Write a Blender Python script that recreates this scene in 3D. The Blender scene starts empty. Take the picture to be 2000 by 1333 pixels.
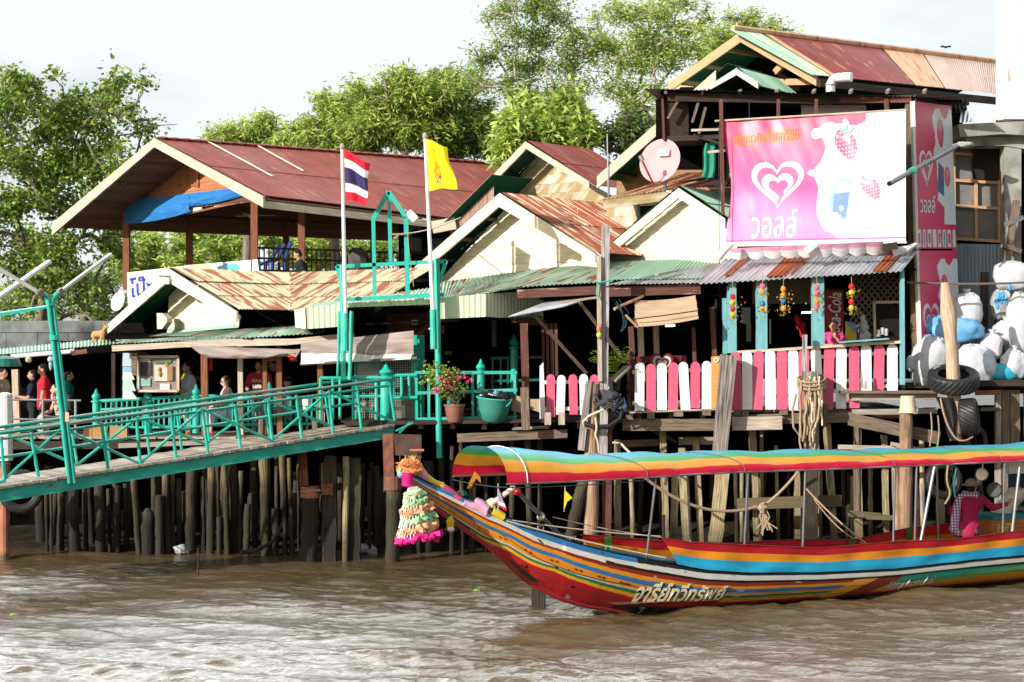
import bpy, math, random
import numpy as np
from mathutils import Vector as V, Matrix, noise as mnoise
R = math.radians
rnd = random.Random(7)
nrng = np.random.default_rng(7)
SC = bpy.context.scene
COL = SC.collection
# ---------- camera model (used as a measuring device for the survey of the place) ----------
F, CX, CY, H = 3500.0, 1000.0, 666.5, 4.2
def P(px, py, z):                       # point at distance z behind a photo position
    return V(((px-CX)*z/F, z, H-(py-CY)*z/F))
def Ph(px, py, h):                      # point at height h behind a photo position
    z = (h-H)*F/(CY-py)
    return P(px, py, z)
class PL:                               # an upright plane through P(px,.,z); yaw > 0 turns its right end towards us
    def __init__(s, px, z, yaw):
        a = R(yaw); s.p = P(px, CY, z)
        s.g = V((math.cos(a), -math.sin(a), 0)); s.r = V((math.sin(a), math.cos(a), 0))
    def at(s, px, py, off=0.0):
        d = V(((px-CX)/F, 1, -(py-CY)/F)); o = V((0, 0, H))
        t = ((s.p+s.r*off-o).dot(s.r))/d.dot(s.r)
        return o+d*t
    def sz(s, q): return ((q-s.p).dot(s.g), q.z)
    def pt(s, a, z, off=0.0):
        q = s.p+s.g*a+s.r*off; return V((q.x, q.y, z))
# ---------- mesh builder ----------
class MB:
    def __init__(s): s.v=[]; s.f=[]; s.uv=[]; s.c=[]; s.mi=[]; s.m=0; s.k=(1,1,1); s.sm=False
    def add(s, vs, fs, uv=None):
        b = len(s.v); s.v.extend(tuple(x) for x in vs)
        if uv is None: uv = [(0,0)]*len(vs)
        s.uv.extend(uv); s.c.extend([s.k]*len(vs))
        for f in fs: s.f.append(tuple(i+b for i in f)); s.mi.append(s.m)
        return s
    def tint(s, a=.2):
        t = 1-a*rnd.random(); s.k = (t, t, t); return s
    def hexa(s, p, L=None):             # p: 4 of one end, 4 of the other
        L = (V(p[4])-V(p[0])).length; w=(V(p[1])-V(p[0])).length; h=(V(p[3])-V(p[0])).length
        u0, v0 = rnd.random()*20, rnd.random()*20
        vv = [0, w, w+h, 2*w+h]
        uv = [(u0, v0+x) for x in vv]+[(u0+L, v0+x) for x in vv]
        return s.add(p, [(3,2,1,0),(4,5,6,7),(0,1,5,4),(1,2,6,5),(2,3,7,6),(3,0,4,7)], uv)
    def beam(s, a, b, w, h=None, up=None, w2=None):
        a, b = V(a), V(b); h = w if h is None else h; d = (b-a).normalized()
        up = V(up) if up is not None else (V((0,0,1)) if abs(d.z) < .8 else V((0,-1,0)))
        x = d.cross(up).normalized(); y = x.cross(d).normalized()
        k = 1 if w2 is None else w2/w
        q = [a-x*w/2-y*h/2, a+x*w/2-y*h/2, a+x*w/2+y*h/2, a-x*w/2+y*h/2]
        q += [b+(-x*w/2-y*h/2)*k, b+(x*w/2-y*h/2)*k, b+(x*w/2+y*h/2)*k, b+(-x*w/2+y*h/2)*k]
        return s.hexa(q)
    def box(s, c, sx, sy, sz, yaw=0):
        c = V(c); a = R(yaw); X = V((math.cos(a), math.sin(a), 0)); 
        return s.beam(c-X*sx/2, c+X*sx/2, sy, sz, (0,0,1))
    def tube(s, pts, r, n=8, cap=True):
        pts = [V(p) for p in pts]; N = len(pts)
        rr = r if isinstance(r, (list, tuple)) else [r]*N
        d0 = (pts[1]-pts[0]).normalized()
        x = d0.orthogonal().normalized(); vs = []; uv = []; L = rnd.random()*20; v0 = rnd.random()*20
        for i, p in enumerate(pts):
            d = ((pts[min(i+1,N-1)]-pts[max(i-1,0)])).normalized()
            x = (x-d*x.dot(d)).normalized(); y = d.cross(x)
            if i: L += (p-pts[i-1]).length
            for k in range(n):
                a = 2*math.pi*k/n
                vs.append(p+(x*math.cos(a)+y*math.sin(a))*rr[i]); uv.append((L, v0+abs(2*k/n-1)*math.pi*rr[i]))
        fs = []
        for i in range(N-1):
            for k in range(n):
                fs.append((i*n+k, i*n+(k+1)%n, (i+1)*n+(k+1)%n, (i+1)*n+k))
        if cap: fs.append(tuple(range(n-1,-1,-1))); fs.append(tuple((N-1)*n+k for k in range(n)))
        return s.add(vs, fs, uv)
    def rod(s, a, b, r, n=8): return s.tube([a, b], r, n)
    def quad(s, a, b, c, d):
        a,b,c,d = V(a),V(b),V(c),V(d); u=(b-a).length; v=(d-a).length; o=rnd.random()*20
        return s.add([a,b,c,d], [(0,1,2,3)], [(o,o),(o+u,o),(o+u,o+v),(o,o+v)])
    def prism(s, poly, vec):
        poly = [V(p) for p in poly]; vec = V(vec); n = len(poly)
        e = (poly[1]-poly[0]); e = e.normalized() if e.length > 1e-6 else V((1,0,0))
        nn = vec.normalized(); y = nn.cross(e); o = rnd.random()*20
        u2 = [(o+(p-poly[0]).dot(e), o+(p-poly[0]).dot(y)) for p in poly]
        area = V((0,0,0))
        for i in range(1, n-1): area += (poly[i]-poly[0]).cross(poly[i+1]-poly[0])
        fl = area.dot(vec) > 0
        fs = [tuple(range(n)), tuple(range(2*n-1, n-1, -1))] if not fl else [tuple(range(n-1,-1,-1)), tuple(range(n, 2*n))]
        for i in range(n):
            j = (i+1) % n
            fs.append((i, i+n, j+n, j) if not fl else (i, j, j+n, i+n))
        return s.add(poly+[p+vec for p in poly], fs, u2+u2)
    def lathe(s, base, prof, n=14, axis=(0,0,1)):
        ax = V(axis).normalized(); x = ax.orthogonal().normalized(); y = ax.cross(x); base = V(base)
        vs=[]; uv=[]
        for r, z in prof:
            for k in range(n):
                a = 2*math.pi*k/n; vs.append(base+ax*z+(x*math.cos(a)+y*math.sin(a))*r); uv.append((z, k/n))
        fs=[]
        for i in range(len(prof)-1):
            for k in range(n): fs.append((i*n+k, i*n+(k+1)%n, (i+1)*n+(k+1)%n, (i+1)*n+k))
        fs.append(tuple(range(n-1,-1,-1))); fs.append(tuple((len(prof)-1)*n+k for k in range(n)))
        return s.add(vs, fs, uv)
    def ball(s, c, rx, ry=None, rz=None, n=10, m=7, ns=0.0, nf=3.0, rot=None):
        ry = rx if ry is None else ry; rz = rx if rz is None else rz; c = V(c); vs=[]; uv=[]; sd=rnd.random()*50
        for j in range(m+1):
            t = math.pi*j/m
            for k in range(n):
                a = 2*math.pi*k/n; d = V((math.sin(t)*math.cos(a), math.sin(t)*math.sin(a), math.cos(t)))
                q = 1+ns*mnoise.noise(d*nf+V((sd,sd,sd))) if ns else 1
                w = V((d.x*rx*q, d.y*ry*q, d.z*rz*q))
                if rot: w = rot @ w
                vs.append(c+w); uv.append((k/n, j/m))
        fs=[]
        for j in range(m):
            for k in range(n): fs.append((j*n+k, (j+1)*n+k, (j+1)*n+(k+1)%n, j*n+(k+1)%n))
        return s.add(vs, fs, uv)
    def torus(s, c, axis, R0, r, n=28, m=10, sq=1.0):
        ax = V(axis).normalized(); x = ax.orthogonal().normalized(); y = ax.cross(x); c = V(c); vs=[]; uv=[]
        for i in range(n):
            a = 2*math.pi*i/n; o = x*math.cos(a)+y*math.sin(a)
            for k in range(m):
                b = 2*math.pi*k/m; vs.append(c+o*(R0+r*math.cos(b))+ax*r*sq*math.sin(b)); uv.append((a*R0, k/m))
        fs=[(i*m+k, ((i+1)%n)*m+k, ((i+1)%n)*m+(k+1)%m, i*m+(k+1)%m) for i in range(n) for k in range(m)]
        return s.add(vs, fs, uv)
    def grid(s, fn, nu, nv, cf=None):   # fn(u,v) in 0..1
        b = len(s.v)
        for j in range(nv+1):
            for i in range(nu+1):
                u, v = i/nu, j/nv
                s.v.append(tuple(fn(u, v))); s.uv.append((u, v)); s.c.append(cf(u, v) if cf else s.k)
        for j in range(nv):
            for i in range(nu):
                a = b+j*(nu+1)+i; s.f.append((a, a+1, a+nu+2, a+nu+1)); s.mi.append(s.m)
        return s
    def corr(s, A, B, C, D, pitch=.085, amp=.013, sheet=.78, rows=2, tint=.16, jit=.03, seg=5, cut=None):
        A,B,C,D = V(A),V(B),V(C),V(D)
        n = (B-A).cross(D-A) if (B-A).length > 1e-3 else (C-B).cross(D-A)
        n.normalize(); flip = False
        if (abs(n.z) > .12 and n.z < 0) or (abs(n.z) <= .12 and n.y > 0): n = -n; flip = True
        LU = max((B-A).length, (C-D).length); LV = max((D-A).length, (C-B).length)
        ns = max(1, round(LU/sheet)); off0 = rnd.random()*30; k0 = s.k
        for r_ in range(rows):
            for q in range(ns):
                u0, u1 = q/ns, (q+1)/ns
                t = 1-tint*rnd.random(); s.k = (k0[0]*t, k0[1]*t*(1-.03*rnd.random()), k0[2]*t*(1-.05*rnd.random()))
                w = max(2, int(LU*(u1-u0)/pitch*seg)); j0 = (rnd.random()-.6)*jit/LV if r_ == 0 else -.05/LV
                lift = .004*rnd.random()+.012*r_; v0, v1 = r_/rows, (r_+1)/rows
                b = len(s.v); ou = rnd.random()*7
                for jv in range(4):
                    vv = (v0+j0)+(v1-v0-j0)*jv/3
                    for i in range(w+1):
                        u = u0+(u1-u0)*i/w
                        bot = A.lerp(B, u); top = D.lerp(C, u); vc = max(vv, cut(u)) if cut else vv; p = bot.lerp(top, vc)
                        p = p+n*(amp*math.cos(2*math.pi*u*LU/pitch)+lift*(1-jv/3 if r_ else .3))
                        s.v.append(tuple(p)); s.uv.append((off0+u*LU+ou, off0+vv*LV)); s.c.append(s.k)
                for jv in range(3):
                    for i in range(w):
                        a = b+jv*(w+1)+i; fc = (a, a+1, a+w+2, a+w+1)
                        s.f.append(fc[::-1] if flip else fc); s.mi.append(s.m)
        s.k = k0; s.sm = True
        return s
def clip2(poly, axis, lim, keep_above):
    out = []
    for i in range(len(poly)):
        a, b = poly[i], poly[(i+1) % len(poly)]
        da, db = a[axis]-lim, b[axis]-lim
        if not keep_above: da, db = -da, -db
        if da >= 0: out.append(a)
        if (da > 0 and db < 0) or (da < 0 and db > 0):
            t = da/(da-db); out.append((a[0]+(b[0]-a[0])*t, a[1]+(b[1]-a[1])*t))
    return out
def siding(mb, pl, px, bh=.16, off=0.0, th=.02, vertical=False, tint=.12, slope=0.0):
    """weatherboards clipped to the outline px (photo positions on plane pl)"""
    poly = [pl.sz(pl.at(x, y, off)) for x, y in px]
    ax = 0 if vertical else 1
    if slope: poly = [(a, z-slope*a) for a, z in poly]
    lo, hi = min(p[ax] for p in poly), max(p[ax] for p in poly); t = lo
    k0 = mb.k
    while t < hi-.005:
        c = clip2(clip2(poly, ax, t, True), ax, min(t+bh-.004, hi), False)
        if len(c) >= 3:
            q = 1-tint*rnd.random(); mb.k = (k0[0]*q, k0[1]*q, k0[2]*q); o = rnd.random()*.006
            pts = []
            for a, z in c:
                lean = 0 if vertical else .014*(1-(z-t)/bh)
                pts.append(pl.pt(a, z+slope*a, off-o-lean))
            mb.prism(pts, pl.r*th)
        t += bh
    mb.k = k0
    return mb
def rake(mb, pl, a, b, wpx, off=0.0, th=.05, wb=None):
    wb = wb or wpx
    pts = [pl.at(a[0],a[1],off), pl.at(b[0],b[1],off), pl.at(b[0],b[1]+wb,off), pl.at(a[0],a[1]+wpx,off)]
    return mb.prism(pts, -pl.r*th)
def sag(a, b, d, n=12):
    a, b = V(a), V(b); return [a.lerp(b, i/n)-V((0,0,d*4*(i/n)*(1-i/n))) for i in range(n+1)]
# ---------- objects ----------
def link(o, parent=None):
    COL.objects.link(o)
    if parent is not None: o.parent = parent
    return o
def props(o, label=None, cat=None, group=None, kind=None):
    if label: o['label'] = label
    if cat: o['category'] = cat
    if group: o['group'] = group
    if kind: o['kind'] = kind
    return o
def thing(name, label, cat, base=(0,0,0), group=None, kind=None):
    o = bpy.data.objects.new(name, None); o.empty_display_size = .2; o.location = V(base); link(o)
    o['_b'] = tuple(V(base))
    return props(o, label, cat, group, kind)
def root_of(o):
    while o.parent is not None: o = o.parent
    return o
def to_mesh(name, mb, base, mats):
    me = bpy.data.meshes.new(name)
    bx, by, bz = base
    me.from_pydata([(x-bx, y-by, z-bz) for x, y, z in mb.v], [], mb.f)
    for m in (mats if isinstance(mats, (list, tuple)) else [mats]): me.materials.append(m)
    nl = len(me.loops); li = np.empty(nl, np.int32); me.loops.foreach_get('vertex_index', li)
    uvl = me.uv_layers.new(name='UVMap'); uvl.data.foreach_set('uv', np.asarray(mb.uv, np.float32)[li].ravel())
    ca = me.color_attributes.new('Col', 'FLOAT_COLOR', 'POINT')
    c = np.ones((len(mb.v), 4), np.float32); c[:, :3] = np.asarray(mb.c, np.float32); ca.data.foreach_set('color', c.ravel())
    if any(mb.mi): me.polygons.foreach_set('material_index', np.asarray(mb.mi, np.int32))
    if mb.sm:
        me.shade_smooth(); me.set_sharp_from_angle(angle=R(50))
    me.update(); return me
def part(name, mb, mat, parent, label=None):
    r = root_of(parent); b = r['_b'] if '_b' in r else tuple(r.location)
    o = bpy.data.objects.new(name, to_mesh(name, mb, b, mat)); link(o, parent)
    if label: o['label'] = label
    return o
def single(name, mb, mat, label, cat, group=None, kind=None, base=None):
    a = np.asarray(mb.v)
    if base is None: base = (float(a[:,0].mean()), float(a[:,1].mean()), float(a[:,2].min()))
    o = bpy.data.objects.new(name, to_mesh(name, mb, base, mat)); o.location = V(base); link(o); o['_b'] = tuple(base)
    return props(o, label, cat, group, kind)
# ---------- materials ----------
def nodes(name):
    m = bpy.data.materials.new(name); m.use_nodes = True; nt = m.node_tree
    return m, nt, nt.nodes, nt.links, nt.nodes['Principled BSDF']
def ramp(nd, stops):
    r = nd.new('ShaderNodeValToRGB'); e = r.color_ramp.elements
    while len(e) < len(stops): e.new(.5)
    for x, (p, c) in zip(e, stops): x.position = p; x.color = (*c, 1) if len(c) == 3 else c
    return r
def mixc(nd, lk, f, a, b, mode='MIX'):
    m = nd.new('ShaderNodeMix'); m.data_type = 'RGBA'; m.blend_type = mode
    for sock, val in ((m.inputs[0], f), (m.inputs[6], a), (m.inputs[7], b)):
        if hasattr(val, 'is_linked'): lk.new(val, sock)
        elif isinstance(val, (int, float)): sock.default_value = val
        else: sock.default_value = (*val, 1)
    return m.outputs[2]
def tex(nd, lk, coord, scale, nscale=1.0, detail=4, dist=0.0):
    tc = nd.new('ShaderNodeTexCoord'); mp = nd.new('ShaderNodeMapping'); nz = nd.new('ShaderNodeTexNoise')
    mp.inputs['Scale'].default_value = scale; nz.inputs['Scale'].default_value = nscale
    nz.inputs['Detail'].default_value = detail; nz.inputs['Distortion'].default_value = dist
    lk.new(tc.outputs[coord], mp.inputs[0]); lk.new(mp.outputs[0], nz.inputs['Vector'])
    return nz.outputs['Fac']
def th(nd, lk, val, lo, hi):
    m = nd.new('ShaderNodeMapRange'); m.inputs[1].default_value = lo; m.inputs[2].default_value = hi
    lk.new(val, m.inputs[0]); return m.outputs[0]
def M(name, c1, c2=None, rough=.7, coord='UV', scale=(1,1,1), ns=4.0, wear=None, bump=.0, metal=0.0, spec=.3, under=None, trans=0.0, coat=0.0, ramp2=(.35,.65)):
    """wear = (colour, lo, hi, scale vector, noise scale)"""
    m, nt, nd, lk, bs = nodes(name)
    c2 = c2 or tuple(x*.8 for x in c1)
    f = tex(nd, lk, coord, scale, ns, 5)
    col = mixc(nd, lk, th(nd, lk, f, *ramp2), c2, c1)
    if wear:
        ws = wear if isinstance(wear, list) else [wear]
        for wc, lo, hi, sc, wn in ws:
            g = tex(nd, lk, coord, sc, wn, 6, .4)
            col = mixc(nd, lk, th(nd, lk, g, lo, hi), col, wc)
    if under:
        ge = nd.new('ShaderNodeNewGeometry'); col = mixc(nd, lk, ge.outputs['Backfacing'], col, under)
    at = nd.new('ShaderNodeAttribute'); at.attribute_name = 'Col'
    col = mixc(nd, lk, 1.0, col, at.outputs['Color'], 'MULTIPLY')
    lk.new(col, bs.inputs['Base Color'])
    bs.inputs['Roughness'].default_value = rough; bs.inputs['Metallic'].default_value = metal
    bs.inputs['Specular IOR Level'].default_value = spec; bs.inputs['Coat Weight'].default_value = coat
    if bump:
        b = nd.new('ShaderNodeBump'); b.inputs['Strength'].default_value = bump; b.inputs['Distance'].default_value = .02
        lk.new(f, b.inputs['Height']); lk.new(b.outputs[0], bs.inputs['Normal'])
    if trans:
        tr = nd.new('ShaderNodeBsdfTranslucent'); lk.new(col, tr.inputs[0]); mx = nd.new('ShaderNodeMixShader'); mx.inputs[0].default_value = trans
        lk.new(bs.outputs[0], mx.inputs[1]); lk.new(tr.outputs[0], mx.inputs[2]); lk.new(mx.outputs[0], nd['Material Output'].inputs[0])
    return m
def wood(name, c1, c2, ns=1.0, wear=None, rough=.8, bump=.5): return M(name, c1, c2, rough, 'UV', (1.2, 14, 14), 2.2*ns, wear, bump, ramp2=(.25,.7))
m_wood_dark = wood('dark_wood', (.055,.038,.028), (.016,.011,.009))
m_wood_shade = M('shade_black_wood', (.010,.0085,.008), (.004,.0035,.003), .95, 'UV', (1.2,14,14), 2.2, spec=.0)  # wood kept near-black so interiors and gaps read as deep shade
m_wood_grey = wood('grey_wood', (.42,.37,.32), (.16,.13,.105))
m_wood_mid = wood('weathered_wood', (.24,.18,.13), (.06,.043,.032))
m_wood_bleach = wood('bleached_wood', (.55,.47,.38), (.22,.17,.13))
m_wood_red = wood('red_wood', (.30,.115,.055), (.13,.045,.024))
m_wood_maroon = wood('maroon_wood', (.15,.060,.045), (.075,.03,.024), wear=((.35,.28,.22),.62,.70,(1,6,6),2.0))
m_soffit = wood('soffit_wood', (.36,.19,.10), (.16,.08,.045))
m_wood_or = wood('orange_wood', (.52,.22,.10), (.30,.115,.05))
m_cream = M('cream_paint', (.80,.75,.58), (.70,.64,.48), .65, 'UV', (1,6,6), 3, wear=[((.56,.49,.36),.52,.74,(.5,1.5,1.5),2.5),((.34,.27,.19),.655,.70,(.8,3,3),2.2)], bump=.2)
m_rakec = M('cream_rake_paint', (.76,.68,.52), (.62,.53,.40), .65, 'UV', (1,8,8), 2, wear=((.40,.22,.13),.60,.68,(1,4,4),1.6), bump=.2)
m_rakeo = wood('ochre_rake', (.60,.36,.20), (.42,.24,.13))
m_rakeg = wood('grey_rake', (.66,.56,.45), (.34,.24,.17))
m_yellow = M('ochre_wall_paint', (.40,.30,.15), (.30,.21,.10), .75, 'UV', (1,7,7), 2.5, wear=((.56,.50,.41),.46,.60,(.35,1.2,1.2),2.2), bump=.2)
m_brownwall = wood('brown_wall', (.34,.20,.09), (.20,.11,.055))
m_teal = M('teal_paint', (.012,.42,.32), (.02,.34,.27), .45, 'UV', (1.5,3,3), 2, wear=[((.10,.46,.38),.52,.70,(1.2,3,3),2.0),((.13,.075,.045),.67,.71,(1.5,5,5),3.0)], spec=.45)
m_tealrail = M('teal_rail_worn', (.012,.34,.26), (.012,.27,.2), .45, 'UV', (1,1,1), 3, wear=((.30,.24,.20),.56,.62,(.5,14,14),1.2), spec=.5)
m_blue = M('powder_blue_paint', (.17,.42,.46), (.13,.33,.37), .6, 'UV', (1,5,5), 3, wear=((.30,.27,.22),.64,.7,(1,5,5),2.5))
m_pink = M('pink_paint', (.66,.115,.205), (.58,.09,.165), .55, 'UV', (2,8,1), 3, wear=[((.80,.45,.5),.70,.74,(3,3,3),3.5)])
m_white = M('white_paint', (.82,.81,.79), (.74,.73,.70), .55, 'UV', (2,8,1), 3, wear=[((.45,.38,.30),.72,.76,(2,5,5),3)])
RUST = (.22,.075,.035)
def roofm(name, c1, c2, rust=RUST, lo=.5, hi=.58, under=(.02,.10,.065), metal=0.0, rough=.6, extra=None):
    w = [(rust, lo, hi, (3.2,.35,1), 2.4)]
    if extra: w.append(extra)
    return M(name, c1, c2, rough, 'UV', (2,.6,1), 2.0, w, .0, metal, .15, under)
m_roof_red = roofm('maroon_roof', (.235,.064,.047), (.165,.045,.036), (.36,.16,.10), .60, .74, (.05,.03,.025), extra=((.42,.26,.18), .73,.76,(.9,5.5,1),3.0))
m_roof_rust = roofm('rusty_roof', (.40,.13,.06), (.28,.07,.04), (.66,.52,.36), .52, .57)
m_roof_cream = roofm('cream_rust_roof', (.60,.54,.36), (.50,.50,.34), (.34,.12,.06), .50, .55)
m_roof_green = roofm('faded_green_roof', (.36,.54,.40), (.30,.46,.33), (.30,.10,.06), .55, .60, extra=((.62,.58,.42),.56,.62,(3,.3,1),1.7))
m_roof_green2 = roofm('green_roof', (.28,.48,.36), (.33,.52,.38), (.35,.25,.14), .64, .70)
m_valance = roofm('pale_green_tin', (.52,.68,.46), (.66,.68,.46), (.40,.25,.12), .62, .78, (.04,.06,.04))
m_zinc = roofm('zinc_sheet', (.62,.65,.68), (.40,.43,.47), (.42,.15,.06), .66, .70, (.10,.10,.10), .35, .45)
m_roof_br = roofm('brown_red_roof', (.20,.055,.05), (.15,.04,.038), (.34,.15,.08), .60, .66, (.03,.07,.05))
m_roof_tan = roofm('tan_roof', (.52,.34,.20), (.44,.27,.16), (.34,.14,.07), .58, .66, (.03,.07,.05))
m_roof_buff = roofm('pinkish_buff_roof', (.52,.38,.31), (.46,.33,.27), (.34,.18,.1), .66, .72, (.03,.07,.05))
m_concrete = M('concrete', (.36,.35,.32), (.22,.21,.19), .85, 'Object', (1,1,1), 3, wear=((.07,.07,.06),.55,.68,(1,1,.4),2.2), bump=.4)
m_block = M('grey_block', (.21,.23,.23), (.13,.145,.145), .85, 'Object', (1,1,1), 4, wear=((.055,.06,.06),.52,.64,(1,1,.5),1.6), bump=.3)
m_whitewash = M('whitewash', (.80,.79,.77), (.70,.69,.66), .6, 'Object', (1,1,.3), 3, wear=[((.40,.36,.32),.68,.72,(3,3,1),2.5),((.55,.53,.49),.56,.72,(2,2,.4),2)])
m_metal = M('grey_metal', (.36,.36,.38), (.24,.24,.26), .35, 'UV', (1,4,4), 3, metal=.7)
m_white_metal = M('white_tube', (.80,.80,.80), (.70,.70,.70), .35, spec=.5)
m_black = M('flat_black', (.010,.009,.009), (.006,.005,.005), .9)  # even black, also used for window, hatch and pipe openings
m_rubber = M('black_rubber', (.018,.018,.020), (.012,.012,.013), .5, 'Object', (1,1,1), 6, wear=((.05,.045,.04),.62,.72,(1,1,1),4), spec=.4)
m_rope = M('tan_rope', (.42,.31,.21), (.24,.17,.11), .9, 'UV', (30,30,1), 2)
m_rope_w = M('pale_rope', (.66,.58,.47), (.46,.38,.29), .9, 'UV', (30,30,1), 2)
m_navyrope = M('dark_cord', (.02,.05,.07), (.015,.03,.04), .8)
m_attr = M('printed_cloth', (1,1,1), (.96,.96,.96), .55, 'UV', (3,3,1), 3)
m_vinyl = M('printed_vinyl', (1,1,1), (.96,.96,.96), .35, 'UV', (3,3,1), 3, spec=.5)
m_canopy = M('canopy_cloth', (1,1,1), (.94,.94,.94), .5, 'UV', (40,2,1), 2, trans=.22)
m_curtain = M('curtain_cloth', (1,1,1), (.9,.9,.9), .6, 'UV', (30,2,1), 2, trans=.2)
m_hull = M('painted_hull', (1,1,1), (.86,.86,.86), .38, 'UV', (30,6,1), 1.6, wear=[((.10,.07,.05),.68,.72,(60,6,1),1.4)], spec=.45, coat=.15)
m_tarp = M('blue_tarp', (.035,.20,.52), (.025,.15,.42), .35, 'UV', (2,4,1), 3, bump=.4)
m_canvas = M('grey_canvas', (.42,.34,.31), (.27,.21,.18), .8, 'UV', (1.2,3,1), 2.5, wear=((.42,.27,.30),.55,.75,(1,2,1),1.8), bump=.2)
m_canvas_w = M('white_canvas', (.75,.73,.68), (.64,.61,.56), .8, 'UV', (1,4,1), 3)
m_reed = M('reed_blind', (.58,.42,.28), (.36,.24,.15), .8, 'UV', (1,40,1), 2, bump=.6)
m_sack = M('white_sack', (.74,.76,.80), (.64,.67,.72), .38, 'Object', (1,1,1), 6, wear=((.46,.46,.46),.58,.76,(1,1,1),3), bump=.6, trans=.3)
m_sackblue = M('blue_sack', (.12,.38,.70), (.22,.48,.76), .4, 'Object', (1,1,1), 5, bump=.5, trans=.1)
m_sackcyan = M('cyan_sack', (.03,.33,.46), (.05,.40,.52), .4, 'Object', (1,1,1), 5, bump=.5)
m_sackclear = M('clear_sack', (.40,.42,.44), (.26,.27,.27), .35, 'Object', (1,1,1), 9, bump=.5)
m_terra = M('terracotta_plastic', (.26,.115,.085), (.21,.09,.07), .5)
m_leaf = M('leaf', (1.2,1.2,1.15), (.95,1.0,.85), .5, 'Object', (1,1,1), 1.2, spec=.35, trans=.38)
m_bark = M('bark', (.26,.22,.17), (.12,.10,.075), .9, 'Object', (6,6,1), 3, bump=.5)
m_bark_l = M('pale_bark', (.42,.37,.31), (.24,.2,.16), .9, 'Object', (6,6,1), 3, bump=.5)
m_flower = M('petal', (1,1,1), (.9,.9,.9), .6, trans=.25)
m_skin = M('skin', (.50,.27,.17), (.46,.24,.15), .5, 'Object', (1,1,1), 9)
m_skin_l = M('fair_skin', (.62,.38,.27), (.57,.34,.24), .5, 'Object', (1,1,1), 9)
m_hair = M('black_hair', (.012,.010,.009), (.006,.005,.005), .75, 'Object', (20,20,3), 4)
m_hair_b = M('brown_hair', (.13,.06,.03), (.08,.035,.02), .5, 'Object', (20,20,3), 4)
_cl = {}
def cloth(c):
    if c not in _cl: _cl[c] = M('fabric', c, tuple(x*.82 for x in c), .85, 'Object', (1,1,1), 6, bump=.25)
    return _cl[c]
_pl = {}
def plain(c, rough=.5, metal=0.0):
    k = (c, rough, metal)
    if k not in _pl: _pl[k] = M('paint', c, tuple(x*.85 for x in c), rough, 'Object', (1,1,1), 4, metal=metal)
    return _pl[k]
def pile_mat(name, c1, c2, wet, hi=.9):
    m, nt, nd, lk, bs = nodes(name)
    f = tex(nd, lk, 'UV', (1.0, 16, 16), 2.0, 5)
    g = tex(nd, lk, 'Object', (1,1,1), 1.7, 5)
    col = mixc(nd, lk, th(nd, lk, f, .3, .7), c2, c1)
    a = tex(nd, lk, 'Object', (3,3,1), 2.0, 5)
    col = mixc(nd, lk, th(nd, lk, a, .55, .72), col, (.10,.10,.045))     # algae
    tc = nd.new('ShaderNodeTexCoord'); sx = nd.new('ShaderNodeSeparateXYZ'); lk.new(tc.outputs['Object'], sx.inputs[0])
    ad = nd.new('ShaderNodeMath'); ad.operation = 'MULTIPLY_ADD'; lk.new(g, ad.inputs[0]); ad.inputs[1].default_value = -1.1; lk.new(sx.outputs['Z'], ad.inputs[2])
    col = mixc(nd, lk, th(nd, lk, ad.outputs[0], hi-.75, hi-.25), wet, col)  # tide stain
    at = nd.new('ShaderNodeAttribute'); at.attribute_name = 'Col'
    col = mixc(nd, lk, 1.0, col, at.outputs['Color'], 'MULTIPLY')
    lk.new(col, bs.inputs['Base Color']); bs.inputs['Roughness'].default_value = .8; bs.inputs['Specular IOR Level'].default_value = .25
    b = nd.new('ShaderNodeBump'); b.inputs['Strength'].default_value = .8; b.inputs['Distance'].default_value = .03
    lk.new(f, b.inputs['Height']); lk.new(b.outputs[0], bs.inputs['Normal'])
    return m
m_pile = pile_mat('tidal_wood', (.30,.23,.12), (.09,.066,.036), (.04,.033,.022), 1.3)
m_pile_d = pile_mat('shaded_tidal_wood', (.10,.08,.055), (.035,.028,.02), (.025,.02,.015))  # darker copy of the tidal wood, shade among the piles put into colour
m_pile_l = pile_mat('pale_tidal_wood', (.50,.42,.26), (.24,.19,.10), (.13,.105,.06), .6)
m_pile_r = pile_mat('bare_brown_wood', (.46,.30,.20), (.22,.13,.085), (.12,.085,.055), .5)
# ---------- print helpers ----------
def inpoly(x, y, poly):
    r = np.zeros(x.shape, bool); n = len(poly); j = n-1
    for i in range(n):
        xi, yi = poly[i]; xj, yj = poly[j]
        c = ((yi > y) != (yj > y)) & (x < (xj-xi)*(y-yi)/((yj-yi) or 1e-9)+xi); r ^= c; j = i
    return r
def paint_sheet(mb, fn, nu, nv, cfn):
    """grid surface whose print comes from cfn(U,V)->(N,3)"""
    u, v = np.meshgrid(np.linspace(0,1,nu+1), np.linspace(0,1,nv+1))
    c = cfn(u.ravel(), v.ravel()); b = len(mb.v)
    for uu, vv in zip(u.ravel(), v.ravel()): mb.v.append(tuple(fn(uu, vv)))
    mb.uv.extend(zip(u.ravel(), v.ravel())); mb.c.extend(map(tuple, c))
    for j in range(nv):
        for i in range(nu):
            a = b+j*(nu+1)+i; mb.f.append((a, a+1, a+nu+2, a+nu+1)); mb.mi.append(mb.m)
    return mb
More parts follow.
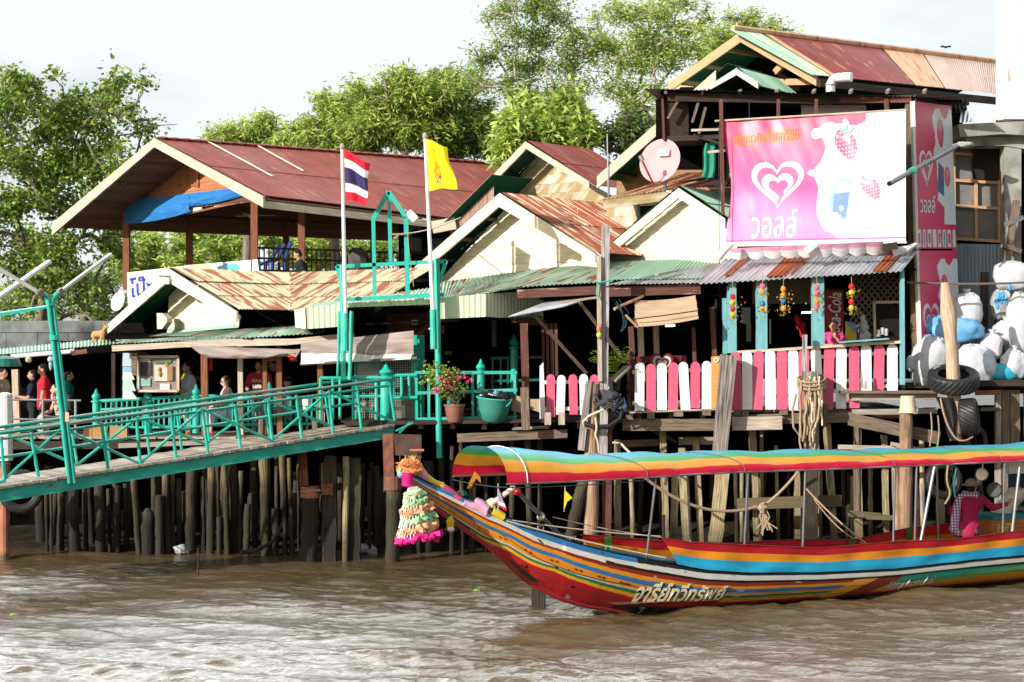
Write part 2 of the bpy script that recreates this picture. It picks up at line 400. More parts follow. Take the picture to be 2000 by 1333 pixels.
def text(body, shear=0.0, bold=0.0, res=3):
    c = bpy.data.curves.new('lettering', 'FONT'); c.body = body; c.resolution_u = res; c.shear = shear; c.offset = bold; c.fill_mode = 'FRONT'
    o = bpy.data.objects.new('lettering', c); COL.objects.link(o); bpy.context.view_layer.update()
    me = bpy.data.meshes.new_from_object(o.evaluated_get(bpy.context.evaluated_depsgraph_get()))
    vs = np.array([v.co[:2] for v in me.vertices]); fs = [tuple(p.vertices) for p in me.polygons]
    bpy.data.objects.remove(o); bpy.data.curves.remove(c); bpy.data.meshes.remove(me)
    mn, mx = vs.min(0), vs.max(0)
    return (vs-mn)/(mx-mn), fs              # in 0..1 both ways
def put_text(mb, T, fn, thick=None):
    """fn(u,v): unit square to place; counter-clockwise seen from the reader"""
    vs, fs = T; return mb.add([fn(u, v) for u, v in vs], fs, [(u, v) for u, v in vs])
def bil(a, b, c, d): return lambda u, v: (V(a)*(1-u)+V(b)*u)*(1-v)+(V(d)*(1-u)+V(c)*u)*v
# ---------- camera, light, sky ----------
cam = bpy.data.cameras.new('camera'); cam.lens = 63.0; cam.sensor_width = 36; cam.clip_end = 3000; cam.clip_start = .1
co = bpy.data.objects.new('camera', cam); co.location = (0,0,H); co.rotation_euler = (R(90),0,0); COL.objects.link(co); SC.camera = co
SUN_EL, SX, SY = 21.0, -.74, -.67
ce = math.cos(R(SUN_EL)); sl = math.hypot(SX, SY)
sdir = V((SX/sl*ce, SY/sl*ce, math.sin(R(SUN_EL))))
ld = bpy.data.lights.new('sun', 'SUN'); ld.energy = 5.0; ld.angle = R(.5); ld.color = (1, .95, .87)
lo = bpy.data.objects.new('sun', ld); lo.rotation_euler = (-sdir).to_track_quat('-Z', 'Y').to_euler(); COL.objects.link(lo)
w = bpy.data.worlds.new('World'); SC.world = w; w.use_nodes = True
nd, lk = w.node_tree.nodes, w.node_tree.links
bg = nd['Background']; sk = nd.new('ShaderNodeTexSky'); sk.sky_type = 'NISHITA'; sk.sun_disc = False
sk.sun_elevation = R(SUN_EL); sk.sun_rotation = math.atan2(SX, SY); sk.air_density = 1.2; sk.dust_density = 2.0
tc = nd.new('ShaderNodeTexCoord'); mp = nd.new('ShaderNodeMapping'); mp.inputs['Scale'].default_value = (2.2, 2.2, 7.0); mp.inputs['Rotation'].default_value = (0,.25,0)
nz = nd.new('ShaderNodeTexNoise'); nz.inputs['Scale'].default_value = 2.1; nz.inputs['Detail'].default_value = 6; nz.inputs['Roughness'].default_value = .5
lk.new(tc.outputs['Generated'], mp.inputs[0]); lk.new(mp.outputs[0], nz.inputs['Vector'])
sp = nd.new('ShaderNodeSeparateXYZ'); lk.new(tc.outputs['Generated'], sp.inputs[0])
my = nd.new('ShaderNodeMath'); my.operation = 'MULTIPLY_ADD'; lk.new(sp.outputs['Y'], my.inputs[0]); my.inputs[1].default_value = .22; lk.new(nz.outputs['Fac'], my.inputs[2])
cl = th(nd, lk, my.outputs[0], .44, .74)            # the cloud bank lies over the far bank
hi = th(nd, lk, sp.outputs['Z'], .19, .30); hy = nd.new('ShaderNodeMath'); hy.operation = 'MULTIPLY'; lk.new(hi, hy.inputs[0]); lk.new(th(nd, lk, sp.outputs['Y'], .45, .72), hy.inputs[1]); hi = hy.outputs[0]; cc = mixc(nd, lk, hi, (7.1, 7.55, 7.8), (56, 58, 60))   # added bright cloud band above the view, whitens the water reflections
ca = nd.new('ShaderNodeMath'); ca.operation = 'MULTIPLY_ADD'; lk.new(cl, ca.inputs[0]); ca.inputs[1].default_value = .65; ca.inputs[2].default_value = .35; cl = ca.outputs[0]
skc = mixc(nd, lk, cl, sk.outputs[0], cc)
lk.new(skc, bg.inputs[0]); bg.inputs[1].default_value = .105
SC.view_settings.view_transform = 'Standard'; SC.view_settings.look = 'None'; SC.view_settings.gamma = 1; SC.view_settings.exposure = .36
SC.cycles.max_bounces = 7; SC.cycles.transparent_max_bounces = 4; SC.cycles.caustics_reflective = False; SC.cycles.caustics_refractive = False
SC.cycles.use_denoising = True
# ---------- water ----------
def wave_field(nx, ny, dx, dy):
    g = np.random.default_rng(5); kx = np.fft.fftfreq(nx, dx)*2*math.pi; ky = np.fft.fftfreq(ny, dy)*2*math.pi
    KX, KY = np.meshgrid(kx, ky); K = np.hypot(KX, KY); K[0,0] = 1
    ang = np.abs(np.arctan2(KX*np.sin(1.35)-KY*np.cos(1.35), KX*np.cos(1.35)+KY*np.sin(1.35))); ang = np.minimum(ang, math.pi-ang)
    lam = 2*math.pi/K; band = 1/(1+(lam/2.6)**4)/(1+(.13/lam)**6)
    A = K**-1.72*band*(np.exp(-(ang/.62)**2)+.16)
    h = np.fft.fft2(g.normal(size=(ny, nx)))*A; z = np.fft.ifft2(h).real
    sl = math.sqrt((np.gradient(z, dx, axis=1)**2+np.gradient(z, dy, axis=0)**2).mean()); h *= .23/sl
    f = lambda q: np.fft.ifft2(q).real
    return f(h), f(-1j*KX/K*h), f(-1j*KY/K*h)
def build_water():
    nx, ny = 680, 500; X0, X1, Y0, Y1 = -13., 15., 18.5, 39.5
    xs = np.linspace(X0, X1, nx); ys = np.linspace(Y0, Y1, ny); x, y = np.meshgrid(xs, ys)
    ed = np.clip(np.minimum.reduce([x-X0, X1-x, y-Y0, Y1-y])/1.5, 0, 1)
    calm = .34+.66*np.clip((34.6-y)/6.5, 0, 1)
    patch = .62+.5*np.clip(np.sin(x*.33+y*.21+.8)*np.sin(x*.12-y*.37)+.55, 0, 1)
    h, cx_, cy_ = wave_field(nx, ny, xs[1]-xs[0], ys[1]-ys[0]); q = ed*calm*patch; k = .8*q
    vs = np.stack([x-cx_*k, y-cy_*k, h*q+.03*q*np.sin(x*.9+y*1.7+np.sin(x*.4))], -1).reshape(-1, 3)
    me = bpy.data.meshes.new('river'); i = np.arange(nx*ny).reshape(ny, nx)
    q = np.stack([i[:-1,:-1], i[:-1,1:], i[1:,1:], i[1:,:-1]], -1).reshape(-1, 4)
    out = [(-600,-60,0),(600,-60,0),(600,60,0),(-600,60,0),(X0,Y0,0),(X1,Y0,0),(X1,Y1,0),(X0,Y1,0)]; b = len(vs)
    ex = [(b,b+1,b+5,b+4),(b+1,b+2,b+6,b+5),(b+2,b+3,b+7,b+6),(b+3,b,b+4,b+7)]
    me.from_pydata(np.vstack([vs, out]).tolist(), [], q.tolist()+ex); me.shade_smooth()
    m, nt, nd, lk, bs = nodes('river_water')
    f = tex(nd, lk, 'Object', (1,1,1), .22, 3)
    lk.new(mixc(nd, lk, th(nd, lk, f, .35, .65), (.118,.080,.042), (.086,.064,.028)), bs.inputs['Base Color'])
    bs.inputs['Roughness'].default_value = .12; bs.inputs['IOR'].default_value = 1.65; bs.inputs['Specular IOR Level'].default_value = .5
    a = tex(nd, lk, 'Object', (1.0,1.6,1), 5.0, 6, .6); b_ = nd.new('ShaderNodeBump'); b_.inputs['Strength'].default_value = .8; b_.inputs['Distance'].default_value = .03
    a2 = tex(nd, lk, 'Object', (1.0,1.7,1), 15.0, 5, .8); mm = nd.new('ShaderNodeMath'); mm.operation = 'MULTIPLY_ADD'; lk.new(a2, mm.inputs[0]); mm.inputs[1].default_value = .45; lk.new(a, mm.inputs[2])
    lk.new(mm.outputs[0], b_.inputs['Height']); lk.new(b_.outputs[0], bs.inputs['Normal'])
    me.materials.append(m); o = bpy.data.objects.new('river', me); link(o); props(o, 'muddy brown river with small choppy waves reflecting the bright sky', 'water', kind='structure')
build_water()
def bank():
    mb = MB(); yy = [34.8, 36.4, 37.6, 39.5, 42, 60, 1500]; zz = [-.5, -.02, .12, .7, 1.55, 1.6, 1.6]; xs = [-1200,-60]+[-30+i for i in range(61)]+[60,1200]
    vs = []; n = len(xs)
    for y, z in zip(yy, zz):
        for x in xs: vs.append((x, y+(.8*mnoise.noise(V((x*.35, y, 0))) if y < 40 else 0), z+(.16*mnoise.noise(V((x*.8, y*.9, 3))) if y < 43 else 0)))
    fs = [(j*n+i, j*n+i+1, (j+1)*n+i+1, (j+1)*n+i) for j in range(len(yy)-1) for i in range(n-1)]
    mb.add(vs, fs); mb.sm = True
    single('mud_bank', mb, M('dark_mud', (.045,.036,.026), (.018,.014,.011), .55, 'Object', (1,1,1), 2.5, bump=.6, spec=.05), 'dark muddy river bank under the stilted houses, with land behind', 'ground', kind='structure', base=(0,0,0))
bank()

mb = MB(); x = -14.0
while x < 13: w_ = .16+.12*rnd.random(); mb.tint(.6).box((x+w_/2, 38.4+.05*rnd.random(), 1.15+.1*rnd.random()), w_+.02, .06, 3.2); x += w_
single('shade_boarding', mb, m_wood_shade, 'added black boarding standing in for the deep shade below the houses', 'wall')  # black backing added to keep the space under the decks dark
# ---------- house A: open upper-floor pavilion ----------
def house_pavilion():
    pl = PL(305, 45, 47); pk = pl.at(305,275); lf = pl.at(105,441); rf = pl.at(515,386)
    t = thing('open_pavilion', 'open-sided upper-storey wooden pavilion under a big maroon tin roof with a blue tarp', 'building', P(400,666,44))
    re_ = Ph(980,325,pk.z); vec = re_-pk; ee = rf+vec-V((0,0,.62)); lfe = lf+vec
    mb = MB(); up = V((0,0,.05)); mb.corr(rf+up, ee+up, re_+up, pk+up, pitch=.09, rows=2, tint=.10)
    mb.corr(lfe+up, lf+up, pk+up, re_+up, rows=2, tint=.1); roof = part('roof', mb, m_roof_red, t)
    ms = MB()
    for q, w_ in ((.13,.035),(.26,.04)):
        a = rf.lerp(ee, q); b = pk.lerp(re_, q); ms.beam(b.lerp(a,.0)+V((0,0,.10)), b.lerp(a,.62 if q<.2 else .45)+V((0,0,.10)), .06, .012)
    part('pale_seam', ms, m_cream, roof)
    mc = MB(); n = 34
    for i in range(n):
        q = i/n; mc.ball(pk.lerp(re_, (i+.5)/n)+V((0,0,.07)), .20, .14, .05, 6, 4)
    part('ridge_cap', mc, m_roof_red, roof)
    # boarded soffits
    mb = MB()
    for (e0, p0, e1, p1, n) in ((lf, pk, lfe, re_, 26), (rf, pk, ee, re_, 22)):
        for i in range(n):
            a, b = i/n, (i+.9)/n; dz = V((0,0,-.03))
            q = [e0.lerp(p0,a)+dz, e0.lerp(p0,b)+dz, e1.lerp(p1,b)+dz, e1.lerp(p1,a)+dz]; mb.tint(.35); mb.prism(q, V((0,0,-.02)))
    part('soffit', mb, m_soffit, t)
    for nm, a, b, w0, w1 in (('rake_board', (305,271),(105,437),17,23), ('rake_board', (305,271),(518,385),17,21)):
        part(nm, rake(MB(), pl, a, b, w0, 0, .06, w1), m_rakeg, t)
    o = 1.5
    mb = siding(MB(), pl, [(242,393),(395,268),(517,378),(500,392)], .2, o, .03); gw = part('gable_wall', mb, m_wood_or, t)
    mb = MB()
    for x0, x1 in ((346,364),(369,386)):
        for i in range(11):
            y = 320+i*4.0; a, b = pl.at(x0, y+((x0-346)*.04), o-.06), pl.at(x1, y, o-.06); mb.tint(.2).prism([a, b, b+V((0,0,-.045))+pl.r*.02, a+V((0,0,-.045))+pl.r*.02], -pl.r*.01)
        for xx in (x0, x1): mb.beam(pl.at(xx,316,o-.05), pl.at(xx,366,o-.05), .05, .06)
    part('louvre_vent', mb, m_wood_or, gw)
    # posts and floor
    fz = 5.9
    def post(px, py0, q, w_=.17):
        a = q; mb = MB().beam(V((a.x,a.y,fz-.3)), V((a.x,a.y,py0)), w_, w_); part('post', mb, m_wood_red, t)
    c0 = pl.at(247,440,o); c1 = pl.at(497,400,o); d = vec.normalized()
    for q in (c0, c1, c1+d*1.35, c1+d*4.6, c1+d*7.8, c0+d*1.9, c0+d*5.0, c0+d*8): post(0, (lf.z+.35), q)
    fl = [V((q.x,q.y,fz)) for q in (c0, c1, c1+d*10, c0+d*10)]
    part('floor', MB().prism(fl, V((0,0,-.15))), m_wood_dark, t)
    # beams under the roof
    mb = MB()
    for a, b in ((c0,c1),(c1,c1+d*10),(c0,c0+d*10)): mb.beam(V((a.x,a.y,lf.z+.42)), V((b.x,b.y,lf.z+.42)), .1, .22)
    part('top_beam', mb, m_wood_maroon, t)
    mb = MB(); mb.beam(rf+V((0,0,-.16)), ee+V((0,0,-.16)), .05, .17); part('fascia', mb, m_rakeg, t)
    # pale glazed panels under the tarp
    for x0, x1, y0, y1 in ((372,394,404,414),(418,441,396,406),(467,492,386,398)):
        part('clerestory_panel', MB().prism([pl.at(x0,y0,o-.03), pl.at(x1,y0-3,o-.03), pl.at(x1,y1-3,o-.03), pl.at(x0,y1,o-.03)], pl.r*.02), m_whitewash, t)
    mb = MB().beam(pl.at(365,418,o-.02), pl.at(495,390,o-.02), .06, .05); part('sill_rail', mb, m_wood_red, t)
    # dark inner wall with pale panels to the right
    i0 = c1+d*5.4-pl.g*1.4; i1 = c1+d*10-pl.g*1.4
    mb = MB().prism([V((i0.x,i0.y,fz)), V((i1.x,i1.y,fz)), V((i1.x,i1.y,lf.z-.1)), V((i0.x,i0.y,lf.z+.1))], pl.g*-.06)
    part('inner_wall', mb, m_wood_shade, t)
    for q in (.05,.2,.36,.52,.68):
        a = i0.lerp(i1, q)+pl.g*.03; b = i0.lerp(i1, q+.1)+pl.g*.03
        for z in (fz+.75, fz+1.35): part('wall_panel', MB().prism([V((a.x,a.y,z)), V((b.x,b.y,z)), V((b.x,b.y,z+.38)), V((a.x,a.y,z+.38))], pl.g*-.02), plain((.28,.31,.29)), t)
    # railing
    mb = MB(); e = c1+d*9.6
    for z in (.62,.36,.06): mb.beam(V((c1.x,c1.y,fz+z)), V((e.x,e.y,fz+z)), .05, .05)
    n = 70
    for i in range(n):
        q = c1.lerp(e, i/n); mb.beam(V((q.x,q.y,fz+.06)), V((q.x,q.y,fz+.62)), .03, .03)
    part('railing', mb, m_wood_maroon, t)
    mb = MB(); q = c1+d*4.55
    mb.lathe(V((q.x,q.y,fz)), [(.10,0),(.10,.6),(.14,.62),(.14,.72),(.05,.76),(.11,.86),(.03,.98)], 8); part('newel', mb, m_wood_maroon, t)
    # lights under the roof: a ceiling fan and loudspeaker
    f = c1+d*1.0-pl.g*1.6; f.z = lf.z+.1
    mb = MB(); mb.rod(f, f+V((0,0,.4)), .02)
    mb.lathe(f-V((0,0,.08)), [(.09,0),(.12,.05),(.05,.12)], 10)
    for k in range(3):
        a = k*2.09+.3; mb.beam(f, f+V((math.cos(a)*.6, math.sin(a)*.6, 0)), .13, .012)
    single('ceiling_fan', mb, plain((.45,.45,.42)), 'pale three-bladed ceiling fan hanging in the open upper pavilion', 'fan')
    # tarp
    tb = thing('blue_tarp', 'creased bright blue tarpaulin tied across the gable of the open pavilion', 'tarp', pl.at(360,400,1.4))
    def tarp(q4, seed):
        a,b,c,dd = [pl.at(x,y,o-.12) for x,y in q4]; f_ = bil(dd,c,b,a)
        def fn(u,v):
            p = f_(u,v); k = mnoise.noise(V((u*5+seed, v*3, u*2)))*.03+mnoise.noise(V((u*14+v*8, v*9, seed)))*.02
            return p-pl.r*(k+.05*math.sin(v*3.14))+V((0,0,-.06*math.sin(u*3.14)*(1-v)))
        m_ = MB().grid(fn, 44, 14); m_.sm = True; return m_
    part('sheet', tarp([(243,392),(372,379),(372,414),(245,438)], 1), m_tarp, tb)
    part('sheet', tarp([(354,380),(486,364),(490,378),(356,405)], 5), m_tarp, tb)
    # painted boards under the pavilion floor line
    p2 = PL(497, c1.y-.15, 47)
    def sign(q4, cfn, nu, nv, nm, lab, cat):
        a,b,c,dd = [p2.at(x,y) for x,y in q4]; mb = paint_sheet(MB(), bil(dd,c,b,a), nu, nv, cfn)
        s_ = thing(nm, lab, cat, dd); part('face', mb, m_attr, s_)
        part('board', MB().prism([a+p2.r*.01,b+p2.r*.01,c+p2.r*.01,dd+p2.r*.01], p2.r*.04), m_wood_grey, s_); return s_, (a,b,c,dd)
    def c_right(u, v):
        x, y = u, v; n_ = np.array([mnoise.noise(V((a*6,b*2,0))) for a,b in zip(u,v)])
        col = np.where((u+n_*.15 < .33)[:,None], (.74,.70,.34), (.62,.80,.80)); 
        col = np.where(((np.abs(u-.62+n_*.12) < .09) & (np.abs(v-.5) < .3))[:,None], (.10,.42,.48), col)
        return np.where(((np.abs(u-.5+n_*.2) < .03))[:,None], (.06,.10,.14), col)
    sign([(372,518),(503,507),(506,533),(372,533)], c_right, 60, 14, 'painted_panel', 'pale yellow and aqua painted panel along the pavilion floor edge', 'sign')
    def c_left(u, v): return np.where((v+.35*u > .72)[:,None], (.78,.77,.55), (.80,.80,.82))
    s_, (a,b,c,dd) = sign([(248,533),(372,518),(372,560),(250,600)], c_left, 30, 14, 'lettered_board', 'white board with tall blue Thai lettering hung below the pavilion', 'sign')
    mb = MB(); fb = bil(dd-p2.r*.012, c-p2.r*.012, b-p2.r*.012, a-p2.r*.012)
    put_text(mb, text('โป๊ะ', bold=.02), lambda u,v: fb(.04+u*.36, .22+v*.62)); part('lettering', mb, plain((.03,.06,.42)), s_)
    # contents
    q = c1+d*.75-pl.g*.55
    ch = thing('stacked_chairs', 'bright blue plastic chairs tipped up together behind the pavilion railing', 'chairs', V((q.x,q.y,fz)))
    for i in range(3):
        mb = MB(); k = q+V((i*.16-.25, i*.03, fz-q.z)); 
        mb.prism([k+V((0,0,.22+.04*i)), k+V((.34,0,.36+.04*i)), k+V((.34,.36,.36+.04*i)), k+V((0,.36,.22+.04*i))], V((0,0,.04)))
        mb.prism([k+V((.30,0,.36)), k+V((.36,0,.36)), k+V((.50,0,.72+.04*i)), k+V((.45,0,.75+.04*i))], V((0,.34,0)))
        for dx, dy in ((0,0),(.34,0),(0,.34),(.34,.34)): mb.beam(k+V((dx,dy,0)), k+V((dx,dy,.3)), .04)
        part('chair', mb, plain((.025,.10,.36), .35), ch)
    q = c1+d*3.0
    mb = MB().ball(V((q.x,q.y,fz+.3)), .33,.25,.40,10,7,.3); single('covered_bundle', mb, cloth((.10,.09,.09)), 'dark grey covered bundle leaning on the pavilion railing', 'bundle')
    return c1, d, pl, fz
AV = house_pavilion()
# ---------- house B: small cream gable at the left with its skirt roof and the rusty wing ----------
def house_left():
    t = thing('waiting_hall', 'low house with a small cream gable and sagging green skirt roof behind the gangway', 'building', P(400,860,37))
    pl = PL(333, 37.6, 40); pk = pl.at(333,528); lf = pl.at(214,634); rf = pl.at(464,609); z = V((0,0,.05))
    vec = pl.r*(Ph(590,536,pk.z)-pk).length; re_ = pk+vec; kf = (P(572,612,(rf+vec*.42).y)-rf).dot(pl.r)/vec.length; kf = min(.75,max(.25,kf))
    mb = MB().corr(rf+z, rf+vec+z, re_+z, pk+z, rows=3, tint=.14, cut=lambda u: min(1,max(0,(u-kf)/(1-kf)))); part('roof', mb, m_roof_cream, t)
    mb = MB().corr(lf+vec, lf+z, pk+z, re_+z, rows=2); part('roof', mb, m_roof_green2, t)
    part('rake_board', rake(MB(), pl, (333,526),(214,634), 22, 0, .05, 18), m_cream, t)
    part('rake_board', rake(MB(), pl, (333,526),(465,609), 26, 0, .05, 20), m_cream, t)
    mb = siding(MB(), pl, [(328,642),(330,580),(352,556),(395,540),(470,618),(466,632),(462,642)], .15, .75, .03); part('gable_wall', mb, m_cream, t)
    a, b, c, d = pl.at(325,652,.65), pl.at(466,640,.65), pl.at(468,629,.8), pl.at(328,640,.8)
    part('flashing', MB().quad(a,b,c,d), m_roof_green2, t)
    # black sheet stands in for the dark void of the left side
    mb = MB().prism([pl.at(216,660,.9), pl.at(332,652,.9), pl.at(352,540,.9), pl.at(330,532,.9), pl.at(222,625,.9)], pl.r*.05); part('black_gable_fill', mb, m_wood_shade, t)
    # wing to the right, sloping toward the river
    wd = (rf-pk).dot(pl.g); T_ = 4.4; dn = V((0,0,pk.z-rf.z)); D = re_; C = re_+pl.g*T_; A = re_-vec*(1-kf)-dn; B = A+pl.g*T_; A0_ = A+pl.g*wd
    mb = MB().corr(A+z, B+z, C+z, D+z, rows=3, tint=.16, cut=lambda u: min(1,max(0,1-u*T_/wd))); part('roof', mb, m_roof_cream, t)
    mv = MB().tube([D+V((0,0,.04)), A0_+V((0,0,.04))], .03, 6); part('valley_strip', mv, m_roof_rust, t)
    # skirt roof
    A, B, C, D = P(218,672,35.6), P(632,652,35.6), P(640,634,37.2), P(322,652,37.2)
    mb = MB().corr(A, B, C, D, rows=1, tint=.2, jit=.12); part('skirt_roof', mb, m_roof_green, t)
    for x0, y0, x1, y1 in ((219,676,362,668),(362,668,560,664),(560,664,692,651)):
        mb = MB().beam(P(x0,y0+5,35.62), P(x1,y1+5,35.62), .05, .115); part('fascia', mb, m_rakeg, t)
    # posts and beams
    for x, y0, y1, w_, mt in ((399,694,772,.13,m_wood_red),(469,696,765,.10,m_rakeg),(517,704,768,.09,m_wood_red),(545,700,770,.11,m_wood_red),(625,705,770,.11,m_wood_red)):
        part('post', MB().beam(P(x+2,850,35.9), P(x,y0-25,35.9), w_, w_), mt, t)
    part('lintel', MB().beam(P(515,704,35.9), P(548,701,35.9), .07,.06), m_wood_red, t)
    # floor, back wall, ceiling
    part('ceiling', MB().prism([P(205,664,36.2), P(700,655,36.2), V((P(700,655,42).x, 42, P(700,655,36.2).z+.2)), V((P(205,664,43).x, 43, P(205,664,36.2).z+.2))], V((0,0,.04))), m_wood_shade, t)
    part('back_wall', MB().box((P(430,0,40.5).x, 40.6, 3.1), 7.5, .1, 2.2), m_wood_shade, t)
    part('side_wall', MB().prism([P(236,700,37.2), P(262,700,36.6), P(262,850,36.6), P(236,850,37.2)], V((0,.1,0))), m_wood_shade, t)
    part('attic_shade_sheet', MB().prism([P(440,600,38.3), P(700,590,38.3), P(700,662,38.3), P(440,662,38.3)], V((0,.05,0))), m_wood_shade, t)  # black sheet added so the gap below the roof reads dark
    # loudspeaker in the gable, floodlight box at the peak
    s = thing('horn_speaker', 'cream wedge-shaped loudspeaker hung in the shade beside the small cream gable', 'speaker', pl.at(318,626,.4))
    part('horn', MB().prism([pl.at(306,612,.3), pl.at(316,612,.3), pl.at(326,622,.3), pl.at(326,630,.3), pl.at(316,643,.3), pl.at(307,643,.3)], pl.r*.15), plain((.62,.58,.45)), s)
    part('mount', MB().beam(pl.at(326,626,.4), pl.at(331,626,.6), .03), m_metal, s)
    s = thing('flood_lamp', 'white box floodlight fixed at the peak of the small cream gable', 'lamp', pl.at(320,550,-.2))
    part('housing', MB().box(pl.at(320,549,-.15), .20,.2,.14, 20), m_white, s); part('bracket', MB().box(pl.at(322,540,-.12), .24,.14,.03, 20), m_metal, s)
    # round dish behind the left rake
    mb = MB().lathe(P(237,591,39), [(.02,0),(.14,.03),(.23,.09),(.23,.10),(.02,.03)], 16, (-.6,-.7,.25)); single('round_dish', mb, plain((.55,.56,.56), .3), 'small round grey dish on the roof edge left of the small cream gable', 'dish')
house_left()
# ---------- far left: block wall, green shed, ----------
def left_shed():
    t = thing('block_wall', 'stained grey concrete block wall at the left edge below the trees', 'wall', P(100,700,41.5))
    z0, z1 = 2.0, P(0,627,41.5).z; x0, x1 = P(-260,0,41.5).x, P(216,0,41.5).x
    mb = MB(); y = 41.5; bh = .40; r_ = 0; z = z0
    while z < z1-.62:
        x = x0-(r_ % 2)*.35
        while x < x1:
            xe = min(x+.72, x1); mb.tint(.3).box(((x+xe)/2, y, z+bh/2), xe-x-.012, .18, bh-.012); x += .72
        z += bh; r_ += 1
    part('blocks', mb, m_block, t); part('mortar', MB().box(((x0+x1)/2, y+.012, (z0+z)/2), x1-x0, .16, z-z0), m_block, t)
    part('ring_beam', MB().box(((x0+x1)/2, y, (z+z1)/2), x1-x0+.05, .24, z1-z), m_block, t)
    t = thing('green_shed', 'lean-to shed with a pale green tin roof against the block wall at the far left', 'shed', P(100,800,38))
    A, B, C, D = P(-60,698,37.2), P(226,672,37.2), P(226,660,38.8), P(-60,688,39.6)
    part('roof', MB().corr(A, B, C, D, rows=1, tint=.1), m_roof_green2, t)
    part('ceiling', MB().prism([P(-80,712,37.5), P(226,690,37.5), P(226,692,40.8), P(-80,708,40.8)], V((0,0,.03))), m_wood_shade, t)
    part('back_wall', MB().box((P(40,0,40.7).x, 40.8, 2.95), 5.2, .08, 1.9), m_wood_shade, t)
    part('fascia', MB().beam(P(140,690,37.25), P(170,686,37.25), .04, .09), m_wood_red, t)
    part('post', MB().beam(P(35,862,37.4), P(30,722,37.4), .13), m_rakeg, t); part('post', MB().beam(P(222,850,37.5), P(222,690,37.5), .08), m_wood_dark, t)
    s = thing('tube_lamp', 'long white fluorescent lamp under the green shed eave at the far left', 'lamp', P(80,695,37.1))
    part('tube', MB().rod(P(22,697,37.0), P(140,687,37.0), .045, 10), m_white_metal, s); part('end_cap', MB().rod(P(138,687,37.0), P(146,686,37.0), .05), m_metal, s)
    mb = MB().lathe(P(8,716,36.6), [(.36,0),(.34,.06),(.30,.16),(.20,.2),(.02,.22)], 18); single('green_hood', mb, plain((.015,.13,.10)), 'dark green round hood under the shed eave at the left edge', 'hood')
    for x, y, c, lab in ((56,703,(.5,.5,.3),'small pale round pendant hanging at the left under the green shed eave'), (99,703,(.35,.5,.55),'small blue and white pendant hanging beside the lamp pole')):
        mb = MB().ball(P(x,y,36.9), .07,.07,.07,8,6,.2); mb.rod(P(x,y-8,36.9), P(x,y,36.9), .006, 5)
        if x > 90: mb.ball(P(x,y+10,36.9), .04,.04,.12,8,6,.2)
        single('hanging_pendant', mb, plain(c), lab, 'pendant')
left_shed()
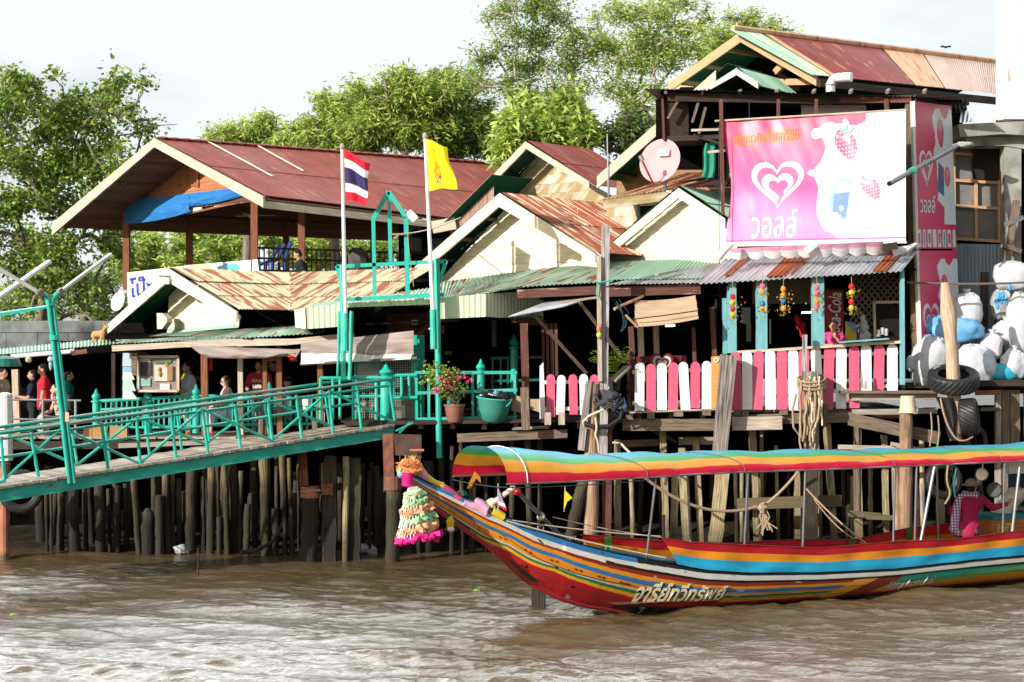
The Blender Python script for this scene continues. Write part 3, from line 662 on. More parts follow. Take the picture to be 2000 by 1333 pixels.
# ---------- houses C, D: the cream gables; lean-to; porch ----------
def cream_houses():
    t = thing('cream_house', 'cream weatherboard house with a wide gable, peeling rake boards and a rusty tin roof', 'building', P(980,820,37.5))
    pl = PL(978, 37, 35); pk = pl.at(978,381); lf = pl.at(735,592); rf = pl.at(1163,498); z = V((0,0,.05))
    re_ = Ph(1243,408,pk.z); vec = re_-pk
    part('roof', MB().corr(rf+z, rf+vec+z, re_+z, pk+z, rows=2, tint=.15), m_roof_rust, t)
    part('roof', MB().corr(lf+vec+z, lf+z, pk+z, re_+z, rows=2, tint=.15), m_roof_green2, t)
    part('rake_board', rake(MB(), pl, (978,378),(735,590), 25, 0, .05, 22), m_rakec, t)
    part('rake_board', rake(MB(), pl, (978,378),(1165,497), 27, 0, .05, 17), m_rakec, t)
    part('gable_wall', siding(MB(), pl, [(820,590),(1000,395),(1190,505),(1190,540)], .19, .55, .03), m_cream, t)
    mb = MB()
    for k in range(5):
        f = .15+.19*k; a = pk.lerp(lf, f)-V((0,0,.13)); mb.beam(a+pl.r*.06, a+pl.r*2.2, .06, .07)
    part('purlin', mb, m_wood_maroon, t)
    # cream house D
    t2 = thing('plain_cream_house', 'cream weatherboard gable house half hidden behind the pink banner', 'building', P(1300,820,37))
    p2 = PL(1327, 36.3, 30); pk = p2.at(1327,368); lf = p2.at(1158,510); rf = p2.at(1424,432); vec = p2.r*4
    part('roof', MB().corr(rf+z, rf+vec+z, pk+vec+z, pk+z, rows=2), m_roof_green2, t2)
    part('roof', MB().corr(lf+vec+z, lf+z, pk+z, pk+vec+z, rows=2), m_roof_green2, t2)
    part('rake_board', rake(MB(), p2, (1327,368),(1158,508), 19, 0, .05, 19), m_rakec, t2)
    part('rake_board', rake(MB(), p2, (1327,368),(1418,428), 19, 0, .05, 19), m_cream, t2)
    part('gable_wall', siding(MB(), p2, [(1152,545),(1152,530),(1338,378),(1440,446),(1440,530)], .165, .28, .03), m_cream, t2)
    part('eave_tin', MB().prism([p2.at(1142,520,0), p2.at(1170,492,0), p2.at(1170,500,.0), p2.at(1150,526,0)], p2.r*.5), m_roof_green2, t2)
    # lean-to roof along both
    A, B, C, D = P(852,586,35.0), P(1006,562,35.0), P(1150,513,36.8), P(846,553,37.4)
    part('lean_to_roof', MB().corr(A, B, C, D, rows=1, tint=.2, jit=.1), m_roof_green, t)
    A, B, C, D = P(1003,561,34.95), P(1195,550,34.95), P(1260,510,36.6), P(1148,513,36.8)
    part('lean_to_roof', MB().corr(A, B, C, D, rows=1, tint=.15, jit=.08), m_roof_green, t)
    A, B, C, D = P(1192,547,35.0), P(1372,544,35.0), P(1400,505,36.6), P(1255,509,36.6)
    part('lean_to_roof', MB().corr(A, B, C, D, rows=1, tint=.15), m_roof_green2, t2)
    A, B, C, D = P(1190,556,34.8), P(1370,553,34.8), P(1410,512,36.0), P(1300,533,35.5)
    part('lean_to_sheet', MB().corr(A, B, C, D, rows=1, tint=.2), m_zinc, t2)
    for x0,y0,x1,y1 in ((1205,559,1256,546),(1282,540,1322,532)): single('loose_plank', MB().beam(P(x0,y0-3,34.85), P(x1,y1-3,35.2), .1, .035), m_wood_grey, 'short grey plank lying on the zinc lean-to %s' % ('beside the tall mooring post' if x0 < 1250 else 'near the pink banner'), 'plank')
    part('eave_beam', MB().beam(P(1010,575,35.0), P(1175,567,35.0), .08, .17), m_wood_maroon, t)
    part('eave_beam', MB().beam(P(1175,571,34.95), P(1368,565,34.95), .08, .19), m_wood_maroon, t2)
    # porch with tin valance between
    A, B, C, D = P(595,604,35.0), P(850,583,35.0), P(860,560,36.5), P(620,592,36.8)
    part('porch_roof', MB().corr(A, B, C, D, rows=1, tint=.2), m_roof_green, t)
    def val(a, b, c, d, m_): part('valance', MB().corr(P(*c), P(*d), P(*b), P(*a), pitch=.11, amp=.012, rows=1, tint=.05, jit=0), m_, t)
    val((598,600,34.9),(668,594,34.9),(600,643,34.9),(668,638,34.9), m_valance)
    val((668,593,34.95),(850,581,34.95),(670,601,34.95),(850,595,34.95), m_valance)
    val((848,583,34.9),(950,574,34.9),(850,624,34.9),(950,619,34.9), m_valance)
    val((950,574,34.9),(1060,568,36.4),(950,619,34.9),(1060,628,36.4), m_valance)
    val((597,601,34.92),(575,606,36.6),(599,643,34.92),(577,640,36.6), m_valance)
    part('ceiling', MB().prism([P(600,640,35.3), P(1060,622,35.3), P(1060,622,41.5), P(600,640,41.5)], V((0,0,.04))), m_wood_shade, t)
    part('ceiling', MB().prism([P(1055,585,35.2), P(1410,578,35.2), P(1410,585,41.5), P(1055,590,41.5)], V((0,0,.04))), m_wood_shade, t2)
    part('back_wall', MB().box((P(830,0,40).x, 40.3, 4.0), 5.8, .08, 3.0), m_wood_shade, t)
    part('back_wall', MB().box((P(1270,0,39).x, 39.6, 4.4), 4.6, .08, 3.4), m_wood_shade, t2)
    # boarded bulkhead with small notice in the porch
    pb = PL(780, 36.6, 8)
    part('bulkhead', siding(MB(), pb, [(755,612),(845,612),(840,632),(815,654),(755,650)], .16, 0, .03, True), m_wood_maroon, t)
    mb = MB().beam(P(815,656,36.5), P(842,632,36.5), .1, .1); part('brace', mb, m_wood_red, t)
    # posts
    for x0,y0,x1,y1,w_,mt,Z in ((1028,800,1023,632,.15,m_wood_maroon,35.3),(1083,735,1080,632,.13,m_wood_maroon,35.8),(813,825,808,655,.13,m_teal,35.6),(821,830,821,655,.17,m_teal,35.9)):
        part('post', MB().beam(P(x0,y0,Z), P(x1,y1,Z), w_, w_), mt, t)
    part('porch_beam', MB().beam(P(1003,624,35.4), P(1062,632,36.2), .1, .13), m_wood_red, t)
    mb = MB()
    for i in range(4): mb.tint(.3).beam(P(1062+i*8.5,735,35.7), P(1060+i*8.5,632,35.7), .055, .05)
    part('slat_screen', mb, m_wood_maroon, t)
    for x0,y0,x1,y1,w_ in ((1240,800,1232,638,.10),(1358,740,1354,640,.07),(1396,705,1390,600,.09)): part('post', MB().beam(P(x0,y0,35.1), P(x1,y1,35.1), w_, w_), m_wood_maroon, t2)
    for x0,y0,x1,y1,w_,mt in ((1284,745,1280,620,.11,m_rakeg),(1254,745,1250,625,.12,m_cream)): part('post', MB().beam(P(x0,y0,37), P(x1,y1,37), w_, w_), mt, t2)
    mb = MB().lathe(P(1229,802,35.0), [(.05,0),(.05,.2),(.035,.22),(.055,.28),(.035,.34),(.055,.42),(.055,.5),(.035,.52),(.055,.6),(.035,.66),(.05,.72),(.05,1.0),(.06,1.02),(.025,1.06),(.05,1.12),(.01,1.17)], 10)
    part('turned_newel', mb, m_wood_maroon, t2)
cream_houses()
# ---------- house E (ochre) and F (brown, red lean-to) ----------
def back_houses():
    t = thing('ochre_house', 'house with a peeling ochre board gable and maroon tin roof between the two rows', 'building', P(1050,500,43))
    pl = PL(1028, 43, 40); pk = pl.at(1028,279); rf = pl.at(1160,366); lf = pl.at(915,398); z = V((0,0,.05))
    re_ = Ph(1215,308,pk.z-.15); vec = re_-pk; vec = pl.r*vec.length*.8; re_ = pk+vec
    part('roof', MB().corr(rf+z, rf+vec+z, re_+z, pk+z, rows=2, tint=.14), m_roof_red, t)
    part('roof', MB().corr(lf+vec+z, lf+z, pk+z, re_+z, rows=2), m_roof_br, t)
    part('rake_board', rake(MB(), pl, (1028,277),(925,385), 17, 0, .05, 15), m_rakeg, t)
    part('rake_board', rake(MB(), pl, (1028,277),(1153,356), 13, 0, .05, 12), m_rakeg, t)
    part('gable_wall', siding(MB(), pl, [(960,420),(1050,300),(1225,400),(1260,500),(960,500)], .23, .9, .03), m_yellow, t)
    p2 = PL(925, 43.2, 40); a, b = p2.at(855,450), p2.at(960,345)
    part('side_roof', MB().corr(a+z+p2.r*2.5, a+z, b+z, b+z+p2.r*2.5, rows=1), m_roof_green2, t)
    part('side_wall', MB().corr(p2.at(880,560,.3), p2.at(965,560,.3), p2.at(965,362,.3), p2.at(880,445,.3), rows=1, jit=0), M('striped_tin', (.50,.36,.30), (.28,.13,.10), .7, 'UV', (9,.2,1), 2), t)
    part('corner_beam', MB().beam(p2.at(890,436,.2), p2.at(845,445,-.1), .1, .3), m_rakeg, t)
    # F
    t = thing('brown_house', 'brown board house with green soffit and red tin lean-to behind the satellite dish', 'building', P(1290,500,41))
    pl = PL(1290, 40.5, 35); a, b = pl.at(1170,352), pl.at(1420,128); vec = pl.r*2.6
    part('roof', MB().corr(a+vec+z, a+z, b+z, b+vec+z, rows=2), m_roof_green2, t)
    part('rake_board', rake(MB(), pl, (1168,345),(1400,138), 24, 0, .05, 24), m_rakeg, t)
    mb = MB()
    for k in range(3): q = a.lerp(b, .12+.2*k)-V((0,0,.12)); mb.beam(q+pl.r*.06, q+pl.r*1.5, .07)
    part('purlin', mb, m_wood_dark, t)
    part('gable_wall', siding(MB(), pl, [(1205,400),(1205,330),(1290,255),(1440,180),(1440,400)], .20, 1.0, .03), m_brownwall, t)
    A, B, C, D = P(1174,391,37.6), P(1330,367,37.6), P(1430,335,40), P(1345,338,40.5)
    part('lean_to_roof', MB().corr(A, B, C, D, rows=2, tint=.2), m_roof_rust, t)
    A, B, C, D = P(1330,369,37.6), P(1440,362,37.6), P(1440,345,39), P(1390,350,39)
    part('lean_to_roof', MB().corr(A, B, C, D, rows=1, tint=.2), m_roof_red, t)
    part('fascia', MB().beam(P(1178,398,37.65), P(1312,381,37.65), .05, .22), m_yellow, t)
    part('lower_wall', siding(MB(), PL(1240, 38.4, 35), [(1185,400),(1330,385),(1330,520),(1185,520)], .22, 0, .03), m_yellow, t)
    w_ = part('window', MB().box(P(1266,418,38.2), .42,.05,.36, -35), m_black, t); part('frame', MB().beam(P(1247,400,38.1), P(1247,440,38.1), .06), plain((.10,.22,.16)), w_)
back_houses()
# ---------- house G: tall loft house with the shop below ----------
def loft_house():
    t = thing('loft_house', 'tall ramshackle wooden house with striped tin roof, loft and open snack shop below', 'building', P(1600,800,37))
    pl = PL(1450, 40, 48); pk = pl.at(1449,65); lf = pl.at(1306,168); rf = pl.at(1600,152); z = V((0,0,.05))
    re_ = Ph(1965,130,pk.z); ee = Ph(1962,189,rf.z); vec = re_-pk
    cuts = [(-.05,.0,m_roof_green2),(.0,.065,m_roof_green),(.065,.095,m_roof_tan),(.095,.50,m_roof_br),(.50,.66,m_roof_tan),(.66,1.0,m_roof_buff)]
    for a, b, mt in cuts:
        part('roof_sheet', MB().corr(rf.lerp(ee,a)+z, rf.lerp(ee,b)+z, pk.lerp(re_,b)+z, pk.lerp(re_,a)+z, rows=1, tint=.1), mt, t)
    part('roof_sheet', MB().corr(lf+vec+z, lf+z, pk+z, re_+z, rows=2), m_roof_green2, t)
    part('ridge_cap', MB().tube([pk+V((0,0,.09))-vec*.03, re_+V((0,0,.09))], .07, 6), m_roof_tan, t)
    part('rake_board', rake(MB(), pl, (1449,63),(1306,166), 20, 0, .05, 16), m_rakeo, t)
    part('rake_board', rake(MB(), pl, (1449,63),(1597,149), 20, 0, .05, 20), m_rakeo, t)
    mb = MB()
    for k in range(3):
        a = pk.lerp(lf, .2+.3*k)-V((0,0,.14)); mb.beam(a+pl.r*.06, a+pl.r*2.5, .07)
        a = pk.lerp(rf, .25+.3*k)-V((0,0,.14)); mb.beam(a+pl.r*.06, a+pl.r*4, .07)
    mb.beam(pl.at(1535,120,.5), pl.at(1515,142,.5), .1, .14); mb.beam(pl.at(1330,165,.8), pl.at(1590,160,.8), .1, .14)
    part('purlin', mb, m_rakeo, t)
    part('black_gable_fill', MB().prism([pl.at(1310,190,1.4), pl.at(1620,190,1.4), pl.at(1620,165,1.4), pl.at(1480,95,1.4), pl.at(1330,170,1.4)], pl.r*.05), m_wood_shade, t)
    part('eave_beam', MB().beam(rf+V((0,0,-.12)), ee+V((0,0,-.12)), .08, .16), m_wood_dark, t)
    # small green gable
    p2 = PL(1440, 37.6, 35); k2 = p2.at(1440,137); l2 = p2.at(1388,170); r2 = p2.at(1482,172); v2 = p2.r*1.9
    part('small_roof', MB().corr(r2+z, r2+v2+z, k2+v2+z, k2+z, rows=1), m_roof_green2, t)
    part('small_roof', MB().corr(l2+v2+z, l2+z, k2+z, k2+v2+z, rows=1), m_roof_green2, t)
    part('small_rake', rake(MB(), p2, (1440,135),(1388,168), 12, 0, .04, 8), m_rakec, t)
    part('small_rake', rake(MB(), p2, (1440,135),(1482,162), 12, 0, .04, 12), m_rakec, t)
    # thin flat roof over the loft
    A, B = P(1255,173,36.0), P(1886,192,35.4); C, D = Ph(1890,222,B.z+.1), Ph(1300,206,A.z+.12)
    part('flat_roof', MB().corr(A, B, C, D, rows=1, amp=.009), m_zinc, t)
    mb = MB()
    for i in range(8):
        x = 1300+i*72; mb.beam(P(x,181,36.0), P(x+4,176,38.6), .06, .06)
    part('rafter', mb, m_wood_mid, t)
    part('edge_beam', MB().beam(P(1304,190,36.2), P(1640,196,36.0), .08, .17), m_wood_dark, t)
    part('edge_beam', MB().beam(P(1640,196,36.0), P(1780,194,35.6), .08, .14), m_wood_maroon, t)
    part('edge_beam', MB().beam(P(1786,192,35.6), P(1890,200,36.6), .08, .14), m_wood_dark, t)
    part('loft_ceiling', MB().prism([P(1290,184,36.3), P(1880,200,35.9), P(1880,200,40), P(1290,184,40.5)], V((0,0,.03))), m_wood_shade, t)
    # loft box: boards at the left, dark opening, floor
    part('loft_wall', siding(MB(), PL(1298, 36.4, 0), [(1296,185),(1345,185),(1345,272),(1298,274)], .13, 0, .03, True, .4), m_wood_dark, t)
    part('loft_wall', MB().prism([P(1296,186,36.3), P(1299,274,36.3), P(1299,274,39), P(1296,186,39)], V((-.05,0,0))), m_wood_maroon, t)
    part('loft_back', MB().box((P(1660,0,39).x, 39.2, 6.85), 5.0, .06, 5.1), m_wood_shade, t); part('loft_back', MB().box((P(1370,0,38).x, 38.2, 8.6), 1.9, .06, 1.5), m_wood_shade, t); part('loft_floor', MB().prism([P(1297,273,36.4), P(1440,270,36.3), P(1440,285,39), P(1300,290,38.4)], V((0,0,.05))), m_wood_dark, t)
    part('loft_floor', MB().beam(P(1298,272,36.4), P(1420,268,36.2), .1, .1), m_wood_dark, t)
    for x0,y0,x1,y1,w_,mt in ((1408,195,1412,420,.07,m_wood_maroon),(1520,195,1520,235,.06,m_wood_maroon),(1594,195,1594,225,.06,m_wood_maroon),(1730,192,1733,225,.08,m_wood_maroon),(1774,195,1790,760,.13,m_wood_mid),(1786,200,1800,750,.08,m_rakeg)):
        part('post', MB().beam(P(x0,y0,35.7), P(x1,y1,35.6), w_, w_), mt, t)
    for x0,y0,x1,y1 in ((1304,232,1328,190),(1352,240,1365,196),(1365,262,1378,210)): part('strut', MB().beam(P(x0,y0,36.2), P(x1,y1,36.2), .05, .05), m_wood_mid, t)
    part('pale_board', MB().box(P(1628,218,36.6), 1.32,.03,.26), plain((.62,.60,.60)), t)
    # window recess with green curtain
    w_ = part('window', MB().box(P(1398,312,36.5), .54,.06,.80), m_black, t)
    a,b,c,d = P(1378,280,36.3), P(1400,276,36.3), P(1392,350,36.3), P(1370,345,36.3)
    f_ = bil(d,c,b,a); m_ = MB().grid(lambda u,v: f_(u,v)+V((.02*math.sin(v*6),-.02*math.sin(u*9)-.06,-.02*math.sin(u*5))), 20, 8); m_.sm=True; part('curtain', m_, M('green_curtain',(.02,.30,.20),(.012,.2,.13),.6,trans=.2), w_)
    for x0,y0,x1,y1,Z in ((1350,255,1412,253,35.9),(1354,264,1420,286,36.1),(1382,298,1420,294,35.9)): part('perch', MB().beam(P(x0,y0,Z), P(x1,y1,Z-.1), .05, .05), m_wood_bleach if y0 != 264 else m_wood_dark, t)
    # duct elbow
    s = thing('vent_elbow', 'shiny silver elbow of a flue pipe rising through the flat tin roof', 'vent pipe', P(1623,178,36.5))
    part('pipe', MB().tube([P(1622,180,36.6), P(1622,166,36.6), P(1626,158,36.6), P(1634,153,36.55), P(1646,152,36.5), P(1663,151,36.4)], .095, 12), plain((.72,.73,.76), .25, .4), s)
    mb = MB()
    for q in ((1622,166),(1627,157),(1640,152.5)): mb.torus(P(q[0],q[1],36.58), (0,0,1) if q[0]<1625 else (1,0,.3), .098, .012, 16, 6)
    part('seam', mb, plain((.5,.5,.53), .3, .4), s)
    # shop below
    m_rustp = M('rust_streak', (.36,.115,.04), (.24,.06,.03), .8, 'UV', (4,.5,1), 2)
    part('awning', MB().corr(P(1364,555,34.5), P(1759,531,34.2), P(1797,485,35.3), P(1418,506,35.6), rows=1, tint=.25, pitch=.10, amp=.016), m_zinc, t)
    A, B, C, D = P(1364,553,34.5), P(1759,529,34.2), P(1797,483,35.3), P(1418,504,35.6); f_ = bil(A,B,C,D)
    for u0,u1,v0,v1 in ((.10,.13,.2,.9),(.33,.42,.05,.8),(.86,.93,.0,.9),(.445,.46,.1,.9)):
        mb = MB().corr(f_(u0,v0), f_(u1,v0), f_(u1+.005,v1), f_(u0,v1), pitch=.10, amp=.016, rows=1, sheet=3, jit=0)
        mb.v = [(q[0], q[1]-.008, q[2]+.012) for q in mb.v]; part('rust_patch', mb, m_rustp, t)
    part('shop_ceiling', MB().prism([P(1395,540,34.9), P(1790,528,34.9), P(1790,528,38.6), P(1395,540,38.6)], V((0,0,.03))), m_wood_shade, t)
    part('shop_back', MB().box((P(1590,0,37.6).x, 37.9, 4.6), 4.4, .06, 2.4), m_wood_shade, t)
    part('side_boards', MB().prism([P(1400,585,35.2), P(1400,690,35.2), P(1400,690,38), P(1400,585,38)], V((-.04,0,0))), m_wood_dark, t)
    for xa,xb,y0,y1,Z in ((1411,1418,583,692,34.95),(1420,1423,560,690,34.8),(1424,1437,545,690,34.7),(1476,1497,540,684,34.7),(1585,1608,533,676,34.6),(1758,1765,528,752,34.5)):
        part('blue_post', MB().beam(P((xa+xb)/2+1,y1,Z), P((xa+xb)/2,y0,Z), (xb-xa)/100, .14), m_blue, t)
    part('counter', MB().beam(P(1428,689,34.75), P(1764,668,34.55), .22, .05), m_rakeg, t)
    part('counter_edge', MB().beam(P(1640,669,34.4), P(1735,662,34.4), .14, .03), m_blue, t)
    # lattice screen at the right of the shop
    ls = part('lattice_screen', MB().box(P(1712,662,35.9), 1.1,.04,.2), m_wood_mid, t)
    mb = MB(); pb = PL(1712, 35.9, 0); xa, xb, ya, yb = 1660, 1762, 528, 650
    for k in range(-6, 12):
        for sg in (1,-1):
            pts = [(xa, ya+k*14), (xb, ya+k*14+sg*1.15*(xb-xa))]; dx, dy = pts[1][0]-pts[0][0], pts[1][1]-pts[0][1]
            tt = sorted([(ya-pts[0][1])/dy, (yb-pts[0][1])/dy]); t0, t1 = max(0, tt[0]), min(1, tt[1])
            if sg < 0: t0, t1 = max(0, tt[0]), min(1, tt[1])
            if t1-t0 < .04: continue
            mb.beam(pb.at(pts[0][0]+dx*t0, pts[0][1]+dy*t0, .012*sg), pb.at(pts[0][0]+dx*t1, pts[0][1]+dy*t1, .012*sg), .035, .012, (0,-1,0))
    part('slats', mb, m_wood_mid, ls)
    part('hatch', MB().box(P(1735,626,35.75), .52,.05,.62), m_black, ls)
    mb = MB(); 
    for a, b in (((1706,591),(1763,590)),((1707,591),(1709,665))): mb.beam(P(*a,35.7), P(*b,35.7), .05,.05)
    part('hatch_frame', mb, m_rakeg, ls)
    mb = MB()
    for x,y in ((1716,650),(1724,646),(1731,648)): mb.lathe(P(x,y+8,35.6), [(.035,0),(.04,.12),(.03,.14)], 8)
    single('stacked_cups', mb, plain((.45,.45,.43)), 'small stack of pale cups in the dark shop hatch', 'cups')
    part('cream_panel', MB().box(P(1540,570,36.9), 1.5,.04,.5), plain((.20,.16,.10)), t)
    return t
LOFT = loft_house()
# ---------- ice-cream banner ----------
def heart(cx, cy, w, h, n=40):
    out = []
    for i in range(n):
        a = 2*math.pi*i/n; x = 16*math.sin(a)**3; y = 13*math.cos(a)-5*math.cos(2*a)-2*math.cos(3*a)-math.cos(4*a)
        out.append((cx+x/32*w, cy+(y+2.3)/29*h))
    return out
def heart_logo(x, y, cx, cy, w, h):
    """mask of the double-loop heart: two nested heart bands, open at the lower right"""
    r = inpoly(x,y,heart(cx,cy,w,h)) & ~inpoly(x,y,heart(cx,cy-.0*h,w*.80,h*.80))
    r |= inpoly(x,y,heart(cx-.0*w,cy-.05*h,w*.60,h*.58)) & ~inpoly(x,y,heart(cx+.01*w,cy-.075*h,w*.38,h*.37))
    gap = inpoly(x,y,[(cx+.06*w,cy-.50*h),(cx+.12*w,cy-.53*h),(cx+.42*w,cy-.10*h),(cx+.36*w,cy-.08*h)])
    gap |= inpoly(x,y,[(cx-.02*w,cy-.42*h),(cx+.05*w,cy-.40*h),(cx+.14*w,cy-.05*h),(cx+.07*w,cy-.05*h)])
    return r & ~gap
def ell(x, y, cx, cy, rx, ry, rot=0):
    c, s = math.cos(rot), math.sin(rot); dx, dy = x-cx, y-cy
    return ((dx*c+dy*s)/rx)**2+((-dx*s+dy*c)/ry)**2 < 1
def berry(col, x, y, cx, cy, rx, ry, rot, body, seed_c, leaf=None):
    c, s = math.cos(rot), math.sin(rot); dx, dy = x-cx, y-cy; a = (dx*c+dy*s)/rx; b = (-dx*s+dy*c)/ry
    m = (a*a*(1+.55*np.clip(-b,0,1))+b*b) < 1
    col[:] = col+(np.array((.86,.45,.58))-col)*(.42*np.exp(-(a*a+b*b)*.75)*(x > .5))[:,None]
    lt = np.clip(.80+.30*(b*.5-a*.45)+.22*(1-a*a-b*b),.45,1.25)[:,None]; col[m] = np.clip(np.array(body)*lt+.05*(lt-.8), 0, .85)[m]
    sd = m & (((np.round(a*3.2+.5*np.round(b*4))-(a*3.2+.5*np.round(b*4)))**2+(np.round(b*4)-b*4)**2) < .045); col[sd] = seed_c
    col[m & (((a-.25)/.28)**2+((b-.35)/.3)**2 < 1)] = np.array(body)*.5+np.array((.8,.55,.6))*.5
    if leaf is not None:
        for q in (-.9,-.35,.25,.8): col[ell(x,y,cx+math.cos(1.57+rot+q)*rx*.75, cy+math.sin(1.57+rot+q)*ry*.98, .009, .030, rot+q)] = leaf
def splash_edge(v, k=0):
    """left limit of the milk splash as a function of height"""
    vs = [0,.05,.10,.14,.22,.30,.38,.45,.52,.55,.58,.64,.70,.76,.82,.86,.89,.93,.97,1.0]
    us = [.50,.535,.565,.545,.52,.515,.525,.53,.51,.49,.505,.545,.565,.575,.565,.525,.525,.56,.64,.82]
    return np.interp(v, vs, us)
def banner():
    pl = PL(1770, 34.4, 22); TL, TR, BR, BL = [pl.at(*q) for q in ((1408,239),(1769,217),(1769,474),(1417,481))]
    t = thing('advertising_banner', 'large pink and white ice cream banner with heart emblem, strawberries and milk splash', 'banner', BL)
    f_ = bil(BL, BR, TR, TL)
    def fn(u, v, off=0.0):
        p = f_(u, v); p = p+(TR-TL).normalized()*(.16*math.sin(math.pi*v)**1.5*(1-u)**3)          # left hem pulled in
        k = .02*math.sin(v*9+u*5)*(.3+u*(1-u)*2)+.05*math.sin(math.pi*v)*math.sin(math.pi*u)+.016*mnoise.noise(V((u*12+v*3,v*4,0)))
        if u < .3: k += .012*math.sin((u*30+v*8))*(1-u/.3)
        return p-pl.r*(k+off)
    def cf(u, v):
        n = np.array([mnoise.noise(V((a*6, b*5, 3))) for a, b in zip(u, v)])
        tq = np.clip((v-.25)/.65+.1*n, 0, 1)[:,None]
        col = np.array((.76,.11,.37))*(1-tq)+np.array((.80,.035,.13))*tq
        fade = np.clip((.48-v)*1.2-.3*np.abs(u-.3), 0, .34)[:,None]; col = col*(1-fade)+np.array((.84,.45,.62))*fade
        e = splash_edge(v); notch = ell(u,v,.72,.97,.075,.06)|ell(u,v,.655,1.0,.07,.07)
        drop = ell(u,v,.685,.935,.014,.035,.3)
        milk = ((u > e) & ~notch) | drop | (u > .80)
        milk |= ell(u,v,.525,.865,.03,.042)|ell(u,v,.50,.555,.028,.025,-.4)
        milk &= ~(ell(u,v,.575,.045,.045,.06,.7))
        col[milk] = ((.82,.83,.84)-np.clip(n*.5+.35*np.clip(.14-(u-e),0,.14)/.14,0,.4)[:,None]*np.array((.30,.17,.10)))[milk]
        col[milk & (np.abs(np.sin(u*23+n*3))*np.abs(np.sin(v*17+n*4)) > .93)] = (.72,.79,.85)
        berry(col,u,v,.685,.77,.058,.125,.25,(.78,.06,.16),(.86,.5,.55),(.05,.42,.36))
        berry(col,u,v,.815,.43,.048,.10,.35,(.80,.22,.36),(.88,.62,.68),(.60,.75,.75))
        bar = inpoly(u,v,[(.585,.32),(.625,.53),(.725,.49),(.675,.18),(.60,.20)]); col[bar] = (.30,.50,.74)
        col[inpoly(u,v,[(.615,.30),(.645,.48),(.712,.455),(.685,.27)])] = (.70,.80,.88)
        col[inpoly(u,v,[(.605,.24),(.615,.39),(.702,.40),(.676,.19)])] = (.16,.27,.55)
        col[ell(u,v,.615,.20,.035,.045)|ell(u,v,.655,.275,.010,.02)|ell(u,v,.64,.16,.03,.03)] = (.80,.82,.84)
        # tie-dyed red smear behind the painted words
        red = ell(u,v,.135,.845,.085,.060)|ell(u,v,.33,.86,.115,.062); col[red & (n+.25*np.sin(u*90) > -.55)] = (.78,.045,.03)
        col[heart_logo(u,v,.292,.475,.315,.37)] = (.82,.80,.81)
        col[(v < .045)] = (.80,.10,.30); col[(v > .010) & (v < .032)] = (.80,.76,.80)
        return col
    mb = paint_sheet(MB(), fn, 300, 210, cf); mb.sm = True; part('printed_sheet', mb, m_vinyl, t)
    mb = MB(); put_text(mb, text('วอลล์', bold=.012), lambda u,v: fn(.145+u*.265, .055+v*.225, .012)); part('lettering', mb, m_white, t)
    mb = MB(); put_text(mb, text('คุณนวศิอ'), lambda u,v: fn(.075+u*.165, .80+v*.095, .012)); put_text(mb, text('ไอศกรีมิดี'), lambda u,v: fn(.255+u*.17, .825+v*.095, .012))
    part('small_lettering', mb, plain((.85,.19,.02)), t)
    part('top_batten', MB().rod(TL+V((-.12,0,.02)), TR+V((.02,0,.02)), .022), m_wood_bleach, t)
    part('bottom_batten', MB().rod(BL+V((-.1,0,-.0)), BR+V((.02,0,0)), .02), m_white, t)
    # scalloped trim below
    s = thing('scalloped_trim', 'faded pink and white scalloped trim strip under the big banner', 'trim', P(1560,500,35))
    a,b,c,d = P(1424,486,34.9), P(1724,472,34.2), P(1724,498,34.5), P(1428,508,35.0); g_ = bil(d,c,b,a)
    def fs(u, v):
        p = g_(u, v); sc = abs(math.sin(u*math.pi*9)); return p+V((0,-.06-.005*math.sin(u*40),(1-v)*(.05-.06*sc)))
    def cs(u, v):
        col = np.where((v > .62)[:,None], (.80,.36,.56), (.82,.77,.80)); n = np.sin(u*57)*np.sin(v*9+u*20); col[(n > .6) & (v < .62)] = (.80,.62,.72); col[(n < -.75) & (v < .6)] = (.55,.76,.80); return col
    mb = paint_sheet(MB(), fs, 220, 24, cs); mb.sm = True; part('cloth', mb, m_vinyl, s)
    for q, lab in ((((1402,504),(1412,492),(1432,477)), 'left'),(((1575,494),(1590,482),(1610,477)), 'mid'),(((1745,492),(1770,488),(1790,477)), 'right')):
        mb = MB().tube([P(q[0][0],q[0][1],34.5), P(q[1][0],q[1][1],34.5), P(q[2][0],q[2][1],34.6)], [.09,.075,.03], 8); mb.sm = True
        single('crumpled_wrap', mb, m_white, {'left':'crumpled white plastic wrap at the left corner under the pink banner','mid':'folded white corner of trim under the middle of the banner','right':'crumpled white plastic wrap beside the side panel under the banner'}[lab], 'plastic')
    single('timber_block', MB().beam(P(1724,484,34.3), P(1752,480,34.3), .14, .14), m_wood_dark, 'dark timber block under the right end of the banner', 'timber')
    # second, narrow panel round the corner
    pr = PL(1785, 35.0, -52)
    def panel(q4, nm, lab, cfn, nu, nv):
        a,b,c,d = [pr.at(x,y) for x,y in q4]; s = thing(nm, lab, 'sign', d); g = bil(d,c,b,a)
        part('printed_face', paint_sheet(MB(), g, nu, nv, cfn), m_vinyl, s)
        part('backing', MB().prism([p+pr.r*.012 for p in (a,b,c,d)], pr.r*.05), m_rakeg, s)
        part('edge_strip', MB().beam(a-pr.r*.01, d-pr.r*.01, .05,.02), m_white, s)
        return s, (lambda u,v: g(u,v)-pr.r*.008)
    def edge2(v): return np.interp(v, [0,.14,.2,.3,.4,.5,.58,.62,.68,.75,.82,.9,.95,1], [.70,.72,.55,.58,.56,.56,.48,.50,.55,.54,.50,.48,.56,.60])
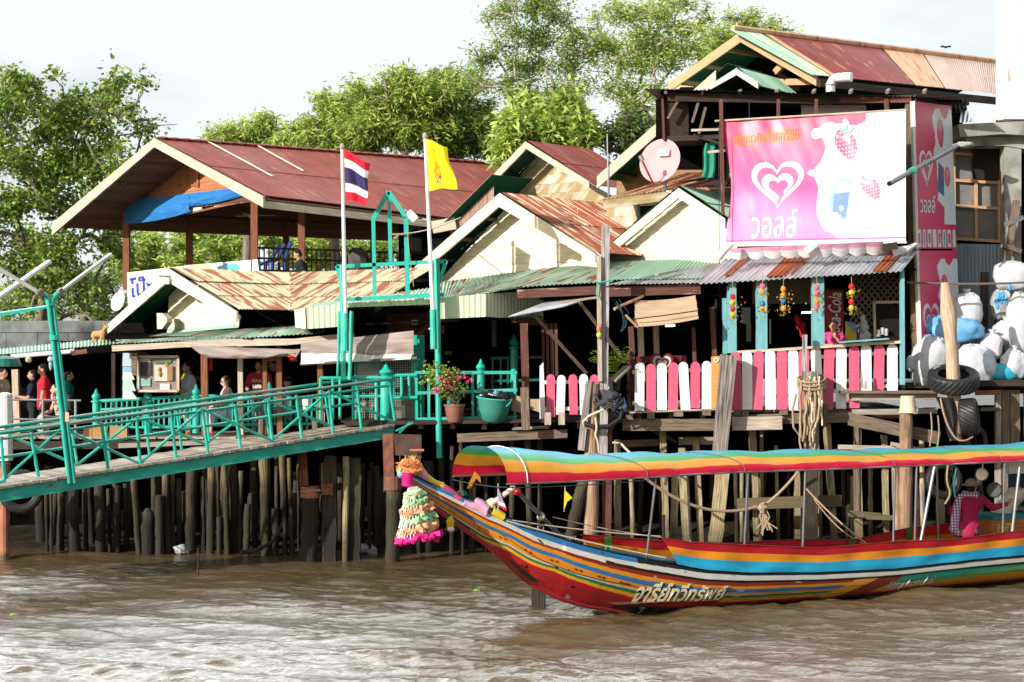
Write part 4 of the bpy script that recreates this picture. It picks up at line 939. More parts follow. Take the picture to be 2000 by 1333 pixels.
    def c1(u, v):
        col = np.tile(np.array((.70,.03,.12)), (len(u),1)); vv = (v-.17)/.83
        milk = (v > .17) & (u > edge2(np.clip(vv,0,1))) & (v < .97); milk &= ~ell(u,v,.80,1.0,.12,.10); col[milk] = (.74,.78,.82)
        berry(col,u,v,.68,.80,.09,.10,.2,(.72,.04,.14),(.8,.4,.45),(.05,.38,.34)); berry(col,u,v,.82,.50,.08,.07,.2,(.72,.10,.2),(.8,.4,.45))
        col[inpoly(u,v,[(.56,.40),(.60,.60),(.74,.56),(.72,.36)])] = (.06,.10,.25)
        col[heart_logo(u,v,.29,.55,.34,.25)] = (.80,.78,.79)
        row = v < .155; k = np.floor(u*8); uu = u*8-k
        body = row & (np.abs(uu-.5) < .36-.12*np.clip(v/.15,0,1)*((k % 3) == 1)) & (v < .13) & (v > .01)
        col[body] = (.74,.74,.76)
        col[body & (np.abs(uu-.5) < .2) & (np.abs(v-.07) < .035) & ((k % 2) == 0)] = (.66,.06,.16); col[body & (np.abs(uu-.5) < .14) & (np.abs(v-.07) < .05) & ((k % 4) == 1)] = (.10,.30,.45)
        return col
    s, g = panel(((1783,198),(1858,207),(1869,486),(1791,486)), 'side_panel', 'tall narrow red ice cream sign with heart emblem round the corner from the banner', c1, 110, 240)
    mb = MB(); put_text(mb, text('วอลล์', bold=.01), lambda u,v: g(.10+u*.38, .245+v*.12)); part('lettering', mb, m_white, s)
    def c2(u, v):
        col = np.tile(np.array((.70,.035,.13)), (len(u),1)); milk = (u > edge2(np.clip(v*1.05,0,1))) & (v < .92) & ~ell(u,v,.78,.98,.12,.12); col[milk] = (.74,.78,.82)
        berry(col,u,v,.66,.64,.09,.13,.2,(.72,.04,.14),(.8,.4,.45)); col[heart_logo(u,v,.30,.28,.40,.42)] = (.80,.78,.79); return col
    panel(((1791,490),(1869,490),(1876,690),(1797,690)), 'side_panel', 'lower red ice cream sign with heart emblem half hidden by the sacks', c2, 100, 170)
banner()
# ---------- shop contents ----------
def shop():
    s = thing('drink_sign', 'tall dark red soft drink advertising panel standing inside the shop', 'sign', P(1628,672,36.2))
    part('panel', MB().box(P(1626,622,36.2), .44,.05,1.15), M('drink_red', (.30,.012,.010), (.24,.010,.008), .4), s)
    pp = lambda u,v: P(1611+u*26, 660-v*0, 36.15)
    mb = MB(); T = text('Coca-Cola', shear=.3, bold=.015); put_text(mb, T, lambda u,v: P(1641-v*26+3*u, 664-u*92, 36.15)); part('lettering', mb, m_white, s)
    mb = MB(); mb.prism([P(1634,671,36.14), P(1646,671,36.14), P(1646,640,36.14), P(1640,655,36.14)], V((0,-.01,0))); part('swoosh', mb, plain((.75,.35,.05)), s)
    s = thing('poster_stand', 'small blue and yellow poster leaning by the lattice in the shop', 'poster', P(1662,668,35.4))
    part('sheet', MB().prism([P(1652,628,35.4), P(1673,634,35.4), P(1673,668,35.4), P(1652,668,35.4)], V((0,.02,0))), plain((.42,.33,.03)), s)
    part('picture', MB().prism([P(1652,627,35.38), P(1673,633,35.38), P(1672,652,35.38), P(1660,638,35.38)], V((0,.012,0))), plain((.10,.22,.42)), s)
    mb = MB().ball(P(1687,640,35.6), .10,.1,.16,10,8,.2); mb.ball(P(1688,660,35.6), .14,.12,.16,10,8,.2); mb.ball(P(1685,622,35.6), .06,.06,.08,8,6)
    single('bagged_bundle', mb, m_sackclear, 'pale translucent bagged bundle in the shop below the lattice', 'bag')
    for x,y,w_,h_,c,lab in ((1457,617,.18,.33,(.36,.42,.38),'greenish framed notice hung inside the shop between blue posts'),(1462,650,.10,.36,(.30,.28,.22),'narrow pale card hanging below the framed notice in the shop'),(1504,648,.03,.5,(.65,.68,.66),'thin white upright tube standing in the shop')):
        single('hung_notice', MB().box(P(x,y,36.4), w_,.03,h_, 4), plain(c), lab, 'notice')
    for x,y,w_,lab in ((1575,611,.2,'lit white tube lamp deep inside the shop'),(1309,637,.2,'lit oval lamp in the dark room behind the reed blind'),(835,642,.14,'lit white lamp in the dark porch beside the yellow flag pole')):
        m_ = bpy.data.materials.get('lit_lamp')
        if not m_:
            m_, nt, nd, lk, bs = nodes('lit_lamp'); bs.inputs['Emission Color'].default_value = (1,.97,.9,1); bs.inputs['Emission Strength'].default_value = 2.5
        single('room_lamp', MB().rod(P(x,y,37.4)-V((w_/2,0,0)), P(x,y-.6,37.4)+V((w_/2,0,0)), .02, 8), m_, lab, 'lamp')
    mb = MB()
    for i in range(6): mb.ball(P(1552+i*3+rnd.random()*8,620+i*6+rnd.random()*4,36.8), .07,.06,.09,8,6,.4)
    single('red_dangles', mb, plain((.62,.02,.03)), 'cluster of red hanging ornaments in the dark shop', 'ornament')
    # hanging flower strings
    spec = [(1431,580,[(0,'r'),(11,'y'),(24,'r'),(36,'y')],'leftmost string of red and yellow flowers hanging on the first blue post'),
            (1489,558,[(2,'p'),(12,'o'),(36,'b'),(46,'o')],'flower string with a blue bead hanging before the second blue post'),
            (1530,563,[(2,'o'),(14,'o'),(26,'b'),(40,'o')],'leafy orange flower string hanging in the open shop bay'),
            (1595,560,[(2,'p'),(14,'p'),(30,'o'),(40,'p')],'pink flower string hanging before the third blue post'),
            (1663,556,[(4,'r'),(16,'y'),(34,'r'),(46,'y')],'rightmost flower string hanging before the lattice screen')]
    cc = {'r':(.55,.02,.02),'y':(.62,.42,.05),'p':(.65,.12,.2),'o':(.72,.26,.04),'b':(.03,.16,.40)}
    for x,y,beads,lab in spec:
        s = thing('flower_string', lab, 'hanging flowers', P(x,y,34.35), 'hanging flower strings')
        part('cord', MB().rod(P(x,y-26,34.35), P(x+1,y+55,34.35), .006, 5), m_rope, s)
        for dy, c in beads: part('pot', MB().ball(P(x,y+dy,34.33), .055,.05,.06,9,6,.25), plain(cc[c]), s)
        mb = MB(); lf_ = []
        for dy, c in beads[1::2]:
            for i in range(46):
                q = P(x+rnd.gauss(2,6.5), y+dy+rnd.gauss(3,5.5), 34.33+rnd.gauss(0,.05)); k = rnd.random()
                mb.k = (.30+.3*k,.34+.16*k,.05) if rnd.random() < .75 else (.65,.18,.06)
                a = V((rnd.gauss(0,1),rnd.gauss(0,1),rnd.gauss(0,1))).normalized()*.03; b_ = V((rnd.gauss(0,1),rnd.gauss(0,1),rnd.gauss(0,1))).normalized()*.015
                mb.add([q-a,q+b_,q+a,q-b_],[(0,1,2,3)])
        part('foliage', mb, m_leaf, s)
shop()
# ---------- concrete frame and sacks corner at the right ----------
def right_frame():
    t = thing('concrete_frame', 'old concrete frame with a white column above a stained slab at the right edge', 'building', P(1970,740,37))
    part('white_column', MB().box((P(1984,0,37).x, 37.0, P(0,118,37).z+.2), .66,.6,2.9), m_whitewash, t)
    mb = MB(); a, b = P(1872,254,36.6), P(2060,249,36.6); mb.prism([P(1872,243,36.4), P(2060,234,36.4), P(2060,268,36.4), P(1960,262,36.4), P(1876,268,36.4)], V((0,1.6,0)))
    part('slab', mb, m_concrete, t)
    part('under_beam', MB().prism([P(1885,268,36.7), P(2060,266,36.7), P(2060,300,36.7), P(1960,285,36.7), P(1890,285,36.7)], V((0,.6,0))), m_concrete, t)
    part('column', MB().box((P(1974,0,36.9).x, 36.9, 5.75), .34,.34,4.9), m_concrete, t)
    part('dark_wall', MB().box((P(1990,0,38.6).x, 38.7, 5.8), 4.2,.08,5.4), m_wood_shade, t)
    # panelled window wall
    w_ = part('window', MB().box((P(1908,0,37.8).x, 37.8, (P(0,260,37.8).z+P(0,470,37.8).z)/2), 1.05,.05,2.25), M('dusty_pane', (.21,.20,.19), (.15,.145,.14), .5, 'Object', (1,1,1), 4), t)
    mb = MB()
    for x in (1862,1905,1950): mb.beam(P(x,262,37.7), P(x+2,470,37.7), .06,.06)
    for y in (300,352,402,466): mb.beam(P(1860,y,37.7), P(1955,y+6,37.7), .055,.06)
    part('frame', mb, m_rakeo, w_)
    part('dark_boards', siding(MB(), PL(1930,37.65,0), [(1900,270),(1952,270),(1952,352),(1900,350)], .09, 0, .03, True, .5), m_wood_dark, t)
    part('tin_wall', MB().corr(P(1862,700,37.4), P(1958,700,37.4), P(1956,478,37.4), P(1860,476,37.4), rows=1, pitch=.075, amp=.014, tint=.08), M('blue_grey_tin', (.28,.36,.44), (.20,.27,.34), .45, 'UV', (3,.3,1), 2, metal=.3), t)
    part('tin_sheet', MB().corr(P(1874,240,36.9), P(1962,234,36.9), P(1960,212,38.0), P(1880,205,38.0), rows=1), m_zinc, t)
    for x0,y0,x1,y1,w_,mt,nm,lab in ((1922,640,1923,532,.15,m_wood_dark,'timber_post','short dark timber post standing among the white sacks'),(1946,650,1985,392,.13,m_wood_mid,'leaning_plank','long weathered plank leaning against the concrete column'),(1958,480,1992,492,.14,m_wood_mid,'wedged_timber','short timber wedged across the leaning plank'),(1960,440,1998,425,.05,m_metal,'bent_pipe','thin dark pipe tied to the leaning plank')):
        single(nm, MB().beam(P(x0,y0,36.4), P(x1,y1,36.5), w_, .09), mt, lab, nm.split('_')[1])
    s = thing('downpipe', 'long grey drainpipe jutting diagonally past the red side panel', 'pipe', P(1800,325,34.6))
    mb = MB().tube([P(1737,359,33.6), P(1868,286,35.6)], .052, 12); part('pipe', mb, m_metal, s)
    part('mouth', MB().tube([P(1736,359.5,33.58), P(1739.5,358,33.64)], .045, 12), m_black, s)
    mb = MB()
    for i in range(3): mb.torus(P(1779+i*3,335.5-i*1.7,34.22), (.6,.8,.35), .06, .008, 14, 5)
    part('green_tie', mb, plain((.05,.45,.25)), s)
    single('rag', MB().ball(P(1882,283,35.7), .2,.12,.06,12,7,.6), m_sackclear, 'pale torn plastic rag at the top of the drainpipe', 'rag')
    single('wire', MB().tube(sag(P(1772,552,34.9), P(2040,550,35.2), .04), .022, 6), m_wood_mid, 'thin pole running across the sacks at head height', 'pole')
right_frame()
# ---------- decks ----------
ZR, ZL, ZM, ZS = 2.86, 2.28, 2.66, 3.33
def decks():
    def deck(lab, x0, x1, y0, y1, z, n_mat, pw=.16, name='wooden_deck'):
        t = thing(name, lab, 'deck', ((x0+x1)/2, y0, z)); mb = MB(); x = x0
        while x < x1-.02:
            xe = min(x+pw, x1); mb.tint(.4); j = rnd.random()*.10; mb.beam(V(((x+xe)/2,y0-j,z-.02)), V(((x+xe)/2,y1,z-.02)), xe-x-.012, .04); x += pw
        part('planks', mb, n_mat, t)
        part('underside', MB().prism([V((x0,y0+.25,z-.05)), V((x1,y0+.25,z-.05)), V((x1,y1,z-.05)), V((x0,y1,z-.05))], V((0,0,-.03))), m_wood_shade, t)
        mb = MB(); k = x0+.3
        while k < x1: mb.beam(V((k,y0+.08,z-.11)), V((k,y1,z-.11)), .09, .12); k += .62
        part('joist', mb, m_wood_mid, t); return t
    X = lambda px, Z=35: (px-CX)*Z/F
    tr = deck('raised timber deck under the picket fences and the snack shop', X(1218), X(1800), 34.85, 41, ZR, m_wood_grey)
    tl = deck('low weathered plank deck behind the gangway where people wait', X(-400), X(700), 35.9, 42, ZL, m_wood_bleach)
    tm = deck('middle plank deck before the dark porch with the flower pot', X(668), X(1222), 34.75, 41, ZM, m_wood_dark)
    ts = deck('top timber deck holding the heap of sacks', X(1668), X(2150), 34.7, 40, ZS, m_wood_dark)
    def bm(t, x0,y0,x1,y1,Z,h,mt,nm='beam',d=.08): part(nm, MB().beam(P(x0,y0,Z), P(x1,y1,Z), d, h), mt, t)
    bm(tr,1216,830,1405,830,34.7,.23,m_wood_mid); bm(tr,1430,828,1527,826,34.55,.26,m_wood_bleach); bm(tr,1404,822,1664,814,34.72,.2,m_wood_mid); bm(tr,1612,816,1664,815,34.6,.2,m_wood_mid)
    bm(tr,1325,862,1404,861,35.6,.15,m_wood_grey); bm(tr,1200,868,1290,864,35.8,.14,m_wood_mid); bm(tr,1228,806,1412,799,34.72,.03,m_wood_bleach,'edge_strip',.16)
    for x,y in ((1229,815),(1271,812),(1325,808),(1380,806),(1440,806),(1455,808),(1530,805),(1607,802)): part('block', MB().box(P(x,y,34.62), .12+.05*rnd.random(),.14,.11), m_wood_mid, tr)
    bm(tm,672,828,1070,822,34.7,.07,m_wood_dark,'edge_strip',.1); bm(tm,893,856,1108,847,34.9,.17,m_wood_mid); bm(tm,1000,838,1070,834,34.8,.05,m_wood_grey); bm(tm,690,850,760,846,35.3,.12,m_wood_dark)
    bm(tl,-200,872,330,868,35.92,.16,m_wood_dark); bm(tl,232,871,560,858,35.85,.09,m_wood_grey,'edge_strip'); bm(tl,420,892,620,875,35.6,.10,m_rakeg)
    bm(ts,1663,776,1830,775,34.55,.14,m_wood_grey); bm(ts,1640,766,1825,766,34.5,.05,m_wood_mid,'edge_strip',.3); bm(ts,1664,805,1830,803,34.6,.10,m_wood_grey)
    bm(ts,1659,819,1834,856,34.4,.24,m_wood_mid,'brace'); bm(ts,1637,873,1750,876,34.3,.08,m_wood_bleach); bm(ts,1740,868,1800,880,34.3,.09,m_wood_bleach)
    bm(ts,1905,768,1952,767,34.5,.09,m_wood_red); bm(ts,1912,749,2100,748,34.55,.11,m_wood_dark,'edge_strip',.3); bm(ts,1700,814,1760,812,34.9,.10,m_wood_mid); bm(ts,1915,800,1950,799,34.7,.07,m_wood_mid)
    for x0,x1,w_,mt in ((1949,1949,.10,m_wood_grey),(1963,1966,.16,m_wood_mid),(1980,1982,.20,m_wood_mid),(1671,1673,.09,m_wood_mid),(2010,2012,.2,m_wood_mid)): part('post', MB().beam(P(x0,762,34.75), P(x1,1000,34.75), w_, .12), mt, ts)
    part('stub', MB().beam(P(1684,758,34.3), P(1682,722,34.3), .06, .05, w2=.02), m_wood_grey, ts); part('stub', MB().beam(P(1691,760,34.3), P(1691,745,34.3), .04, .05), m_wood_grey, ts)
    for x in (1612,1604): part('block', MB().beam(P(x,828,34.45), P(x,790,34.45), .09,.09), m_wood_mid, tr)
decks()
# ---------- picket fences ----------
def picket(mb, x0, yt, yb, x1, Z, wpx, th_=.025):
    a, b = P(x0, yb, Z), P(x1, yt, Z); w_ = wpx/100.0/2*Z/35; up = (b-a); L = up.length; up.normalize(); sx = V((1,0,0)); sx = (sx-up*sx.dot(up)).normalized()
    pts = [a-sx*w_, a+sx*w_]; top = L-w_
    for i in range(9):
        an = math.pi*i/8; pts.append(a+up*(top+w_*math.sin(an))+sx*w_*math.cos(an))
    return mb.prism(pts, V((0,-th_,0)))
def fences():
    def fence(lab, centers, Z, y_t, y_b, wpx, tops=None, tilt=None):
        x0, x1 = centers[0][0], centers[-1][0]; t = thing('picket_fence', lab, 'fence', P((x0+x1)/2, y_b(x0), Z), 'pink and white picket fences')
        for fr in (.16,.82): part('rail', MB().beam(P(x0-14, y_b(x0)+(y_t(x0)-y_b(x0))*fr, Z+.05), P(x1+12, y_b(x1)+(y_t(x1)-y_b(x1))*fr, Z+.05), .04, .07), m_white, t)
        for i, (x, c) in enumerate(centers):
            tl = (tilt or {}).get(i, rnd.gauss(0,1.0)); mb = MB(); mb.tint(.05)
            picket(mb, x+tl, y_t(x)+rnd.gauss(0,1.0), y_b(x)+rnd.gauss(0,1.0), x-tl*.3, Z, wpx)
            part('picket', mb, m_pink if c == 'p' else m_white, t)
        return t
    lin = lambda xa,ya,xb,yb: (lambda x: ya+(yb-ya)*(x-xa)/(xb-xa))
    fence('short low pink and white picket fence left of the tall mooring post', [(1075.5,'p'),(1096,'w'),(1119,'p'),(1140,'w'),(1161,'p')], 34.9, lin(1075,733,1161,731), lin(1075,812,1161,810), 16.5)
    part('plank', MB().prism([P(1054,824,34.95), P(1066,826,34.95), P(1061,708,34.95), P(1054,716,34.95)], V((0,-.03,0))), m_white, thing('white_plank', 'tall white plank standing at the left end of the low picket fence', 'plank', P(1059,824,34.95)))
    f1 = fence('middle pink and white picket fence below the reed blind', [(1249,'w'),(1271.5,'p'),(1292.5,'w'),(1315,'p'),(1335,'w'),(1358,'p'),(1380,'w')], 34.75, lin(1249,711,1380,705), lin(1249,802,1380,799), 18.5, tilt={4:4.0})
    s = thing('orange_board', 'plain orange board fixed at the right end of the middle picket fence', 'board', P(1400,797,34.7)); part('board', MB().prism([P(1389,798,34.7), P(1411,796,34.7), P(1415,695,34.7), P(1389,697,34.7)], V((0,-.03,0))), wood('orange_board', (.66,.33,.10), (.55,.25,.07)), s)
    part('ring', MB().torus(P(1399,704,34.66), (0,1,0), .035, .014, 16, 6), m_white, s)
    c = [(1437,'p'),(1459,'w'),(1481,'p'),(1504,'w'),(1527,'p'),(1549,'w'),(1570,'p'),(1594,'w'),(1619,'p'),(1643,'w'),(1668,'p'),(1691.5,'w'),(1717,'p'),(1742.5,'w')]
    fence('long pink and white picket fence in front of the snack shop', c, 34.62, lin(1437,687,1742,671), lambda x: 802-.012*(x-1437) if x < 1650 else 797-.0*(x-1650) if x < 1680 else 768, 20, tilt={7:4.5, 0:3.0})
    # heart-backed bench behind
    s = thing('heart_bench', 'dark red bench with a striped double heart back behind the middle picket fence', 'bench', P(1290,730,35.4))
    part('seat_bar', MB().beam(P(1243,703,35.45), P(1340,701,35.45), .05,.13), plain((.14,.012,.018)), s)
    for k, (sc, c_) in enumerate(((1.0,(.16,.015,.02)),(.78,(.62,.58,.56)),(.58,(.16,.015,.02)),(.38,(.60,.52,.50)))):
        part('heart', MB().prism([P(1293+x*sc, 712-y*sc, 35.3-.012*k) for x, y in [(q[0]*46, q[1]*46) for q in heart(0,0,1,.95,32)]], V((0,.05,0))), plain(c_), s)
fences()
# ---------- piles ----------
def pile(xt, yt, xb, Z, wpx, mt, lab, group, square=False, name='pile', taper=1.0, ns=.10, tip=False, yb=None):
    wpx *= 1.22 if (xb < 700 and wpx < 20) else 1.0
    a = P(xb, CY+(H+.7)*F/Z, Z) if yb is None else P(xb, yb, Z); b = P(xt, yt, Z); r = wpx*Z/F/2
    if yb is None: a = b+(P(xb, CY+H*F/Z, Z)-b)*1.14
    mb = MB(); N = 12; n = 4 if square else 11; pts = []; rr = []
    for i in range(N):
        q = i/(N-1); p = a.lerp(b, q); k = rnd.gauss(0, r*ns*.5)
        pts.append(p+V((k, rnd.gauss(0, r*ns*.5), 0))); rr.append(r*(taper+(1-taper)*q)*(1+rnd.gauss(0, ns*.5))*(1.41 if square else 1))
    if tip: rr[-1] *= .35
    mb.tint(.3); mb.tube(pts, rr, n)
    if not square:
        sd = rnd.random()*90
        mb.v = [tuple(V(v)+V((mnoise.noise(V((v[0]*9+sd,v[1]*9,v[2]*1.2))), mnoise.noise(V((v[0]*9,v[1]*9+sd,v[2]*1.2))),0))*r*ns*1.6) for v in mb.v]
    else:
        c = math.cos(.35); 
    mb.sm = not square
    return single(name, mb, mt, lab, 'pile', group, base=(a.x, a.y, 0.0))
def piles():
    L = 'slender weathered pile standing in the shade under the green gangway'; G = 'piles under the gangway'
    S = lambda **k: k
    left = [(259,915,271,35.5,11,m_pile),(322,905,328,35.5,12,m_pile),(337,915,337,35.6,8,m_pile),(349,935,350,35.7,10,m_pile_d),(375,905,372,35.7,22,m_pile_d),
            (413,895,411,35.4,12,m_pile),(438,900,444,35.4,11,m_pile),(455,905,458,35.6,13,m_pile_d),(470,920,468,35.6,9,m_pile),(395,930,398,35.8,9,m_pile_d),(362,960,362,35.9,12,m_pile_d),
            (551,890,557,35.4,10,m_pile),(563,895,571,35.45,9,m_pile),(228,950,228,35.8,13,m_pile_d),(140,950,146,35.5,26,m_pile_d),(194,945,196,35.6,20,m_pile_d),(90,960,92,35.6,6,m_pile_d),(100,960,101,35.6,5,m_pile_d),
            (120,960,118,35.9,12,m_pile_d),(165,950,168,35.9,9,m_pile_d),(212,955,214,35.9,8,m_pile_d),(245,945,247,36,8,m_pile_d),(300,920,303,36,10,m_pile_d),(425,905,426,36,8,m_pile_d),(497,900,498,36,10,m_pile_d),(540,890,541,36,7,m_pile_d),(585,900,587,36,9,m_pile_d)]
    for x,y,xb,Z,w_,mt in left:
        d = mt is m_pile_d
        pile(x,y,xb,Z,w_,mt, 'algae-stained pile coloured darker for the deep shade under the gangway' if d else L, 'dark piles under the gangway' if d else G)
    pile(517,885,520,35.3,17,m_pile,'straight round pile lit yellowish, thickest of the row under the gangway middle',G)
    for x,y,xb,w_,lab in ((289,993,289,25,'broad rounded stump standing out of the mud under the gangway'),(311,968,311,14,'short sawn-off pile beside the broad stump'),(537,993,536,15,'short jagged pale stump beside the thick lit pile'),(484,985,481,11,'thin broken stump left of the thick lit pile'),(428,1010,428,9,'very short broken stump between the two slanting piles')):
        pile(x,y,xb,35.35,w_,m_pile if w_ < 20 else m_pile_d,lab,'stumps in the mud',tip=w_>20)
    # gangway support piles with steel collars
    pile(606,968,603,34.3,33,m_pile,'stout bulging pile with a rusty steel collar below the gangway end',None,taper=1.15,ns=.08)
    pile(632,905,633,34.35,9,m_pile,'thin paler strip added as the lit left side of the dark square pile',None)  # paler strip stands in for sunlight on the square pile's left side
    pile(646,890,646,34.4,24,m_pile_d,'dark square pile with a rusty band below the gangway end',None,True)
    pile(676,892,674,34.3,10,m_pile_l,'pale strip added as the sunlit left side of the broad dark pile',None)  # pale strip stands in for sunlight on the broad pile's left side
    pile(691,895,691,34.5,27,m_pile_d,'broad dark pile below the gangway end',None,True)
    pile(769,955,766,34.2,29,m_pile,'stout pile under the rusty gangway bracket, behind the bow garland',None,ns=.06)
    steel = M('rusty_steel', (.24,.085,.045), (.10,.04,.028), .75, 'UV', (2,3,1), 3)
    t = thing('pile_collar','orange rusty steel collar strapped round the stout bulging pile','bracket',P(605,960,34.3))
    part('collar', MB().lathe(P(606,972,34.3), [(.19,0),(.19,.21),(.17,.21),(.17,.0)], 14), M('orange_steel',(.50,.19,.09),(.36,.12,.06),.7), t)
    part('upright', MB().beam(P(598,950,34.15), P(594,872,34.3), .09, .1), steel, t); part('upright', MB().beam(P(589,950,34.3), P(586,880,34.4), .08, .1), steel, t)
    part('bolt', MB().rod(P(586,961,34.15), P(626,958,34.1), .02), m_metal, t)
    single('pile_collar', MB().box(P(640,955,34.25), .22,.3,.22), steel, 'rusty band round the dark square pile', 'bracket')
    t = thing('gangway_bracket','large dark rusty steel bracket carrying the upper end of the gangway','bracket',P(780,950,34.3))
    part('post', MB().beam(P(761,956,34.3), P(758,848,34.4), .20, .2), steel, t); part('plate', MB().prism([P(768,848,34.3), P(823,850,34.3), P(823,895,34.3), P(812,905,34.3), P(790,890,34.3), P(768,890,34.3)], V((0,.12,0))), M('brown_steel',(.10,.05,.038),(.055,.03,.026),.7), t)
    part('collar', MB().lathe(P(768,957,34.2), [(.17,0),(.17,.26),(.15,.26),(.15,0)], 14), M('rust_band',(.20,.09,.06),(.13,.06,.04),.8), t)
    part('pin', MB().rod(P(800,880,34.15), P(828,880,34.15), .025), M('orange_steel',(.50,.19,.09),(.36,.12,.06),.7), t)
    part('hinge', MB().beam(P(773,842,34.3), P(806,826,34.4), .04,.03), m_teal, t); part('hinge', MB().beam(P(780,846,34.3), P(800,826,34.4), .03,.03), m_teal, t)
    s = thing('orange_pipe','thick orange-brown mooring pipe at the far left below the gangway','pipe',P(8,1080,34.6)); part('pipe', MB().tube([P(8,1110,34.6), P(8,905,34.6)], .115, 14), M('orange_pipe',(.42,.17,.09),(.30,.13,.08),.6,'Object',(1,1,1),3,wear=((.10,.07,.05),.5,.62,(1,1,1),2)), s)
    s = thing('white_bollard','white mooring post with chipped paint at the far left','bollard',P(12,840,34.9)); part('post', MB().tube([P(12,900,34.9), P(10,772,34.9)], .13, 14), M('chipped_white',(.76,.75,.72),(.70,.68,.64),.5,'Object',(1,1,1),3,wear=((.12,.06,.04),.58,.62,(2,2,1),3)), s); part('cap', MB().lathe(P(10,772,34.9), [(.14,-.03),(.14,.02),(.05,.05)], 14), m_white, s)
    # middle shade
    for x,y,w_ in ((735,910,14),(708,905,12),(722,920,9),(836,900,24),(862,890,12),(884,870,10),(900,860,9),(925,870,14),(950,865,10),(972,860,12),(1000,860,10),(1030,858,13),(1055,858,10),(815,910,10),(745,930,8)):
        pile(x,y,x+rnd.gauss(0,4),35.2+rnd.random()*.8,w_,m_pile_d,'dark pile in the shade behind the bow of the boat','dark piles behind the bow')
    # right rows
    Lr = 'thin yellow-grey pile leaning slightly behind the boat canopy'; Gr = 'thin piles behind the boat'
    right = [(1294,841,1302,35.2,12),(1318,930,1316,35.4,13),(1331,875,1341,35.3,13),(1359,860,1369,35.5,12),(1437,905,1440,35.9,9),(1449,900,1449,35.5,8),(1459,905,1463,35.9,8),(1469,840,1480,35.1,13),(1488,838,1487,35.6,8),(1516,870,1521,35.6,8),(1540,880,1541,35.8,7),(1556,880,1557,35.6,11),(1603,880,1601,35.5,8),(1614,827,1632,34.9,13),(1666,930,1664,35.2,9),(1673,820,1678,34.8,14),(1727,850,1732,35.1,11),(1206,860,1207,35,13),(1232,900,1237,35.5,10),(1700,880,1700,35.6,9),(1800,860,1803,35.4,10),(1836,960,1838,35.0,14),(1290,880,1292,35.9,9),(1390,880,1390,36,9),(1585,860,1586,35.2,11),(1645,870,1648,35.9,8),(1760,880,1762,36,9),(1850,880,1853,36,11)]
    for x,y,xb,Z,w_ in right:
        dk = Z > 35.75  # deeper piles take the darker wood for the shade there
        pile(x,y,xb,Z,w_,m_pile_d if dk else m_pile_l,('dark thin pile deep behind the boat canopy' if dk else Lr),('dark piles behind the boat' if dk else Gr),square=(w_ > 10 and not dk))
    pile(1415,880,1394,34.7,25,m_pile_l,'broad square leaning pile with yellow algae behind the boat',None,True)
    pile(1484,935,1486,34.9,7,m_pile,'narrow pointed green stake before the crossbar',None,tip=True)
    pile(1296,1006,1296,35,6,m_pile,'short thin broken stick left of the leaning pile',None)
    pile(1157,750,1154,34.3,29,m_pile_r,'thick round brown mooring pile with cracked grain below the low picket fence',None,ns=.05)
    pile(1186,760,1184,34.45,18,m_wood_maroon,'straight maroon square post behind the tall mooring post',None,True)
    pile(1145,920,1104,34.25,24,m_pile,'leaning pile propped against the thick brown mooring pile',None)
    pile(1770,808,1768,34.1,26,m_pile_r,'tall pale round mooring pile capped by an upturned bucket',None,ns=.05)
    pile(1748,900,1756,34.25,16,m_pile_r,'reddish pile close beside the bucket-capped mooring pile',None)
    pile(1584,860,1582,34.35,24,m_pile_d,'square dark pile below the rope-wrapped post',None,True)
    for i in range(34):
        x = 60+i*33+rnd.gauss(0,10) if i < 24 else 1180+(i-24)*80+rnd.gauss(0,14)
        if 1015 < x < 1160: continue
        pile(x,900+rnd.random()*30,x+rnd.gauss(0,5),36.6+rnd.random()*1.6,9+rnd.random()*9,m_pile_d,'pile coloured dark to fill the darkest back rows under the houses','back row piles')  # dark piles added to fill the back rows with darkness
    # crossbars
    for x0,y0,x1,y1,Z,h,lab in ((1439,985,1643,978,34.75,.22,'thick yellowed crossbar nailed over the piles behind the boat'),(1657,1003,1720,1008,34.7,.11,'short crossbar below the bleached planks'),(1692,1010,1760,1012,34.6,.09,'round pole lashed across the piles beside the bucket-capped pile')):
        single('crossbar', MB().beam(P(x0,y0,Z), P(x1,y1,Z), .08, h), m_pile_l, lab, 'beam')
    for x,y0,y1,w_,lab in ((1052,1148,1190,28,'squared stub of a sunken post by the boat keel'),(1155,1180,1192,26,'low sunken post top beneath the boat bow')):
        z = 4.2*3500/(1190-CY); single('sunken_post', MB().beam(P(x,1215,z+.6), P(x,y0,z+.6), w_*z/F, w_*z/F), m_pile, lab, 'post')
    single('stake', MB().rod(P(387,1125,31.6), P(387,1072,31.6), .016, 6), m_wood_dark, 'thin black stake sticking up out of the open water', 'stake')
    mb = MB().tube([P(470,1080,34.8),P(505,1074,34.8),P(530,1060,34.9),P(545,1040,35),P(556,1005,35.1)], [.05,.045,.035,.025,.015], 7); single('driftwood_branch', mb, m_wood_dark, 'crooked dark branch washed against the piles', 'branch')
    for x,y,lab in ((708,1072,'pale plastic rubbish caught between the dark piles'),(352,1074,'small scrap of white rubbish on the mud below the gangway'),(726,1078,'larger grey rubbish lump between the dark piles')):
        single('rubbish', MB().ball(P(x,y,35.3), .14,.1,.10,9,6,.6), m_sackclear, lab, 'rubbish')
    for x,y,lab in ((27,1203,'small green floating leaf at the left edge of the water'),(932,1155,'tiny green leaf floating left of the boat')):
        z = H*F/(y-CY); single('floating_leaf', MB().ball(P(x,y,z)+V((0,0,.01)), .07,.05,.03,8,5,.3), plain((.16,.30,.03)), lab, 'leaf')
piles()
